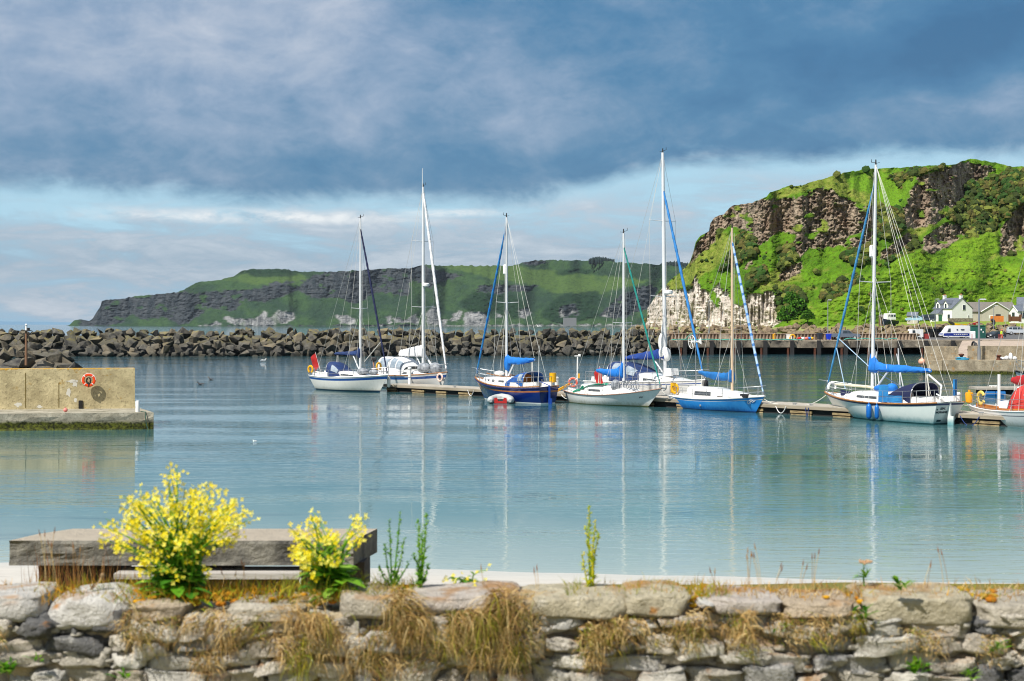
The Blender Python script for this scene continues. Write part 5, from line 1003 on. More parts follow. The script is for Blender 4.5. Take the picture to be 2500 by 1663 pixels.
mb = MB(); mb.loft([[(b7.xd(q), b7.side*b7.hb(q)*k, b7.sheer(q)+h) for k, h in ((.82, .05), (.80, .55), (.78, .95))] for q in (.345, .385, .42)], closed=False); mb.loft([[(b7.xd(q), b7.side*b7.hb(.3)*.82, b7.sheer(q)+h) for h in (.05, .42)] for q in (.24, .30, .345)], closed=False); b7.child(mb, 'cockpit_dodger', M_sky, True)
mb = MB(); mb.ball((b7.xd(.475), b7.side*.25, b7.sheer(.47)+.72), (.75, .36, .22), 14, 8); mb.ball((b7.xd(.42), b7.side*.2, b7.sheer(.47)+.78), (.3, .35, .25), 10, 7); b7.child(mb, 'folded_awning', M_blue, True)
mb = MB(); mb.box((b7.xd(.285), b7.side*.35, b7.sheer(.3)+.42), (.6, .06, .55)); b7.child(mb, 'companionway_door', M_varn)
mb = MB(); mb.prism([(b7.xd(.71), .05), (b7.xd(.83), .1), (b7.xd(.83), .42), (b7.xd(.71), .30)], b7.side*.30-.02, b7.side*.30+.02, M=Matrix.Translation((0, 0, b7.sheer(.77)))); b7.child(mb, 'spray_dodger', M_dnavy)
mb = MB(); mb.tube([(b7.xd(.88), .25, b7.sheer(.88)+.62), (b7.mx+.2, .2, b7.sheer(.6)+.75), (b7.mx-1.3, .2, b7.sheer(.5)+.66)], .07, 8); b7.child(mb, 'spinnaker_pole', P('cream_pole', S(232, 226, 196, .85), .5))
mb = MB(); sx = -b7.L/2; mb.box((sx+.10, 0, .35), (.16, .10, 1.7)); mb.box((sx-.02, 0, .0), (.34, .08, .9)); mb.bar((sx+.05, 0, 1.2), (sx+1.0, 0, 1.55), .035); b7.child(mb, 'rudder', pale)
mb = MB(); mb.tube([(sx+.3, .5, b7.sheer(0)), (sx+.5, .15, 2.0), (b7.mx-4.2, 0, 2.55)], .055, 8); b7.child(mb, 'boom_gallows', M_alu)
mb = MB(); mb.box((sx+.25, -b7.side*.55, b7.sheer(0)+.75), (.10, .24, .85), .3); b7.child(mb, 'steering_vane', M_sky)
mb = MB()
for q, h, l in ((.735, 2.6, .6), (.70, 2.75, .1), (.66, 2.9, -.35), (.50, 2.9, .0), (.46, 2.6, -.5)): mb.bar((b7.xd(q), -b7.side*1.2, b7.sheer(q)), (b7.xd(q)-l, -b7.side*1.0, b7.sheer(q)+h), .035, .028, 6)
b7.child(mb, 'shore_prop', M_alu)
mb = MB(); mb.tube([b7.stay(4.4, 13.2), Vector((b7.mx, 0, 2.7)), Vector((b7.xd(.4), -b7.side*.8, 1.6))], .028, 5); mb.bar(b7.stay(3.9, 13.2), Vector((b7.xd(.79), .3, 1.55)), .026); b7.child(mb, 'slack_halyard', P('pale_blue_line', S(170, 200, 226, .8), .7))
mb = MB()
for sd in (1, -1): mb.bar(b7.mt, Vector((sx+.4, sd*.9, b7.sheer(0)+.1)), .010, n=4)
mb.bar(b7.at(8.0), Vector((b7.xd(.44), .4, 2.8)), .009, n=4); mb.bar(b7.at(8.0), Vector((b7.xd(.36), -.4, 2.8)), .009, n=4); b7.child(mb, 'running_backstay', M_rope)
mb = MB(); mb.ring((b7.xd(.90), b7.side*.35, b7.sheer(.9)+.42), .26, .07, 'x', 18, 8, a0=R(-20), a1=R(200)); b7.child(mb, 'hose_coil', M_white, True)
s_ = b7.side
def lettering(text, size, M, mat, parent, name='lettering'):
    cu = bpy.data.curves.new('lettering', 'FONT'); cu.body = text; cu.size = size; cu.extrude = .004; cu.align_x = 'CENTER'; cu.space_character = 1.05; cu.offset = .004
    o = bpy.data.objects.new('lettering', cu); COL.objects.link(o); dg_ = bpy.context.evaluated_depsgraph_get(); me = bpy.data.meshes.new_from_object(o.evaluated_get(dg_)); bpy.data.objects.remove(o); me.materials.clear(); me.materials.append(mat); me.transform(M); return link(name, me, parent)
M_ink = P('dark_lettering', S(24, 56, 66, .8), .5)
tp = lambda y_, f: Vector((b7.hp(0, f, 1).x-.012, y_, f*b7.sheer(0)))
def transom_M(y_, z):
    a, c = b7.hp(0, .9, 1), b7.hp(0, .3, 1); up = Vector((a.x-c.x, 0, a.z-c.z)).normalized(); right = Vector((0, -1, 0)); nor = right.cross(up); f = z/b7.sheer(0); o_ = Vector((b7.hp(0, f, 1).x, y_, z))+nor*.02
    return Matrix.Translation(o_) @ Matrix((right, up, nor)).transposed().to_4x4()
lettering('SEAL', .17, transom_M(s_*.42, .80), M_ink, b7.o); lettering('MORNING', .165, transom_M(s_*.42, .60), M_ink, b7.o)
mb = MB(); mb.v = []; 
q0 = transom_M(s_*.42, .2); mb.box((0, 0, 0), (.28, .10, .01)); me = mb.mesh('maker_plate', M_ink); me.transform(q0); link('maker_plate', me, b7.o)
mb = MB(); mb.ball((0, 0, 0), (.045, .045, .008), 10, 5); me = mb.mesh('exhaust_outlet', M_ink); me.transform(transom_M(s_*.80, .80)); link('exhaust_outlet', me, b7.o)
for q, lab in ((.455, 'long blue fender on the pale green hull, nearer the bow'), (.390, 'smaller blue fender on the pale green hull, nearer the stern')):
    pp = b7.hp(q, .8, s_, .17); fender(lab, b7.world((pp.x, pp.y, .10 if q > .42 else .13)), .82 if q > .42 else .76, .15 if q > .42 else .125)

# ---- red canvas boat at the right edge
b8 = Yacht('white motor sailer with red sprayhood and orange woodwork at the right edge', 2640, 2397, 72.2, 8.6, 2.7, (.88, .78, 1.2), .9, .75, .62, [hull_paint('white_hull_grey', (.82, .82, .81), (.72, .73, .73)), P('maroon_antifoul', S(70, 16, 30, .6), .6), M_gel, P('grey_line', S(120, 126, 140, .7), .5)], lv(.70, .76, .05), True)
b8.rail(M_gel, .035); b8.rail(M_varn, .07, .12, .8, z=.10, name='wooden_coaming', out=-.22); b8.cabin(.32, .80, .62, [(0, .5), (.5, .5), (.8, .35), (1, .05)], wins=[(.3, .6, .3, .6, None)]); b8.coaming(.08, .34, .22, mat=M_varn)
b8.hood(.48, .74, .84, 1.35, P('coral_canvas', S(224, 74, 64, .8), .75, S(200, 50, 46, .8), 2.5), .1, skew=.7, glass=[(.4, .7, 0, 1, 2, 4)], front=.5); b8.rails(h=.62, stn=(.24, .4, .55, .7), pushpit=.16)
b8.mast(.62, 11.5, r=.085, spread=(.45,), fore=None); b8.boom(2.30, 2.5, .0, cover=[P('red_canvas_cover', S(200, 34, 40, .8), .75, S(160, 24, 30, .8), 2.0)], prof=[(0, 1.0), (.1, .6), (.4, .4), (1, .16)], droop=.18)
mb = MB(); mb.box((b8.xd(.30), -.6, b8.sheer(.3)+1.0), (.10, .10, 1.7)); b8.child(mb, 'hood_post', M_white)
mb = MB(); mb.loft([[(a*math.cos(t), b_*math.sin(t), z) for t in [2*math.pi*k/10 for k in range(10)]] for a, b_, z in ((.10, .08, 0), (.19, .14, .06), (.22, .16, .5), (.2, .15, .56), (.07, .07, .58), (.07, .07, .70))]); tag(mb.build('liferaft_canister', P('amber_plastic', S(246, 176, 20, .85), .5, S(230, 150, 14, .85), 3.0), None, True, b8.world((b8.xd(.03), -.9, b8.sheer(0)+.12))), 'amber canister with white cap on the stern rail of the red hooded boat', 'canister')
horseshoe('pale yellow horseshoe buoy on the rail of the red hooded boat', b8.world((b8.xd(.17), -.95, b8.sheer(.17)+.55)), math.atan2(b8.h[1], b8.h[0]), P('pale_yellow', S(242, 210, 100, .85), .5), tilt=R(-90), R_=.3)

# ---- small pontoon and work boat behind it
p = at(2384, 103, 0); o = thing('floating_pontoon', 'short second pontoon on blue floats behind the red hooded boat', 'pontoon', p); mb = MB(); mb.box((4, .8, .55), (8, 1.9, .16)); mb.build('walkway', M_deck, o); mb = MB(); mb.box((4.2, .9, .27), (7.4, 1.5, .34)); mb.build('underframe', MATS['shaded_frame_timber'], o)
for k in range(2): mb = MB(); mb.bar((.6+k*.75, .1, .12), (1.3+k*.75, .1, .12), .3, .3, 12); mb.build('float', P('blue_drum', S(30, 110, 180, .8), .5), o)
mb = MB(); mb.bar((1.0, .3, .72), (1.6, .3, .72), .04); mb.bar((1.2, .3, .62), (1.2, .3, .72), .04); mb.bar((1.45, .3, .62), (1.45, .3, .72), .04); tag(mb.build('cleat', M_white, None, False, p), 'white mooring cleat on the short blue floated pontoon', 'cleat')
b9 = Yacht('grey bowed work boat cut off by the right edge of the picture', 2478, 2680, 92, 9, 3.0, (1.1, 1.3, 2.25), 1.1, .2, .8, [GEL('grey_gelcoat', (.62, .65, .70), (.54, .58, .63)), M_anti, M_bootn, M_stripe], lv(None, None, .08), True, name='work_boat')
b9.rail(M_black, .06); b9.rails(h=.75, pulpit=.3, aft=False, stn=(.3, .5)); b9.cabin(.2, .6, .7, [(0, 1.8), (.9, 1.7), (1, .6)])

# ---- mooring lines
def line(a, b_, sag, mat, lab, r=.02): mb = MB(); a, b_ = Vector(a), Vector(b_); mb.tube([a.lerp(b_, u)-Vector((0, 0, sag*4*u*(1-u))) for u in np.linspace(0, 1, 12)], r, 5); tag(mb.build('mooring_rope', mat), lab, 'rope')
line(b3.world((b3.xd(.08), b3.side*.9, 1.1)), on_pontoon(1348, .1), .12, M_rope, 'pale mooring line running from the stern of the navy yacht', .025)
line(b4.world((b4.xd(.99), 0, 1.1)), on_pontoon(1650, .1), .1, M_rope, 'mooring line from the bow of the green covered sloop', .02)
line(b6.world((b6.xd(.98), 0, .9)), on_pontoon(1900, .1), .1, M_rope, 'mooring line from the bow of the bright blue sloop', .02)
line(b7.world((-b7.L/2+.2, -b7.side*.9, 1.1)), b8.world((b8.xd(.03), -.8, .95)), .1, M_white, 'white line stretched between the pale green yacht and the red hooded boat', .025)
line(b7.world((b7.xd(.98), 0, 1.2)), on_pontoon(1965, .1), .12, M_rope, 'thin mooring line from the bow of the pale green yacht', .018)
line(b1.world((b1.xd(.66), .2, 2.3)), b1.world(b1.stay(3.9, 12.7)), .0, M_rope, 'white line running up from the deck of the leftmost sloop to its forestay', .03)

# ================================================================ HOUSES, VEHICLES AND QUAYSIDE THINGS
M_render = P('white_render', (.85, .85, .84), .8, (.80, .80, .79), .6); M_harl = P('grey_render', S(206, 200, 186, .75), .9, S(190, 184, 170, .75), 1.5); M_slate = P('blue_slate', S(120, 128, 142, .7), .6, S(96, 104, 118, .7), 1.5, bs=6, bd=.02); M_tile = P('brown_slate', S(140, 134, 126, .7), .8, S(116, 112, 108, .7), 1.5, bs=6, bd=.02)
def house(name, label, loc, rz, w, d, he, hr, wall, roof, wins=(), door=None, chim=(), cat='house', bargeboard=None, kids=None):
    """ridge along local x; w along the ridge, d across"""
    o = thing(name, label, cat, loc, rz); mb = MB(); pr = [(-d/2, -1.0), (d/2, -1.0), (d/2, he), (0, hr), (-d/2, he)]; R90 = Matrix.Rotation(math.pi/2, 4, 'Z'); mb.prism(pr, -w/2, w/2, M=R90); mb.build('wall', wall, o)
    mb = MB(); e = .25; sl_ = (hr-he)/(d/2)
    for sd in (1, -1):
        a = [(0, hr+.02), (sd*(d/2+e), he-e*sl_+.02), (sd*(d/2+e), he-e*sl_+.20), (0, hr+.20)]; mb.prism(a, -w/2-.12, w/2+.12, M=R90)
    rf = mb.build('roof', roof, o)
    if bargeboard:
        mb = MB()
        for x in (-w/2-.15, w/2+.15):
            for sd in (1, -1): mb.tube([(x, 0, hr+.06), (x, sd*(d/2+.2), he-.10)], .12, 4)
        mb.build('bargeboard', bargeboard, o)
    for x in chim:
        mb = MB(); mb.box((x, 0, hr+.25), (.62, .85, 1.2)); mb.box((x, 0, hr+.9), (.74, .97, .12)); c = mb.build('chimney', wall, rf); mb = MB(); mb.bar((x, -.2, hr+.96), (x, -.2, hr+1.3), .13); mb.bar((x, .2, hr+.96), (x, .2, hr+1.3), .13); mb.build('chimney_pot', P('terracotta', S(190, 120, 90, .7), .8), rf)
    def win(face, u, z, ww, wh, fm=None, gm=None, nm='window'):
        M = {'f': Matrix.Translation((u, -d/2, z)), 'r': Matrix.Translation((w/2, u, z)) @ Matrix.Rotation(math.pi/2, 4, 'Z'), 'l': Matrix.Translation((-w/2, u, z)) @ Matrix.Rotation(-math.pi/2, 4, 'Z'), 'b': Matrix.Translation((u, d/2, z)) @ Matrix.Rotation(math.pi, 4, 'Z')}[face]
        mb = MB(); mb.box((0, -.03, 0), (ww+.16, .10, wh+.16)); me = mb.mesh(nm, fm or M_white); me.transform(M); f = link(nm, me, o); mb = MB(); mb.box((0, -.06, 0), (ww, .10, wh)); me = mb.mesh('pane', gm or M_glass); me.transform(M); link('pane', me, f)
    for q in wins: win(*q)
    if kids: kids(o, win)
    return o
M_dgreen = P('green_paint', S(20, 110, 70, .8), .5)
def cottage(o, win):
    for x in (-1.9, 1.3):                                   # two gabled dormers on the front slope
        mb = MB(); mb.prism([(-.75, 3.2), (.75, 3.2), (.75, 5.0), (0, 5.75), (-.75, 5.0)], -3.62, -1.2, M=Matrix.Translation((x, 0, 0))); dm = mb.build('dormer', M_render, o); mb = MB()
        for sd in (1, -1): mb.prism([(0, 5.78), (sd*.95, 4.83), (sd*.95, 4.98), (0, 5.95)], -3.8, -.9, M=Matrix.Translation((x, 0, 0)))
        mb.build('dormer_roof', M_slate, dm); mb = MB(); mb.box((x, -3.64, 4.35), (.62, .10, 1.1)); mb.build('dormer_window', M_glass, dm)
    mb = MB(); mb.prism([(-1.5, -1), (1.5, -1), (1.5, 2.2), (-1.5, 2.2)], -5.4, -3.5, M=Matrix.Translation((-1.4, 0, 0))); pc = mb.build('porch', M_render, o); mb = MB(); mb.add([(-3.1, -5.6, 2.15), (.3, -5.6, 2.15), (.0, -3.5, 3.6), (-2.8, -3.5, 3.6), (-3.1, -3.5, 2.15), (.3, -3.5, 2.15)], [(0, 1, 2, 3), (0, 3, 4), (1, 5, 2)]); mb.build('porch_roof', M_slate, pc)
    mb = MB(); mb.box((-.0+.12, -4.5, 1.0), (.06, 1.2, 1.9)); mb.box((-1.4, -5.42, 1.1), (1.6, .06, 1.8)); mb.build('green_door', M_dgreen, pc)
house('cottage', 'white rendered cottage with slate roof, dormers and two chimneys below the hill', at(2326, 398, 6.0), R(-66), 7.6, 7.2, 3.6, 6.4, M_render, M_slate, wins=[('r', .6, 3.9, .9, 1.3), ('f', 2.6, 1.3, .9, 1.3), ('r', 2.2, 1.4, .2, .6)], chim=(-3.3, 3.3), kids=cottage)
def hall(o, win):
    mb = MB(); mb.prism([(-4.1, -1), (4.1, -1), (4.1, 2.7), (0, 5.2), (-4.1, 2.7)], -7.5, 0, M=Matrix.Translation((.2, 0, 0))); g = mb.build('gable_wing', M_harl, o); mb = MB()
    for sd in (1, -1): mb.prism([(0, 5.22), (sd*4.4, 2.55), (sd*4.4, 2.75), (0, 5.42)], -7.7, -.1, M=Matrix.Translation((.2, 0, 0)))
    mb.build('wing_roof', M_tile, g); mb = MB()
    for sd in (1, -1): mb.tube([(.2, -7.75, 5.3), (.2+sd*4.4, -7.75, 2.62)], .13, 4)
    mb.build('bargeboard', M_white, g); mb = MB(); mb.box((.7, -7.52, .95), (1.4, .08, 2.0)); mb.build('doorway', P('dark_doorway', (.01, .01, .02), .8), g); mb = MB(); mb.box((-1.1, -7.52, 1.2), (1.5, .06, .95)); mb.build('white_panel', M_white, g)
house('village_hall', 'low grey rendered hall with a wide white edged gable and dark doorway', at(2409, 408, 6.1), 0, 14.4, 8.6, 2.7, 5.3, M_harl, M_tile, wins=[('f', -5.6, 1.3, .15, 1.2), ('f', -6.4, 1.3, .15, 1.2)], kids=hall)
house('bungalow', 'small white building with slate roof and bay window at the right edge', at(2502, 372, 6.0), R(8), 6.2, 4.6, 2.6, 4.0, M_render, M_slate, wins=[('l', 0, 1.5, 1.4, 1.6), ('f', -1.9, 1.5, 1.2, 1.5)], bargeboard=M_white)
house('tall_house', 'two storey white house with chimney rising behind the small slate roofed building', at(2508, 412, 6.3), R(-20), 5.6, 5, 4.6, 6.6, M_render, M_slate, wins=[('f', -1.2, 3.6, .9, 1.1)], chim=(2.0,))
mbw = MB(); tag(mbw.box((0, 0, .2), (6.6, .5, 1.5)).build('garden_wall', concrete('rubble_wall', S(170, 160, 140, .7), S(100, 94, 84, .7), ns=2.2), None, False, at(2345, 385, 5.9)), 'low rubble stone wall between the cottage and the hall', 'wall')
mbw = MB(); mbw.box((0, 0, .7), (3.6, .15, 1.6)); tag(mbw.build('board_fence', P('orange_boards', S(236, 140, 60, .8), .8, S(200, 116, 50, .8), 1.5), None, False, at(2434, 388, 6.0)), 'orange boarded panel standing in front of the grey hall', 'fence')
mbw = MB(); mbw.box((0, 0, .6), (2.2, .15, 1.3)); mbw.box((-1.4, 0, .8), (.5, .5, 1.9)); mbw.box((1.4, 0, .8), (.5, .5, 1.9)); tag(mbw.build('gate', P('brown_gate_wood', S(130, 84, 54, .7), .8, S(104, 66, 44, .7), 2.0), None, False, at(2478, 368, 6.0)), 'brown wooden gate between posts beside the small white building', 'gate')
house('shed', 'small pale stone shed with dark roof at the foot of the hill', at(2229, 368, 6.1), R(-30), 2.6, 2.0, 1.4, 2.1, M_harl, M_slate, wins=[('r', 0, .5, .7, .9, M_dgreen, M_dgreen)], cat='shed')
house('shed', 'brown boarded shed half hidden by the tall mast on the right', at(2159, 352, 5.7), R(5), 2.3, 1.8, 1.3, 1.7, P('shed_boards', S(120, 96, 80, .7), .9), M_tile, wins=[('f', 0, .5, .6, .8, M_dark, M_dark)], cat='shed')

M_tyre = P('tyre_rubber', (.012, .012, .013), .8); M_rim = P('alloy_rim', (.55, .56, .58), .35, metal=.5)
def car(name, label, cat, loc, rz, body, width, bm_, wheels, glass, extra=None, tumble=.0, gm=None, lights=None):
    """side profile pushed to width; glass = [(polygon, side 's' or 'x')]; wheels = (front x, rear x, radius)"""
    o = thing(name, label, cat, loc, rz); mb = MB(); lo = [p for p in body]; n_ = len(lo); vs = []
    for sd in (-1, 1): vs += [(x, sd*(width/2-max(0, z-1.0)*tumble), z) for x, z in lo]
    mb.add(vs, [tuple(range(n_)), tuple(range(2*n_-1, n_-1, -1))]+[(k, k+n_, (k+1) % n_+n_, (k+1) % n_) for k in range(n_)]); bo = mb.build('body', bm_, o)
    for poly in glass:
        mb = MB()
        for sd in (-1, 1): mb.add([(x, sd*(width/2-max(0, z-1.0)*tumble+.012), z) for x, z in poly], [tuple(range(len(poly)))])
        mb.build('window', gm or M_glass, o)
    fx, rx, r = wheels
    for x in (fx, rx):
        for sd in (-1, 1):
            mb = MB(); y_ = sd*(width/2-.08); mb.ring((x, y_, r), r*.76, r*.26, 'y', 18, 6); t = mb.build('wheel', M_tyre, o, True); mb = MB(); mb.bar((x, y_-.06, r), (x, y_+sd*.09, r), r*.66, r*.6, 14); mb.build('rim', M_rim, t)
    for sd in (-1, 1):
        x, z, hw, hh = lights or (max(p[0] for p in body)-.02, .72, .16, .1); mb = MB(); mb.box((x, sd*(width/2-.25), z), (.12, hw*2, hh*2)); mb.build('headlight', P('headlight_glass', (.75, .76, .78), .15), o)
    if extra: extra(o)
    return o
M_vw = GEL('van_white', (.80, .81, .82)); M_vb = GEL('van_blue', S(20, 50, 150, .8))
def van_x(o):
    mb = MB()
    for sd in (-1, 1): mb.add([(x, sd*1.012, z) for x, z in ((-2.72, .55), (2.70, .55), (2.62, 1.02), (1.9, 1.08), (-2.74, 1.05))], [(0, 1, 2, 3, 4)])
    mb.add([(2.80, -.95, .5), (2.80, .95, .5), (2.74, .95, 1.02), (2.74, -.95, 1.02)], [(0, 1, 2, 3)]); mb.build('blue_band', M_vb, o)
    mb = MB(); mb.add([(1.72+.01, -.86, 2.02), (1.72+.01, .86, 2.02), (2.33, .92, 1.25), (2.33, -.92, 1.25)], [(0, 1, 2, 3)]); mb.build('windscreen', M_glass, o)
    mb = MB(); mb.box((2.8, 0, .45), (.08, 1.8, .25)); mb.build('bumper', M_black, o); mb = MB(); mb.box((2.84, 0, .62), (.02, .52, .11)); mb.build('number_plate', M_white, o)
    mb = MB()
    for sd in (-1, 1):
        for x, z, w_, h_ in ((-.05, 1.72, .3, .22), (-1.1, 1.78, .75, .12), (-1.1, 1.63, .6, .08)): mb.box((x, sd*1.012, z), (w_, .01, h_))
    mb.build('side_marking', P('dark_blue_print', S(40, 50, 90, .8), .5), o); mb = MB()
    for sd in (-1, 1):
        for k in range(7): mb.box((.55-.42*k, sd*1.022, .84), (.3 if k % 3 else .2, .01, .12))
        mb.box((-.4, sd*1.015, .42), (3.0, .02, .07))
    mb.build('side_print', M_white, o)
car('parked_van', 'white high roofed van with dark blue lower half parked on the quay', 'van', at(2331, 271, 2.46), R(187), [(-2.75, .35), (2.72, .35), (2.80, .62), (2.72, 1.02), (2.35, 1.22), (1.74, 2.05), (1.45, 2.42), (1.0, 2.55), (-2.6, 2.52), (-2.75, 2.3)], 2.0, M_vw, (1.72, -1.75, .34), [[(1.95, 1.25), (1.25, 1.25), (1.25, 1.95), (1.65, 1.95)]], van_x, .05)
carprof = [(-2.0, .32), (2.0, .30), (2.08, .62), (1.95, .82), (.95, .98), (.25, 1.42), (-.9, 1.46), (-1.75, 1.05), (-2.05, .95)]
def car_x(o):
    mb = MB(); mb.add([(.99, -.66, 1.0), (.99, .66, 1.0), (.30, .58, 1.41), (.30, -.58, 1.41)], [(0, 1, 2, 3)]); mb.build('windscreen', M_glass, o); mb = MB(); mb.box((2.07, 0, .5), (.03, .5, .11)); mb.build('number_plate', M_white, o)
car('parked_car', 'black hatchback parked between the green cabin and the worker', 'car', at(2430, 268, 2.46), R(212), carprof, 1.74, GEL('car_black', (.02, .022, .028), None, .12), (1.3, -1.3, .31), [[(.85, .98), (-.2, .98), (-.2, 1.38), (.28, 1.38)], [(-.28, .98), (-1.5, 1.02), (-.9, 1.38), (-.28, 1.38)]], car_x, .3)
suv = [(-2.15, .42), (2.15, .40), (2.22, .75), (2.1, 1.0), (1.05, 1.10), (.40, 1.66), (-1.9, 1.70), (-2.12, 1.15), (-2.2, .9)]
def suv_x(o):
    mb = MB(); mb.add([(1.08, -.72, 1.12), (1.08, .72, 1.12), (.46, .64, 1.64), (.46, -.64, 1.64)], [(0, 1, 2, 3)]); mb.build('windscreen', M_glass, o); mb = MB()
    for sd in (-1, 1): mb.bar((.2, sd*.6, 1.76), (-1.8, sd*.6, 1.78), .03)
    mb.build('roof_rail', M_dark, o)
car('parked_car', 'silver estate car with roof rails parked at the right edge', 'car', at(2484, 296, 3.02), R(-10), suv, 1.8, P('car_silver', (.55, .58, .62), .3, metal=.3), (1.35, -1.35, .36), [[(.95, 1.12), (-.1, 1.12), (-.1, 1.58), (.42, 1.58)], [(-.18, 1.12), (-1.1, 1.12), (-1.1, 1.58), (-.18, 1.58)], [(-1.2, 1.14), (-1.9, 1.2), (-1.75, 1.55), (-1.2, 1.58)]], suv_x, .22)
pick = [(-2.5, .5), (2.4, .45), (2.48, .75), (2.35, 1.05), (1.2, 1.12), (.55, 1.68), (-.55, 1.72), (-.72, 1.12), (-2.5, 1.10)]
car('pickup_truck', 'grey double cab pickup parked beside the bins on the quay', 'pickup', at(2064, 252.6, 2.46), R(-4), pick, 1.8, P('truck_grey', S(120, 132, 150, .75), .35, metal=.3), (1.5, -1.5, .38), [[(1.1, 1.14), (.35, 1.14), (.35, 1.6), (.56, 1.6)], [(.27, 1.14), (-.6, 1.14), (-.48, 1.62), (.27, 1.62)]], None, .18)
mini = [(-1.3, .4), (1.25, .4), (1.32, .9), (1.2, 1.1), (1.05, 1.85), (-1.3, 1.85)]
car('utility_buggy', 'boxy white utility buggy parked beside the glass shelter', 'utility vehicle', at(2234, 262, 2.46), R(196), mini, 1.35, M_vw, (.85, -.85, .30), [[(.95, 1.15), (.35, 1.15), (.35, 1.65), (.92, 1.65)]], None, .04)
vanp = [(-2.3, .35), (2.2, .33), (2.3, .7), (1.5, 1.05), (.9, 1.75), (-2.2, 1.85), (-2.35, 1.0)]
car('parked_van', 'dark grey minivan parked beside the white cottage', 'van', at(2262, 372, 6.0), R(195), vanp, 1.8, P('van_slate_grey', S(70, 80, 100, .7), .3), (1.4, -1.4, .33), [[(1.25, 1.08), (.2, 1.08), (.2, 1.62), (.85, 1.62)], [(.1, 1.08), (-2.1, 1.1), (-2.05, 1.68), (.1, 1.65)]], None, .18)
car('parked_car', 'small pale blue car in front of the stone shed', 'car', at(2232, 356, 5.9), R(160), carprof, 1.7, GEL('car_pale_blue', S(170, 206, 230, .8)), (1.3, -1.3, .31), [[(.85, .98), (-.2, .98), (-.2, 1.38), (.28, 1.38)], [(-.28, .98), (-1.5, 1.02), (-.9, 1.38), (-.28, 1.38)]], car_x, .3)
# bus shelter
o = thing('glass_shelter', 'long dark framed glass shelter standing behind the van', 'shelter', at(2277, 276, 2.46)); mb = MB(); mb.box((0, 0, 2.12), (5.5, 1.6, .10)); mb.build('roof', M_dark, o); mb = MB()
for k in range(6): mb.bar((-2.6+k*1.04, .7, 0), (-2.6+k*1.04, .7, 2.1), .045); mb.bar((-2.6+k*1.04, -.7, 0), (-2.6+k*1.04, -.7, 2.1), .045)
mb.build('frame', M_dark, o); mb = MB(); mb.box((0, .74, 1.25), (5.3, .02, 1.4)); mb.build('pane', P('shelter_glass', (.18, .22, .23), .1, (.08, .1, .1), .8), o); mb = MB(); mb.box((-.9, -.2, .6), (1.6, .6, 1.1)); mb.box((1.3, .1, .75), (2.2, .8, 1.45)); mb.build('luggage_cage', M_black, o)
mb = MB(); mb.loft([[(-.5, -.35, 0), (.5, -.35, 0), (.5, .35, 0), (-.5, .35, 0)], [(-.62, -.42, 1.0), (.62, -.42, 1.0), (.62, .42, 1.0), (-.62, .42, 1.0)]]); tag(mb.build('red_crate', P('dull_red', S(180, 60, 60, .7), .7), None, False, at(2260, 262.5, 2.46)), 'dull red bin standing in front of the glass shelter', 'bin')
# green cabin and freezer
o = thing('green_cabin', 'dark green cabin standing on the quay between the white van and black car', 'cabin', at(2387, 268, 2.46), R(-12)); mb = MB(); mb.box((0, 0, 1.22), (2.6, 2.2, 2.4)); mb.build('wall', P('cabin_green', S(20, 104, 90, .75), .5, S(16, 88, 78, .75), 1.0), o); mb = MB(); mb.box((0, 0, 2.5), (2.8, 2.4, .14)); mb.build('roof', M_dgreen, o); mb = MB(); mb.box((.75, -1.12, 1.1), (.8, .06, 1.9)); mb.build('door', P('door_green', S(14, 84, 76, .75), .5), o); mb = MB(); mb.box((.5, -1.16, 1.75), (.22, .03, .3)); mb.box((.85, -1.16, 1.3), (.2, .03, .22)); mb.build('notice', M_white, o)
mb = MB(); mb.loft([[(-.45, -.3, 0), (.45, -.3, 0), (.45, .3, 0), (-.45, .3, 0)], [(-.45, -.3, 1.35), (.45, -.3, 1.35), (.45, .3, 1.35), (-.45, .3, 1.35)], [(-.4, -.27, 1.42), (.4, -.27, 1.42), (.4, .27, 1.42), (-.4, .27, 1.42)]]); tag(mb.build('chest_freezer', M_vw, None, False, at(2374, 265.5, 2.5)), 'white upright chest standing against the green cabin', 'chest')
for px, lab in ((2373, 'thin red post in front of the white chest'), (2439, 'thin red post just left of the worker')):
    mb = MB(); mb.bar((0, 0, 0), (0, 0, .8), .06); mb.ball((0, 0, .84), (.09, .09, .08), 8, 6); tag(mb.build('red_post', P('red_paint', S(200, 60, 40, .8), .5), None, False, at(px, 258, 2.47)), lab, 'post')
# worker in hi-vis
def person(name, label, loc, rz, joints, edges, rad, mats, zsplit, head):
    o = thing(name, label, 'person', loc, rz); me = bpy.data.meshes.new('body'); me.from_pydata(joints, edges, []); b_ = link('body', me); sk = b_.modifiers.new('s', 'SKIN'); sk.use_smooth_shade = True
    for v, r in zip(me.skin_vertices[0].data, rad): v.radius = (r, r)
    me.skin_vertices[0].data[0].use_root = True; ss_ = b_.modifiers.new('u', 'SUBSURF'); ss_.levels = ss_.render_levels = 1
    dg_ = bpy.context.evaluated_depsgraph_get(); m2 = bpy.data.meshes.new_from_object(b_.evaluated_get(dg_)); bpy.data.objects.remove(b_); m2.materials.clear()
    for m in mats: m2.materials.append(m)
    for p in m2.polygons:
        z = p.center.z; p.material_index = next((i for i, t in enumerate(zsplit) if z < t), len(zsplit))
        if abs(p.center.x) > .2 and .66 < z < .86: p.material_index = 3
    link('body', m2, o); mb = MB(); mb.ball((0, -.02, 1.69), (.115, .13, .10), 12, 8); mb.box((0, -.14, 1.67), (.16, .12, .03)); mb.build('cap', head, o, True); return o
M_skin = P('skin', S(220, 170, 140, .8), .6); M_hiv = P('hi_vis_yellow', S(210, 240, 60, .85), .7); M_hio = P('hi_vis_orange', S(255, 96, 30, .85), .7)
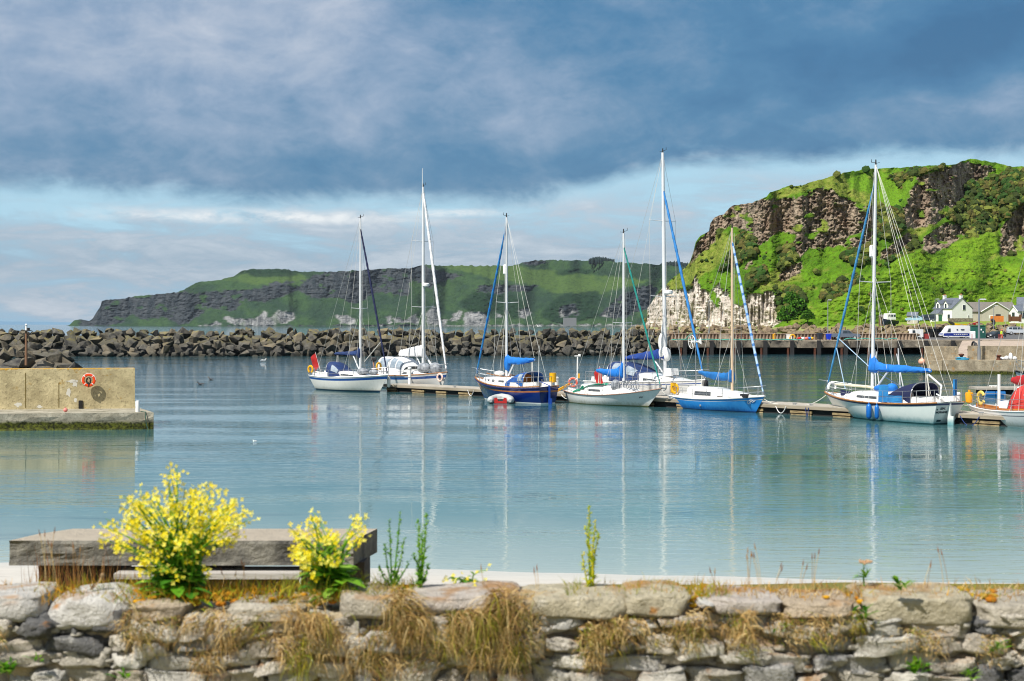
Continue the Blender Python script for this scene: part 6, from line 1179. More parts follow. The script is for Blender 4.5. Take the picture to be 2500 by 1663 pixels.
J = [(0, 0, .92), (0, 0, 1.12), (0, 0, 1.38), (0, 0, 1.5), (0, -.02, 1.62), (.10, 0, .88), (.11, -.04, .48), (.11, .02, .06), (.11, -.12, .04), (-.10, 0, .88), (-.12, .02, .48), (-.12, .08, .06), (-.12, -.06, .04), (.20, 0, 1.40), (.27, .03, 1.12), (.26, -.08, .86), (.26, -.10, .76), (-.20, 0, 1.40), (-.27, .02, 1.12), (-.27, -.06, .86), (-.27, -.08, .76)]
person('person', 'worker in yellow vest and orange trousers standing beside the black car', at(2445.5, 264, 2.46), R(20), J, [(0, 1), (1, 2), (2, 3), (3, 4), (0, 5), (5, 6), (6, 7), (7, 8), (0, 9), (9, 10), (10, 11), (11, 12), (2, 13), (13, 14), (14, 15), (15, 16), (2, 17), (17, 18), (18, 19), (19, 20)],
       [.15, .15, .17, .06, .10, .10, .08, .055, .05, .10, .08, .055, .05, .075, .055, .045, .04, .075, .055, .045, .04], [M_black, M_hio, M_hiv, M_skin], (.09, .95, 1.47), M_hio)
# bins
def wheelie(label, p, m, s_=1.0):
    o = thing('wheeled_bin', label, 'bin', p, R(12)); mb = MB(); mb.loft([[(-a*s_, -b_*s_, z*s_), (a*s_, -b_*s_, z*s_), (a*s_, b_*s_, z*s_), (-a*s_, b_*s_, z*s_)] for a, b_, z in ((.26, .30, .08), (.36, .40, 1.0))]); mb.build('body', m, o); mb = MB(); mb.loft([[(-.39*s_, -.43*s_, 1.0*s_), (.39*s_, -.43*s_, 1.0*s_), (.39*s_, .43*s_, 1.0*s_), (-.39*s_, .43*s_, 1.0*s_)], [(-.33*s_, -.36*s_, 1.1*s_), (.33*s_, -.36*s_, 1.1*s_), (.33*s_, .36*s_, 1.1*s_), (-.33*s_, .36*s_, 1.1*s_)]]); mb.build('lid', m, o)
    for sd in (-1, 1): mb = MB(); mb.ring((sd*.28*s_, .34*s_, .12*s_), .09*s_, .04*s_, 'x', 12, 6); mb.build('wheel', M_tyre, o)
wheelie('large black wheeled bin on the quay left of the blue one', at(2001, 251, 2.46), P('bin_black', (.03, .035, .045), .5), 1.12); wheelie('bright blue wheeled bin on the quay beside the pickup', at(2023, 249.5, 2.46), P('bin_blue', S(10, 60, 220, .85), .4), .98)
mb = MB(); mb.box((0, 0, .45), (.9, .8, .9)); mb.box((0, 0, .95), (1.0, .9, .1)); tag(mb.build('bait_box', M_gel, None, False, at(1926, 252, 2.46)), 'white plastic bait box against the quay wall', 'box')
mb = MB(); mb.ring((0, 0, .5), .4, .14, 'y', 18, 8, a0=R(-10), a1=R(170)); mb.bar((-.45, 0, .5), (-.45, 0, 0), .14); tag(mb.build('yellow_hose', M_yellow, None, True, at(1935, 250.5, 2.46)), 'arched yellow hose beside the white bait box', 'hose')
mb = MB(); mb.bar((0, 0, 0), (0, 0, 1.0), .12); mb.bar((0, 0, .95), (.3, 0, 1.05), .1); mb.bar((.3, 0, 1.05), (.28, 0, .0), .06); tag(mb.build('quay_pump', M_yellow, None, False, at(1888, 250, 2.46)), 'yellow pump stand in front of the sheet pile wall', 'pump')
for k, (px, c_, lab) in enumerate(((1952, M_red, 'red float lying on the quay'), (1960, P('white_float', (.8, .8, .78), .5), 'white float lying between two red ones'), (1969, P('pink_float', S(240, 120, 110, .8), .5), 'pink float at the right of the float row'), (1976, M_blue, 'blue float beside the yellow net bag'), (1982, M_yellow, 'yellow net bag beside the black bin'))):
    mb = MB(); mb.ball((0, 0, .26), (.36, .28, .26), 12, 8); mb.bar((-.3, 0, .26), (-.45, 0, .3), .06); tag(mb.build('float', c_, None, True, at(px, 249.5+k*.2, 2.46)), lab, 'float')
mb = MB(); mb.box((0, 0, .55), (1.6, .8, .12)); [mb.bar((x, y_, 0), (x, y_, .8), .05) for x in (-.7, 0, .7) for y_ in (-.3, .3)]; mb.box((0, 0, .85), (1.6, .8, .1)); tag(mb.build('creel_rack', P('creel_rust', S(150, 90, 70, .7), .8, S(60, 60, 60, .7), 6.0), None, False, at(1810, 250, 2.46)), 'rust coloured rack of lobster creels on the quay', 'rack')
mb = MB(); mb.box((0, 0, .5), (1.7, .9, 1.0)); tag(mb.build('concrete_block', M_quay, None, False, at(1767, 250, 2.46)), 'square concrete block on the quay left of the creel rack', 'block')
lifebuoy('lifebuoy', 'orange lifebuoy on a board at the left end of the far quay wall', (at(1615, 252, 0).x, 253.6, 3.1), .45, .14, Matrix.Identity(3), M_orange, rope=False)
mb = MB(); xs_ = np.linspace(1640, 1960, 40); mb.tube([at(x, 244.8+.4*math.sin(x*.3), 2.52+.10*abs(math.sin(x*.05))) for x in xs_], .09, 5); mb.tube([at(1672+q, 246, 2.5+1.2*math.sin(q/22*1.5)) for q in np.linspace(0, 30, 8)], .06, 5); tag(mb.build('mooring_rope', P('sea_green_rope', S(90, 190, 170, .75), .8), None, True), 'long sea green rope draped along the quay edge', 'rope')
mb = MB(); mb.tube([at(x, 244.6, 2.55+.25*abs(math.sin(x*.09))) for x in np.linspace(2060, 2190, 20)], .08, 5); tag(mb.build('mooring_rope', MATS['sea_green_rope'], None, True), 'shorter green rope on the quay edge near the pickup', 'rope')
# boats on the bank
def small_boat(label, p, rz, L_, B_, hgt, mat, name='rowing_boat', mats2=None):
    o = thing(name, label, 'boat', p, rz); mb = MB(); rows = []
    for q in np.linspace(0, 1, 12):
        k = (.75+.25*math.sin(q*2)) if q < .55 else max(.02, 1-((q-.55)/.45)**2); x = -L_/2+L_*q; sh = hgt*(.85+.5*q**2); rows.append([(x, B_/2*k*c, z) for c, z in ((1, sh), (.92, sh*.5), (.5, .02), (-.5, .02), (-.92, sh*.5), (-1, sh))])
    mb.loft(rows, closed=False); mb.add(rows[0], [(0, 1, 2, 3, 4, 5)]); hl = mb.build('hull', mat, o, True); mb = MB(); mb.loft([[(r_[0][0], r_[0][1], r_[0][2]-.02), (r_[5][0], r_[5][1], r_[5][2]-.02)] for r_ in rows], closed=False); mb.build('deck', mats2 or M_gel, o); return o
kz = 5.05
o = small_boat('yellow hulled boat with black end lying on the bank behind the van', at(2342, 322, apron_z(2342, 322)+.1), R(174), 4.0, 1.4, .75, P('hull_yellow', S(246, 190, 10, .85), .4), mats2=M_yellow); mb = MB(); mb.prism([(1.15, .25), (2.3, .9), (2.3, 1.35), (1.5, 1.1), (1.1, .9)], -.5, .5); mb.build('bow_cover', M_black, o)
small_boat('white and red boat on the bank above the green cabin', at(2378, 326, apron_z(2378, 326)+.1), R(0), 2.1, 1.0, .9, P('hull_red_white', S(190, 40, 50, .8), .4), mats2=M_vw)
o = small_boat('small white cabin motorboat on dark hull stored on the hillside', at(2172, 345, apron_z(2172, 345)+.4), R(205), 4.6, 1.9, 1.1, P('hull_dark_blue', S(30, 40, 70, .7), .4)); mb = MB(); mb.loft([[(x, sd*.75*t, z) for x, sd in ((-1.3, -1), (1.3, -1), (1.3, 1), (-1.3, 1))] for z, t in ((1.2, 1), (1.9, .95), (2.6, .8), (2.7, .7))]); cb = mb.build('wheelhouse', M_gel, o)
mb = MB()
for sd in (-1, 1):
    for x in (-.9, -.1, .7): mb.box((x, sd*.72, 2.15), (.55, .06, .5))
mb.build('window', M_glass, cb); mb = MB(); mb.bar((0, 0, 2.7), (0, 0, 3.3), .05); mb.box((0, 0, 3.1), (.1, .7, .06)); mb.build('mast', M_white, o); mb = MB(); [mb.box((x, 0, -.3), (.2, 1.4, 1.2)) for x in (-1.2, 1.2)]; mb.build('cradle', M_dark, o)
mb = MB(); mb.ball((0, 0, 1.0), (.42, .3, .7), 10, 8); mb.ball((-.3, 0, 1.5), (.4, .35, .4), 9, 6); mb.bar((0, 0, 0), (0, 0, .8), .08); tag(mb.build('shrub', P('dark_shrub', S(36, 50, 44, .6), .9, S(70, 60, 80, .6), 4.0, bs=6, bd=.1), None, True, at(2426, 330, apron_z(2426, 330))), 'small dark shrub in front of the orange boards', 'shrub')
# a low wall on the far shore, plantation of conifers on the headland
mb = MB(); mb.box((0, 0, 12), (36, 10, 22)); tag(mb.build('sea_wall', P('pale_concrete', S(150, 152, 154, .6), .9), None, False, at(1391, 3860, 0)), 'pale concrete wall at the foot of the far headland', 'wall')
def plantation(name, x0, x1, py, D, h): 
    mb = MB(); r2 = random.Random(3); k = 0
    for px in np.arange(x0, x1, .8):
        u = (px-x0)/(x1-x0); hh = h*(.55+.45*math.sin(math.pi*min(1, u*1.1+.05)))*r2.uniform(.75, 1.15); p = W(px, py+r2.uniform(-1, 2), D+r2.uniform(-30, 30)); mb.tube([p-Vector((0, 0, 8)), p+Vector((0, 0, hh*.3)), p+Vector((0, 0, hh))], [hh*.22, hh*.26, .5], 6)
    tag(mb.build(name, P('conifer_green', S(34, 64, 62, .5), .95, S(24, 48, 48, .5), .05)), kind='stuff')
plantation('far_woods', 1438, 1500, 637, 4180, 12); plantation('far_woods', 1612, 1700, 651, 4080, 15)
# bushes on the hillside: dark thicket beside the limestone
# birds
def gull(label, p, rz, s_=1.0, cat='bird', body=None, wing=None, swim=True):
    o = thing('gull' if body is None else 'seabird', label, cat, p, rz); mb = MB(); body = body or M_gel; rows = []
    for u in np.linspace(0, 1, 9): r = .085*math.sin(math.pi*(.06+.9*u))**.7*s_; rows.append([((u-.5)*.42*s_, r*math.cos(t), .07*s_+r*.85*math.sin(t)+.05*s_*(1-u)**2) for t in [2*math.pi*k/10 for k in range(10)]])
    mb.loft(rows); mb.tube([(.14*s_, 0, .11*s_), (.20*s_, 0, .17*s_), (.23*s_, 0, .22*s_)], [.05*s_, .038*s_, .04*s_], 8); mb.ball((.245*s_, 0, .225*s_), .045*s_, 10, 7); mb.build('body', body, o, True); mb = MB(); mb.tube([(.28*s_, 0, .22*s_), (.35*s_, 0, .205*s_)], [.014*s_, .004*s_], 6); mb.build('bill', M_yellow, o); mb = MB()
    for sd in (-1, 1): mb.loft([[(x*s_, sd*.075*s_, .13*s_), (x*s_, sd*.09*s_, .07*s_), ((x-.02)*s_, sd*.06*s_, .06*s_)] for x in (.1, -.1, -.28)])
    mb.build('wing', wing or P('gull_grey', (.4, .43, .46), .7), o); return o
gull('dark seabird floating, the left one of a pair on the open water', WZ(490, 940, 0), R(170), 1.1, body=P('bird_dark', (.04, .04, .045), .7), wing=MATS['bird_dark']); gull('dark seabird floating just right of the other one', WZ(515, 928, 0), R(150), 1.0, body=MATS['bird_dark'], wing=MATS['bird_dark'])
gull('white gull floating near the foot of the breakwater', WZ(643, 882, 0), R(10), 1.5); gull('small pale bird skimming the water left of the mast reflections', WZ(622, 1078, -.02), R(200), .32); gull('white gull perched on the crest of the breakwater', at(1316, 236.5, 4.75), R(180), 1.5)
# round bushes at the foot of the slope beside the limestone cliff
def bush(label, p, r, h, seed):
    r2 = random.Random(seed); o = thing('hillside_bush', label, 'bush', p, 0, 'bushes beside the white cliff'); mb = MB()
    for _ in range(420):
        u, v_ = r2.uniform(0, 6.283), r2.uniform(-.25, 1); q = r2.uniform(.72, 1.05)*math.sqrt(max(0, 1-v_*v_*.9)); c = Vector((r*q*math.cos(u), r*.8*q*math.sin(u), h*max(.05, v_)*r2.uniform(.8, 1.05))); s_ = r*r2.uniform(.07, .16); k = r2.uniform(.6, 1.3); col = r2.choice((S(70, 124, 34, .8), S(92, 146, 40, .8), S(54, 100, 28, .75), S(112, 156, 56, .8)))
        for _ in range(3): d = Vector((r2.gauss(0, 1), r2.gauss(0, 1), r2.gauss(0, 1))).normalized(); e = d.orthogonal().normalized(); g = d.cross(e); mb.add([c+e*s_, c+g*s_, c-e*s_, c-g*s_], [(0, 1, 2, 3)], 0, tuple(a*k for a in col))
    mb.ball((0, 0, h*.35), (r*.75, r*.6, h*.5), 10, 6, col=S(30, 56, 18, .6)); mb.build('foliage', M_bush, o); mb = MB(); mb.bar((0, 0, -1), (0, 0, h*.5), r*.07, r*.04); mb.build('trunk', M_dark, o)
M_bush = tinted('bush_leaf', .9, .2, 1, trans=.2)
for px, py, D, r, h, lab in ((1922, 772, 384, 2.7, 3.6, 'leftmost rounded green bush right beside the white cliff'), (1948, 758, 390, 3.0, 3.9, 'larger dark bush just right of the white cliff'), (1934, 732, 398, 2.4, 3.0, 'upper dark bush on the slope above the white cliff'), (1972, 770, 386, 1.9, 2.2, 'smallest low bush on the slope right of the white cliff')):
    bush(lab, W(px, py+8, D), r, h, int(px))

# ================================================================ FOREGROUND: wall, grass, flowers, bench
DW = 8.0; fx = lambda px, D=DW: (px-CX)/F*D; fz = lambda py, D=DW: H-(py-HZ)/F*D
def stone_verts(c, d, seed, sq=.42, rough=.14, nu=26, nv=14, tilt=0.0, freq=2.2):
    """a weathered block: squared ellipsoid pushed about by noise"""
    u = np.linspace(0, 2*np.pi, nu, endpoint=False)[None]; t = np.linspace(.04, np.pi-.04, nv)[:, None]
    pw = lambda a, e: np.sign(a)*np.abs(a)**e
    x = pw(np.sin(t), sq)*pw(np.cos(u), sq); y = pw(np.sin(t), sq)*pw(np.sin(u), sq); z = np.repeat(pw(np.cos(t), sq), nu, 1)
    k = 1+(fbm(x*freq*.6+seed*3.1, y*freq*.6+seed, z*freq*.6, o=4, s=seed, g=.6)-.5)*2*rough*1.6
    k2 = 1+(fbm(x*1.1+seed, y*1.1, z*1.1+seed*2, o=2, s=seed+5)-.5)*rough*2.4
    x, y, z = x*k*k2, y*k, z*k*(1+.12*np.sin(x*2+seed))
    x, z = x*d[0]/2, z*d[2]/2; y = y*d[1]/2; ct, st = math.cos(tilt), math.sin(tilt)
    X, Y, Z = c[0]+x*ct-z*st, c[1]+y, c[2]+x*st+z*ct
    v = np.stack([X, Y, Z], -1).reshape(-1, 3).tolist(); f = []
    for i in range(nv-1):
        for j in range(nu): a, b_ = i*nu+j, i*nu+(j+1) % nu; f.append((a, a+nu, b_+nu, b_))
    f += [tuple(range(nu)), tuple(range(nv*nu-1, (nv-1)*nu-1, -1))]
    return v, f
def stone_mat(name):
    m = bpy.data.materials.new(name); m.use_nodes = True; nt = m.node_tree; n = NT(nt); b = nt.nodes['Principled BSDF']; at_ = n.new('ShaderNodeAttribute'); at_.attribute_name = 'tint'; geo = n.new('ShaderNodeNewGeometry'); pos = geo.outputs['Position']; _, _, nz = n.sep(geo.outputs['Normal'])
    f = n.noise(pos, 9, 6, .65); g = n.noise(pos, 38, 5, .7); h = n.noise(pos, 3.2, 4, .6)
    hs = n.new('ShaderNodeHueSaturation'); n.lk(at_.outputs['Color'], hs.inputs['Color']); n.lk(.35+f*1.3, hs.inputs['Value']); c = hs.outputs[0]
    c = n.mix(((f-.57)*7).clamp()*.6, c, (.62, .60, .55)); c = n.mix(((g-.58)*7).clamp()*.5, c, (.16, .14, .12)); c = n.mix(((g*.5+h*.5-.58)*14).clamp()*.75, c, (.70, .69, .66))
    c = n.mix((nz.ss(.1, .8)*((h-.50)*8).clamp())*.7, c, S(206, 140, 24, .7)); c = n.mix(((n.noise(pos, 6, 3, .5)-.68)*14).clamp()*.8, c, S(226, 150, 50, .75))
    n.lk(c, b.inputs['Base Color']); b.inputs['Roughness'].default_value = .92; b.inputs['Specular IOR Level'].default_value = .2
    n.lk(n.bump(f*.9+g*.7, 1.0, .075), b.inputs['Normal']); return m
M_fs = stone_mat('lichened_wall_stone')
wall = thing('stone_wall', 'low lichened rubble wall with rough coping stones across the front', 'wall', (0, 8, 2.75)); wo_ = lambda v: [(p[0], p[1]-8, p[2]-2.75) for p in v]
cop = [(-330, -190, 1440, 1530, 0), (-180, -95, 1445, 1528, 2), (-85, 98, 1438, 1524, 0), (102, 314, 1440, 1552, 1), (322, 455, 1456, 1522, 2), (552, 745, 1460, 1526, 3), (828, 972, 1434, 1520, 3), (985, 1262, 1436, 1506, 4), (1268, 1534, 1440, 1520, 5), (1526, 1684, 1434, 1514, 5), (1706, 1748, 1452, 1492, 1), (1742, 1912, 1446, 1510, 4), (1912, 2098, 1452, 1514, 2), (2110, 2384, 1436, 1538, 5), (2388, 2570, 1454, 1545, 3), (2580, 2760, 1440, 1530, 0), (2765, 2900, 1445, 1525, 5)]
tint = [(.64, .62, .58), (.68, .66, .62), (.54, .44, .32), (.54, .49, .40), (.58, .52, .46), (.56, .50, .36)]
for k, (a, b_, y0, y1, t) in enumerate(cop):
    x0, x1, z1, z0 = fx(a), fx(b_), fz(y0+17), fz(y1-4); v, f = stone_verts(((x0+x1)/2, 8.22, (z0+z1)/2), (x1-x0, .50, z1-z0), 11+k, sq=(.62 if t == 1 else .36), rough=.12, nu=44, nv=24, freq=2.6, tilt=rnd.uniform(-.03, .03)); mb = MB(); mb.add(wo_(v), f, 0, tint[t]); mb.build('coping_stone', M_fs, wall, 'all')
mb = MB(); r2 = random.Random(24); z = fz(1505); row = 0
pal = [(.17, .17, .17), (.52, .51, .49), (.72, .69, .62), (.68, .63, .54), (.60, .54, .45), (.74, .71, .66), (.56, .50, .41), (.16, .16, .16), (.66, .61, .52), (.70, .66, .58), (.62, .57, .48), (.70, .68, .62)]
while z > 2.72:
    h = r2.uniform(.06, .135); x = -4.6+r2.uniform(-.2, 0)
    while x < 4.6:
        w_ = r2.choice((r2.uniform(.10, .2), r2.uniform(.16, .30), r2.uniform(.24, .40))); hh = h*r2.uniform(.75, 1.2); c = r2.choice(pal); q = r2.uniform(.85, 1.15)
        v, f = stone_verts((x+w_/2, 8.13+r2.uniform(-.03, .04), z-h/2+r2.uniform(-.025, .025)), (w_*1.10, .30, hh*1.12), r2.randint(1, 9999), sq=(.65 if c[0] < .2 else r2.choice((.3, .4, .55, .7))), rough=.27, nu=30, nv=16, freq=3.6, tilt=r2.uniform(-.22, .22)*min(1, .16/w_)); mb.add(wo_(v), f, 0, tuple(a*q for a in c)); x += w_+r2.uniform(.0, .03)
        if r2.random() < .7:
            v, f = stone_verts((x-.02, 8.05, z-h+r2.uniform(0, .06)), (r2.uniform(.05, .1), .12, r2.uniform(.03, .06)), r2.randint(1, 9999), sq=.8, rough=.2, nu=14, nv=8); mb.add(wo_(v), f, 0, (.5, .47, .4))
    z -= h*.98
mb.build('rubble_face', M_fs, wall, 'all')
X, Z = np.meshgrid(np.linspace(-4.7, 4.7, 240), np.linspace(2.7, 3.56, 34)); Yg = 8.07+(fbm(X*6, Z*6, o=4, s=3)-.5)*.13
M_mort = P('lime_mortar', S(196, 182, 154, .8), .95, S(150, 134, 108, .75), 5.0, bs=30, bd=.03)
o = grid('mortar_core', np.vstack([X, X[-1:], X[-1:]]), np.vstack([Yg, Yg[-1:]*0+8.42, Yg[-1:]*0+8.44])-8, np.vstack([Z, Z[-1:], Z[-1:]*0+2.7])-2.75, M_mort, kind=None); o.parent = wall

# ---- grass: blades as thin tapering strips
def blades(mb, n, root, d, length, width, droop, cols, rr, seg=4, curl=.3):
    for _ in range(n):
        p = Vector(root(rr)); L_ = length*rr.uniform(.55, 1.25); v = Vector(d(rr)).normalized(); w_ = width*rr.uniform(.6, 1.3); s_ = v.cross(Vector((rr.uniform(-1, 1), rr.uniform(-1, 1), rr.uniform(-.3, .3)))).normalized(); vs = []; sway = Vector((rr.uniform(-1, 1), rr.uniform(-.4, .4), 0))*curl
        for i in range(seg+1):
            u = i/seg; q = s_*w_*(1-u*.92)/2; vs += [p-q, p+q]; v = (v+Vector((0, 0, -droop))*(1/seg)*(1+u)+sway*(1/seg)).normalized(); p = p+v*L_/seg
        c = rr.choice(cols); k = rr.uniform(.75, 1.25); mb.add(vs, [(2*i, 2*i+1, 2*i+3, 2*i+2) for i in range(seg)], 0, tuple(a*k for a in c))
M_blade = tinted('grass_blade', .8, .15, 30, trans=.25)
straw = [S(222, 190, 128, .85), S(206, 168, 104, .82), S(184, 146, 88, .8), S(230, 206, 150, .85), S(150, 114, 66, .75)]; olive = [S(130, 124, 40, .65), S(104, 104, 34, .6), S(150, 146, 60, .65)]; lime = [S(170, 176, 36, .7), S(140, 160, 30, .7), S(196, 180, 50, .7)]; ochre = [S(220, 164, 30, .7), S(200, 140, 20, .7), S(186, 150, 50, .7)]
rr = random.Random(5); mb = MB()
for a, b_, y0, y1, dens in [(308, 372, 1478, 1610, 5), (372, 470, 1505, 1590, 4), (480, 562, 1490, 1655, 6), (560, 650, 1505, 1570, 4), (690, 762, 1462, 1663, 7), (740, 835, 1500, 1665, 7), (825, 965, 1530, 1665, 6), (958, 1012, 1446, 1665, 8), (1005, 1115, 1505, 1650, 7), (1105, 1195, 1490, 1665, 7), (1175, 1295, 1440, 1665, 7), (1290, 1330, 1500, 1600, 3), (1412, 1470, 1528, 1665, 6), (1440, 1565, 1512, 1590, 4), (1500, 1542, 1505, 1625, 5), (1585, 1700, 1515, 1580, 4), (1675, 1722, 1495, 1605, 6), (1765, 1835, 1495, 1615, 6), (1895, 2045, 1500, 1580, 4), (2070, 2115, 1495, 1560, 4), (2185, 2290, 1535, 1600, 4), (2390, 2450, 1555, 1615, 4), (-60, 20, 1530, 1600, 3), (2560, 2700, 1500, 1620, 4)]:
    L_ = (y1-y0)/434*.52; nsub = max(2, (b_-a)//6)
    for sub in range(nsub):
        xc = rr.uniform(a, b_); yo = (rr.random()**1.3)*.72*(y1-y0); sw = rr.gauss(0, .55); cols = rr.choice((straw, straw, straw+olive, straw[:2]+straw[3:4], [straw[4], straw[2]]+olive, olive+lime)); ll = L_*rr.uniform(.45, 1.15)*(1-.35*yo/(y1-y0)); oy = rr.uniform(-.05, .05); up = rr.uniform(-.3, .7)
        blades(mb, int(dens*rr.uniform(5, 12)), lambda r, xc=xc, yo=yo, oy=oy: (fx(xc+r.gauss(0, 15)), 7.96+oy+r.uniform(-.03, .04), fz(max(y0-6, y0+yo+r.gauss(0, 16)))), lambda r, sw=sw, up=up: (sw+r.gauss(0, .42), -.5+r.gauss(0, .25), up+r.gauss(0, .35)), ll, .0046, rr.uniform(1.2, 3.0), cols, rr, 6, .75)
tag(mb.build('dry_grass', M_blade), kind='stuff')
mb = MB(); 
for a, b_, h, n_, cols in [(90, 320, .08, 420, lime+ochre), (300, 700, .07, 800, lime+ochre), (690, 960, .11, 650, lime+olive), (960, 1010, .08, 150, ochre+lime), (1380, 1420, .07, 120, lime), (1420, 1560, .05, 180, ochre+lime), (1540, 1770, .07, 700, lime+ochre), (1740, 2100, .06, 420, ochre+straw), (2080, 2520, .06, 460, ochre+straw+lime), (-200, 90, .06, 160, ochre), (2500, 2800, .06, 160, ochre), (-60, 1000, .05, 500, ochre)]:
    blades(mb, n_, lambda r, a=a, b_=b_: (fx(r.uniform(a, b_), 8.25), 8.02+r.random()*.42, fz(1466)+r.uniform(-.04, .02)), lambda r: (r.gauss(0, .4), r.gauss(0, .3), 1), h, .006, .35, cols, rr, 3, .4)
for a, b_, h, n_ in [(300, 900, .16, 500), (80, 300, .22, 360), (560, 1000, .15, 300), (-300, 80, .10, 100)]:     # behind the wall, in front of the bench
    blades(mb, n_, lambda r, a=a, b_=b_: (fx(r.uniform(a, b_), 10.8), r.uniform(9.0, 11.9), 2.92), lambda r: (r.gauss(0, .3), r.gauss(0, .3), 1), h*1.25, .007, .3, lime+straw+ochre, rr, 3, .4)
red = [S(176, 112, 60, .7), S(150, 96, 50, .7), S(196, 150, 90, .7)]
blades(mb, 170, lambda r: (fx(r.uniform(85, 290), 11.7), r.uniform(11.3, 11.85), 2.9), lambda r: (r.gauss(0, .12), r.gauss(0, .1), 1), .42, .008, .10, red, rr, 4, .25)
tag(mb.build('short_grass', M_blade), kind='stuff')
mb = MB()                                                    # tall thin seed heads
for px, top, n_ in [(110, 1290, 3), (190, 1330, 3), (140, 1310, 2), (1830, 1340, 3), (1862, 1335, 3), (1895, 1380, 2), (1985, 1345, 3), (1960, 1372, 2), (2310, 1340, 2), (2260, 1365, 2), (1190, 1365, 1), (1310, 1375, 2), (1740, 1390, 2), (600, 1370, 2), (560, 1390, 2), (340, 1390, 2)]:
    for k in range(n_):
        x = fx(px+rr.uniform(-9, 9), 8.25); z1 = fz(top+rr.uniform(0, 24), 8.25); z0 = fz(1440, 8.25); ln = rr.uniform(-.05, .05); mb.tube([(x, 8.25, z0), (x+ln*.4, 8.25, (z0+z1)/2), (x+ln, 8.25, z1)], .0014, 4, col=rr.choice(straw))
        mb.tube([(x+ln, 8.25, z1-.012), (x+ln*1.05, 8.25, z1), (x+ln*1.2, 8.25, z1+.03)], [.001, .0038, .0006], 5, col=rr.choice(red))
tag(mb.build('seed_grass', M_blade), kind='stuff')
# orange moss cushions
mb = MB()
for _ in range(420):
    px = rr.choice((rr.uniform(60, 110), rr.uniform(310, 560), rr.uniform(520, 860), rr.uniform(960, 1010), rr.uniform(1560, 1780), rr.uniform(2080, 2450), rr.uniform(-100, 2600))); s_ = rr.uniform(.008, .026); mb.ball((fx(px, 8.2)+rr.gauss(0, .02), 8.06+rr.random()*.38, fz(1464)+rr.uniform(-.05, .0)), (s_*1.4, s_, s_*.7), 7, 5, col=rr.choice(ochre+[S(190, 120, 20, .7)]))
tag(mb.build('moss', tinted('moss_cushion', .95, .3, 60, 90, .01)), kind='stuff')

# ---- flowering plants
M_leaf = tinted('leaf_green', .55, .22, 20, trans=.48, spec=.4); M_petal = tinted('yellow_petal', .6, .08, 30, trans=.4)
greens = [S(108, 172, 36, .85), S(140, 196, 48, .85), S(80, 144, 36, .8), S(166, 208, 80, .85)]; yel = [S(254, 236, 40, .94), S(250, 226, 24, .92), S(255, 244, 110, .95)]
def leaf(mb, p, d, L_, w_, col, rr, fold=.25):
    d = d.normalized(); s_ = d.cross(Vector((0, 0, 1)) if abs(d.z) < .95 else Vector((1, 0, 0))).normalized(); up = s_.cross(d); a = p; pts = []
    for i, (u, k) in enumerate(((0, .12), (.3, .85), (.6, 1), (.85, .55), (1, .04))): c = p+d*L_*u-Vector((0, 0, 1))*L_*.25*u*u; pts.append((c-s_*w_*k/2+up*fold*w_*k*.5, c, c+s_*w_*k/2+up*fold*w_*k*.5))
    vs = [q for r_ in pts for q in r_]; mb.add(vs, [(3*i+j, 3*i+j+1, 3*i+j+4, 3*i+j+3) for i in range(4) for j in (0, 1)], 0, col)
def flower(mb, p, r, rr):
    n_ = Vector((rr.gauss(0, .6), -1+rr.gauss(0, .5), .5+rr.gauss(0, .5))).normalized(); a = n_.cross(Vector((0, 0, 1))).normalized(); b_ = n_.cross(a); c = rr.choice(yel); ph = rr.random()
    for k in range(4):
        t = ph+k*math.pi/2; e = a*math.cos(t)+b_*math.sin(t); f = a*math.cos(t+.5)+b_*math.sin(t+.5); g = a*math.cos(t-.5)+b_*math.sin(t-.5); mb.add([p, p+g*r*.75+n_*r*.25, p+e*r*1.15+n_*r*.3, p+f*r*.75+n_*r*.25], [(0, 1, 2, 3)], 0, c)
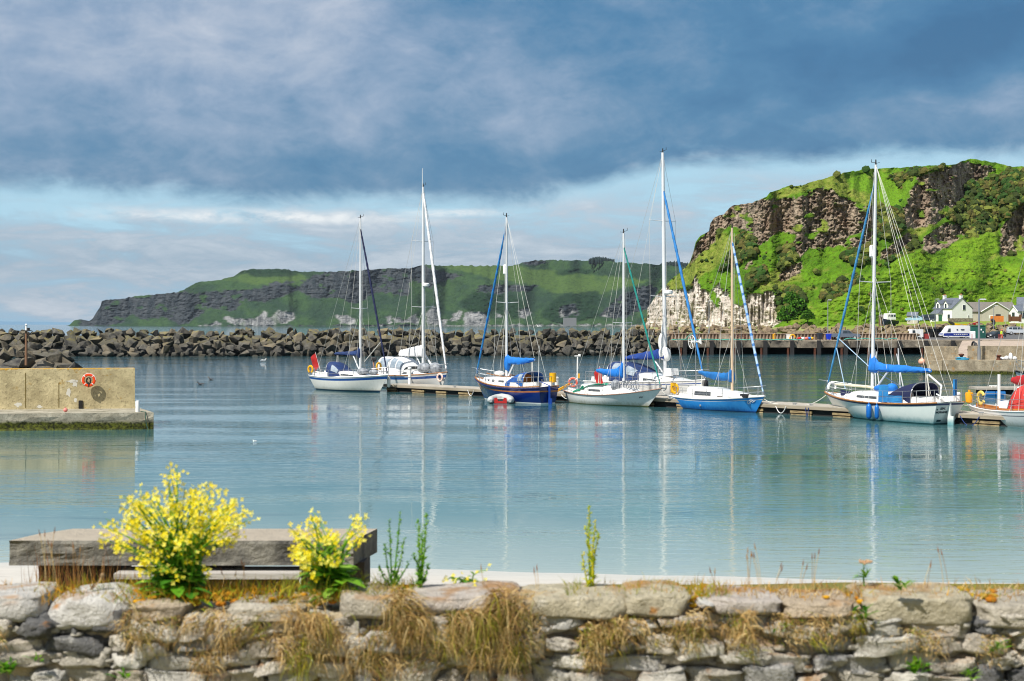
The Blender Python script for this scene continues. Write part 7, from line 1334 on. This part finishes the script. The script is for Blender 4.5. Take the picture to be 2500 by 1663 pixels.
def mustard(label, px, pyb, spots, D, n_stem, per, seed, basal):
    """spots = silhouette of the flower mass as (px, py, rx, ry, share)"""
    r = random.Random(seed); base = Vector((fx(px, D), D, fz(pyb, D))); o = thing('flowering_plant', label, 'plant', base, 0, 'yellow flowering plants on the wall'); st, lf, fl = MB(), MB(), MB()
    tot = sum(q[4] for q in spots)
    for cx, cy, rx, ry, sh in spots:
        for _ in range(max(1, round(n_stem*sh/tot))):
            t = r.uniform(0, 6.283); q = math.sqrt(r.random()); tx, ty = cx+rx*q*math.cos(t), cy+ry*q*math.sin(t); dd = r.uniform(-.26, .22); tip = Vector((fx(tx, D), D+dd, fz(ty, D)))-base; root = Vector((r.gauss(0, .05), r.uniform(-.04, .05), 0)); mid = root.lerp(tip, .5)+Vector((-(tip.x)*.22, 0, .03)); path = [root, root.lerp(mid, .5)+Vector((0, 0, .01)), mid, mid.lerp(tip, .55)+Vector((0, 0, .012)), tip]
            st.tube(path, [.006, .005, .004, .003, .0015], 5, col=r.choice(greens))
            for k in range(per):
                u = 1-abs(r.gauss(0, .11)); c = mid.lerp(tip, max(.1, 2*u-1) if u > .5 else .1); off_ = Vector((r.gauss(0, .024), r.gauss(0, .024), r.gauss(0, .018))); flower(fl, c+off_, r.uniform(.009, .0145), r)
                if k % 4 == 0: st.bar(c, c+off_, .001, n=3, col=greens[3])
            for k in range(5): u = r.uniform(.1, .75); c = (root.lerp(mid, u*2) if u < .5 else mid.lerp(tip, u*2-1)); leaf(lf, c, Vector((r.gauss(0, 1), r.gauss(0, .7), r.uniform(-.1, .8))), r.uniform(.03, .075)*(1.2-u), r.uniform(.012, .028), r.choice(greens), r)
    for k in range(basal): a = r.uniform(0, 6.283); leaf(lf, Vector((r.gauss(0, .06), r.uniform(-.12, .1), r.uniform(-.02, .12))), Vector((math.cos(a)*1.3, math.sin(a)*.7-.2, r.uniform(-.15, .7))), r.uniform(.08, .19), r.uniform(.04, .09), r.choice(greens), r, .15)
    st.build('stem', M_leaf, o); lf.build('foliage', M_leaf, o); fl.build('flowers', M_petal, o)
mustard('large bush of yellow flowers growing from the wall in front of the bench', 440, 1440, [(440, 1280, 150, 95, 60), (340, 1300, 80, 110, 26), (520, 1270, 70, 90, 22), (430, 1170, 14, 26, 3), (428, 1142, 10, 10, 1.5), (300, 1265, 40, 14, 3), (575, 1250, 40, 30, 6), (490, 1200, 40, 24, 4), (340, 1220, 36, 20, 6), (270, 1300, 22, 40, 4), (500, 1390, 50, 16, 3), (610, 1260, 6, 10, 1)], 8.25, 160, 12, 4, 150)
mustard('smaller bush of yellow flowers in front of the right end of the bench', 815, 1432, [(765, 1345, 60, 45, 20), (760, 1262, 20, 10, 2.5), (740, 1285, 26, 14, 3), (872, 1275, 18, 32, 6), (710, 1305, 14, 8, 2), (830, 1320, 45, 30, 6), (885, 1320, 10, 10, 1.5), (735, 1360, 34, 30, 6), (790, 1300, 30, 22, 4)], 8.25, 54, 10, 8, 70)
mustard('tiny yellow flowers low behind the wall near the middle', 1135, 1440, [(1110, 1418, 24, 5, 3), (1165, 1418, 18, 5, 3), (1195, 1380, 6, 12, 1)], 8.5, 9, 3, 12, 0)
def spike(label, px, pyb, stems, D, seed, cols, leafy=26):
    r = random.Random(seed); base = Vector((fx(px, D), D, fz(pyb, D))); o = thing('dock_plant', label, 'plant', base); st, lf = MB(), MB()
    for tx, ty, rx in stems:
        root = Vector((r.gauss(0, .008), 0, 0)); tip = Vector((fx(tx, D), D+r.uniform(-.05, .05), fz(ty, D)))-base; mid = root.lerp(tip, .5)+Vector((r.gauss(0, .01), 0, 0)); path = [root, mid, tip]; st.tube(path, [.006, .0045, .002], 6, col=r.choice(cols))
        n_ = int(leafy*(tip.z/.4+.3))
        for k in range(n_): u = r.uniform(.04, 1); c = root.lerp(mid, u*2) if u < .5 else mid.lerp(tip, 2*u-1); a = r.uniform(0, 6.28); leaf(lf, c, Vector((math.cos(a), math.sin(a), r.uniform(.5, 2.0))), r.uniform(.03, .075)*(1.15-.7*u), r.uniform(.009, .018)*(1.2-.5*u), r.choice(cols), r)
        for k in range(n_): u = r.uniform(.45, 1); c = mid.lerp(tip, 2*u-1 if u > .5 else 0); lf.ball(c+Vector((r.gauss(0, .007), r.gauss(0, .007), r.gauss(0, .01))), r.uniform(.003, .0065), 5, 4, col=r.choice(cols))
    st.build('stem', M_leaf, o); lf.build('foliage', M_leaf, o); return o
spike('loose leafy green plant just right of the bench end', 958, 1440, [(978, 1246, 1), (950, 1270, 1), (940, 1330, 1), (986, 1320, 1), (925, 1380, 1), (1000, 1372, 1)], 8.3, 31, greens, 17)
spike('dense upright green plant with curled tips, second from the bench', 1026, 1440, [(1042, 1252, 1), (1020, 1275, 1), (1030, 1300, 1), (1010, 1350, 1), (1045, 1380, 1)], 8.3, 32, greens, 30)
spike('yellow green flowering spike standing alone on the wall near the middle', 1445, 1440, [(1440, 1236, 1), (1430, 1290, 1), (1462, 1300, 1), (1452, 1270, 1), (1420, 1350, 1)], 8.3, 33, [S(206, 214, 50, .9), S(176, 200, 44, .85), S(230, 220, 60, .9)], 26)
o = spike('single flat topped plant with brown flower head on the right of the wall', 2114, 1440, [(2112, 1376, 1)], 8.3, 34, greens, 8); mb = MB(); zt = fz(1372, 8.3)-fz(1440, 8.3); [mb.ball((rr.gauss(0, .018), rr.gauss(0, .018), zt+rr.uniform(-.003, .006)), .006, 5, 4, col=S(220, 180, 140, .75)) for _ in range(40)]; mb.build('flower_head', M_blade, o); mb = MB(); [leaf(mb, Vector((0, 0, .07)), Vector((-1+k*.25, -.2, .25+.1*k)), .09, .03, greens[k % 4], rr) for k in range(6)]; mb.build('leaf', M_leaf, o)
def sprig(label, px, py, n_, L_, seed):
    r = random.Random(seed); D = 7.93; o = MB()
    for k in range(n_): a = r.uniform(0, 6.28); leaf(o, Vector((r.gauss(0, .02), r.uniform(-.02, .02), r.uniform(-.02, .03))), Vector((math.cos(a), -.4, .9+.4*math.sin(a))), L_*r.uniform(.6, 1.2), L_*.3, r.choice(greens), r)
    tag(o.build('wall_fern', M_leaf, None, False, (fx(px, D), D, fz(py, D))), label, 'plant')
sprig('low green leaves on the wall top right of the flat topped plant', 2195, 1436, 14, .10, 41); sprig('bright green fern rooted low in the wall near the right', 2238, 1640, 26, .10, 42); sprig('small green sprig at the bottom edge of the wall far right', 2368, 1655, 16, .08, 43); sprig('green tuft growing from a gap below the right end coping stone', 2440, 1588, 14, .09, 44); sprig('pale green leaves in the joint beside the long tan coping stone', 2106, 1505, 12, .10, 45); sprig('green weed at the bottom left corner of the wall', 18, 1640, 30, .09, 46); sprig('tiny green weed in the mortar left of the dark stone', 92, 1618, 10, .06, 47); sprig('small green tuft under the middle coping stones', 1905, 1540, 8, .06, 48); sprig('short weed stem at the bottom of the wall left of the dry grass', 312, 1655, 8, .10, 49)

# ---- bench
b_mat = bpy.data.materials.new('bench_stone'); b_mat.use_nodes = True; nt = b_mat.node_tree; n = NT(nt); b = nt.nodes['Principled BSDF']; geo = n.new('ShaderNodeNewGeometry'); pos = geo.outputs['Position']; f = n.noise(pos, 4, 6, .65); g = n.noise(pos, 20, 5, .7); _, _, nz = n.sep(geo.outputs['Normal'])
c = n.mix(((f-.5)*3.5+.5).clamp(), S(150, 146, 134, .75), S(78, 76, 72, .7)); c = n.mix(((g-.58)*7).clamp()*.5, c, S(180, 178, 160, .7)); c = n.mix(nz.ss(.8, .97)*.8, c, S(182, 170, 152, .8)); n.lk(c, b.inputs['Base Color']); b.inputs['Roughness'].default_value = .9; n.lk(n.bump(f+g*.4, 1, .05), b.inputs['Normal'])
bench = thing('stone_bench', 'long rough hewn dark stone slab bench behind the yellow flowers', 'bench', (-2.8, 12.3, 2.88)); zt, zb = 3.375, 3.165
def rough_slab(pts, z0, z1, N=26, amp=.035):
    rows = []; per = []
    for i in range(len(pts)):
        a, c = Vector(pts[i]), Vector(pts[(i+1) % len(pts)]); m_ = max(2, int((c-a).length/.06)); per += [a.lerp(c, k/m_) for k in range(m_)]
    cen = sum(per, Vector((0, 0)))/len(per); zs_ = [z0+(z1-z0)*k/8 for k in range(9)]
    for j, z_ in enumerate(zs_):
        rows.append([(p.x+2.8, p.y+(amp*2.4*(float(fbm(p.x*3.2, z_*9, o=4, s=4))-.5) if 0 < j < 8 else 0)*(1 if p.y < 12.2 else .4)-12.3, z_-2.88) for p in per])
    mb = MB(); mb.loft(rows); return mb
rough_slab([(-4.244, 12.0), (-1.338, 12.0), (-1.203, 12.70), (-3.92, 12.70), (-4.12, 12.4)], zb, zt).build('slab', b_mat, bench)
for x0, x1 in ((-4.04, -3.38), (-2.95, -2.38), (-1.80, -1.26)): mb = MB(); mb.box(((x0+x1)/2+2.8, .09, .10), (x1-x0, .5, .38)); mb.build('support', P('support_stone', S(96, 84, 76, .6), .9, S(60, 52, 48, .6), 4.0, bs=12, bd=.03), bench)
M_wood = P('silvered_timber', S(214, 208, 200, .8), .85, S(160, 154, 146, .75), 2.0, streak=(.4, 12, 12), bs=14, bd=.01)
for k in range(3): mb = MB(); mb.box((.25, -.37+k*.125, .215), (1.55, .12, .045)); mb.build('plank', M_wood, bench)
mb = MB(); mb.box((.25, -.30, .10), (1.5, .06, .18)); mb.build('plank_rail', P('rail_wood', S(120, 100, 80, .7), .9), bench)
# ---- small bird perched on the coping
D = 8.15; bx = fx(240, D); o = thing('small_bird', 'small brown bird perched upright on the big rounded coping stone', 'bird', (bx, D, fz(1440, D)-.012), R(20)); mb = MB(); rows = []
for u, cx_, cz, r_ in ((0, -.045, .015, .004), (.15, -.03, .025, .012), (.35, -.012, .04, .021), (.6, .004, .06, .022), (.78, .014, .078, .015), (.9, .02, .09, .014), (1, .026, .099, .006)): rows.append([(cx_+r_*.6*math.cos(t), r_*math.sin(t), cz+r_*.8*math.cos(t)) for t in [2*math.pi*k/12 for k in range(12)]])
mb.loft(rows); mb.ball((.024, 0, .092), .0145, 10, 8); mb.build('body', P('pipit_brown', S(176, 146, 104, .75), .8, S(120, 96, 64, .7), 60.0), o, True); mb = MB(); mb.bar((.036, 0, .092), (.052, 0, .090), .003, .0008, 6); mb.build('bill', M_dark, o); mb = MB(); mb.loft([[(-.01, s_*.019, .062), (-.05, s_*.010, .012), (-.028, s_*.02, .03)] for s_ in (-1, -.9)]); mb.loft([[(-.01, s_*.019, .062), (-.05, s_*.010, .012), (-.028, s_*.02, .03)] for s_ in (1, .9)]); mb.loft([[(-.045, -.006, .018), (-.045, .006, .018)], [(-.085, -.006, -.002), (-.085, .006, -.002)]], closed=False); mb.build('wing', P('wing_brown', S(110, 86, 56, .7), .8), o); mb = MB()
for s_ in (-.008, .008): mb.bar((-.005, s_, .025), (.0, s_, -.002), .0018, n=5); mb.bar((-.008, s_, -.001), (.014, s_, -.001), .0018, n=5)
mb.build('leg', M_dark, o)

# ---- sea air between the camera and the far headland
mb = MB(); mb.box((0, 2400, 148), (13000, 5400, 304)); m = bpy.data.materials.new('haze_air'); m.use_nodes = True; nt = m.node_tree; nt.nodes.clear()
v = nt.nodes.new('ShaderNodeVolumePrincipled'); v.inputs['Color'].default_value = (.74, .86, 1, 1); v.inputs['Density'].default_value = 1.7e-5; v.inputs['Anisotropy'].default_value = .2
o_ = nt.nodes.new('ShaderNodeOutputMaterial'); nt.links.new(v.outputs[0], o_.inputs['Volume']); tag(mb.build('haze', m), kind='stuff')
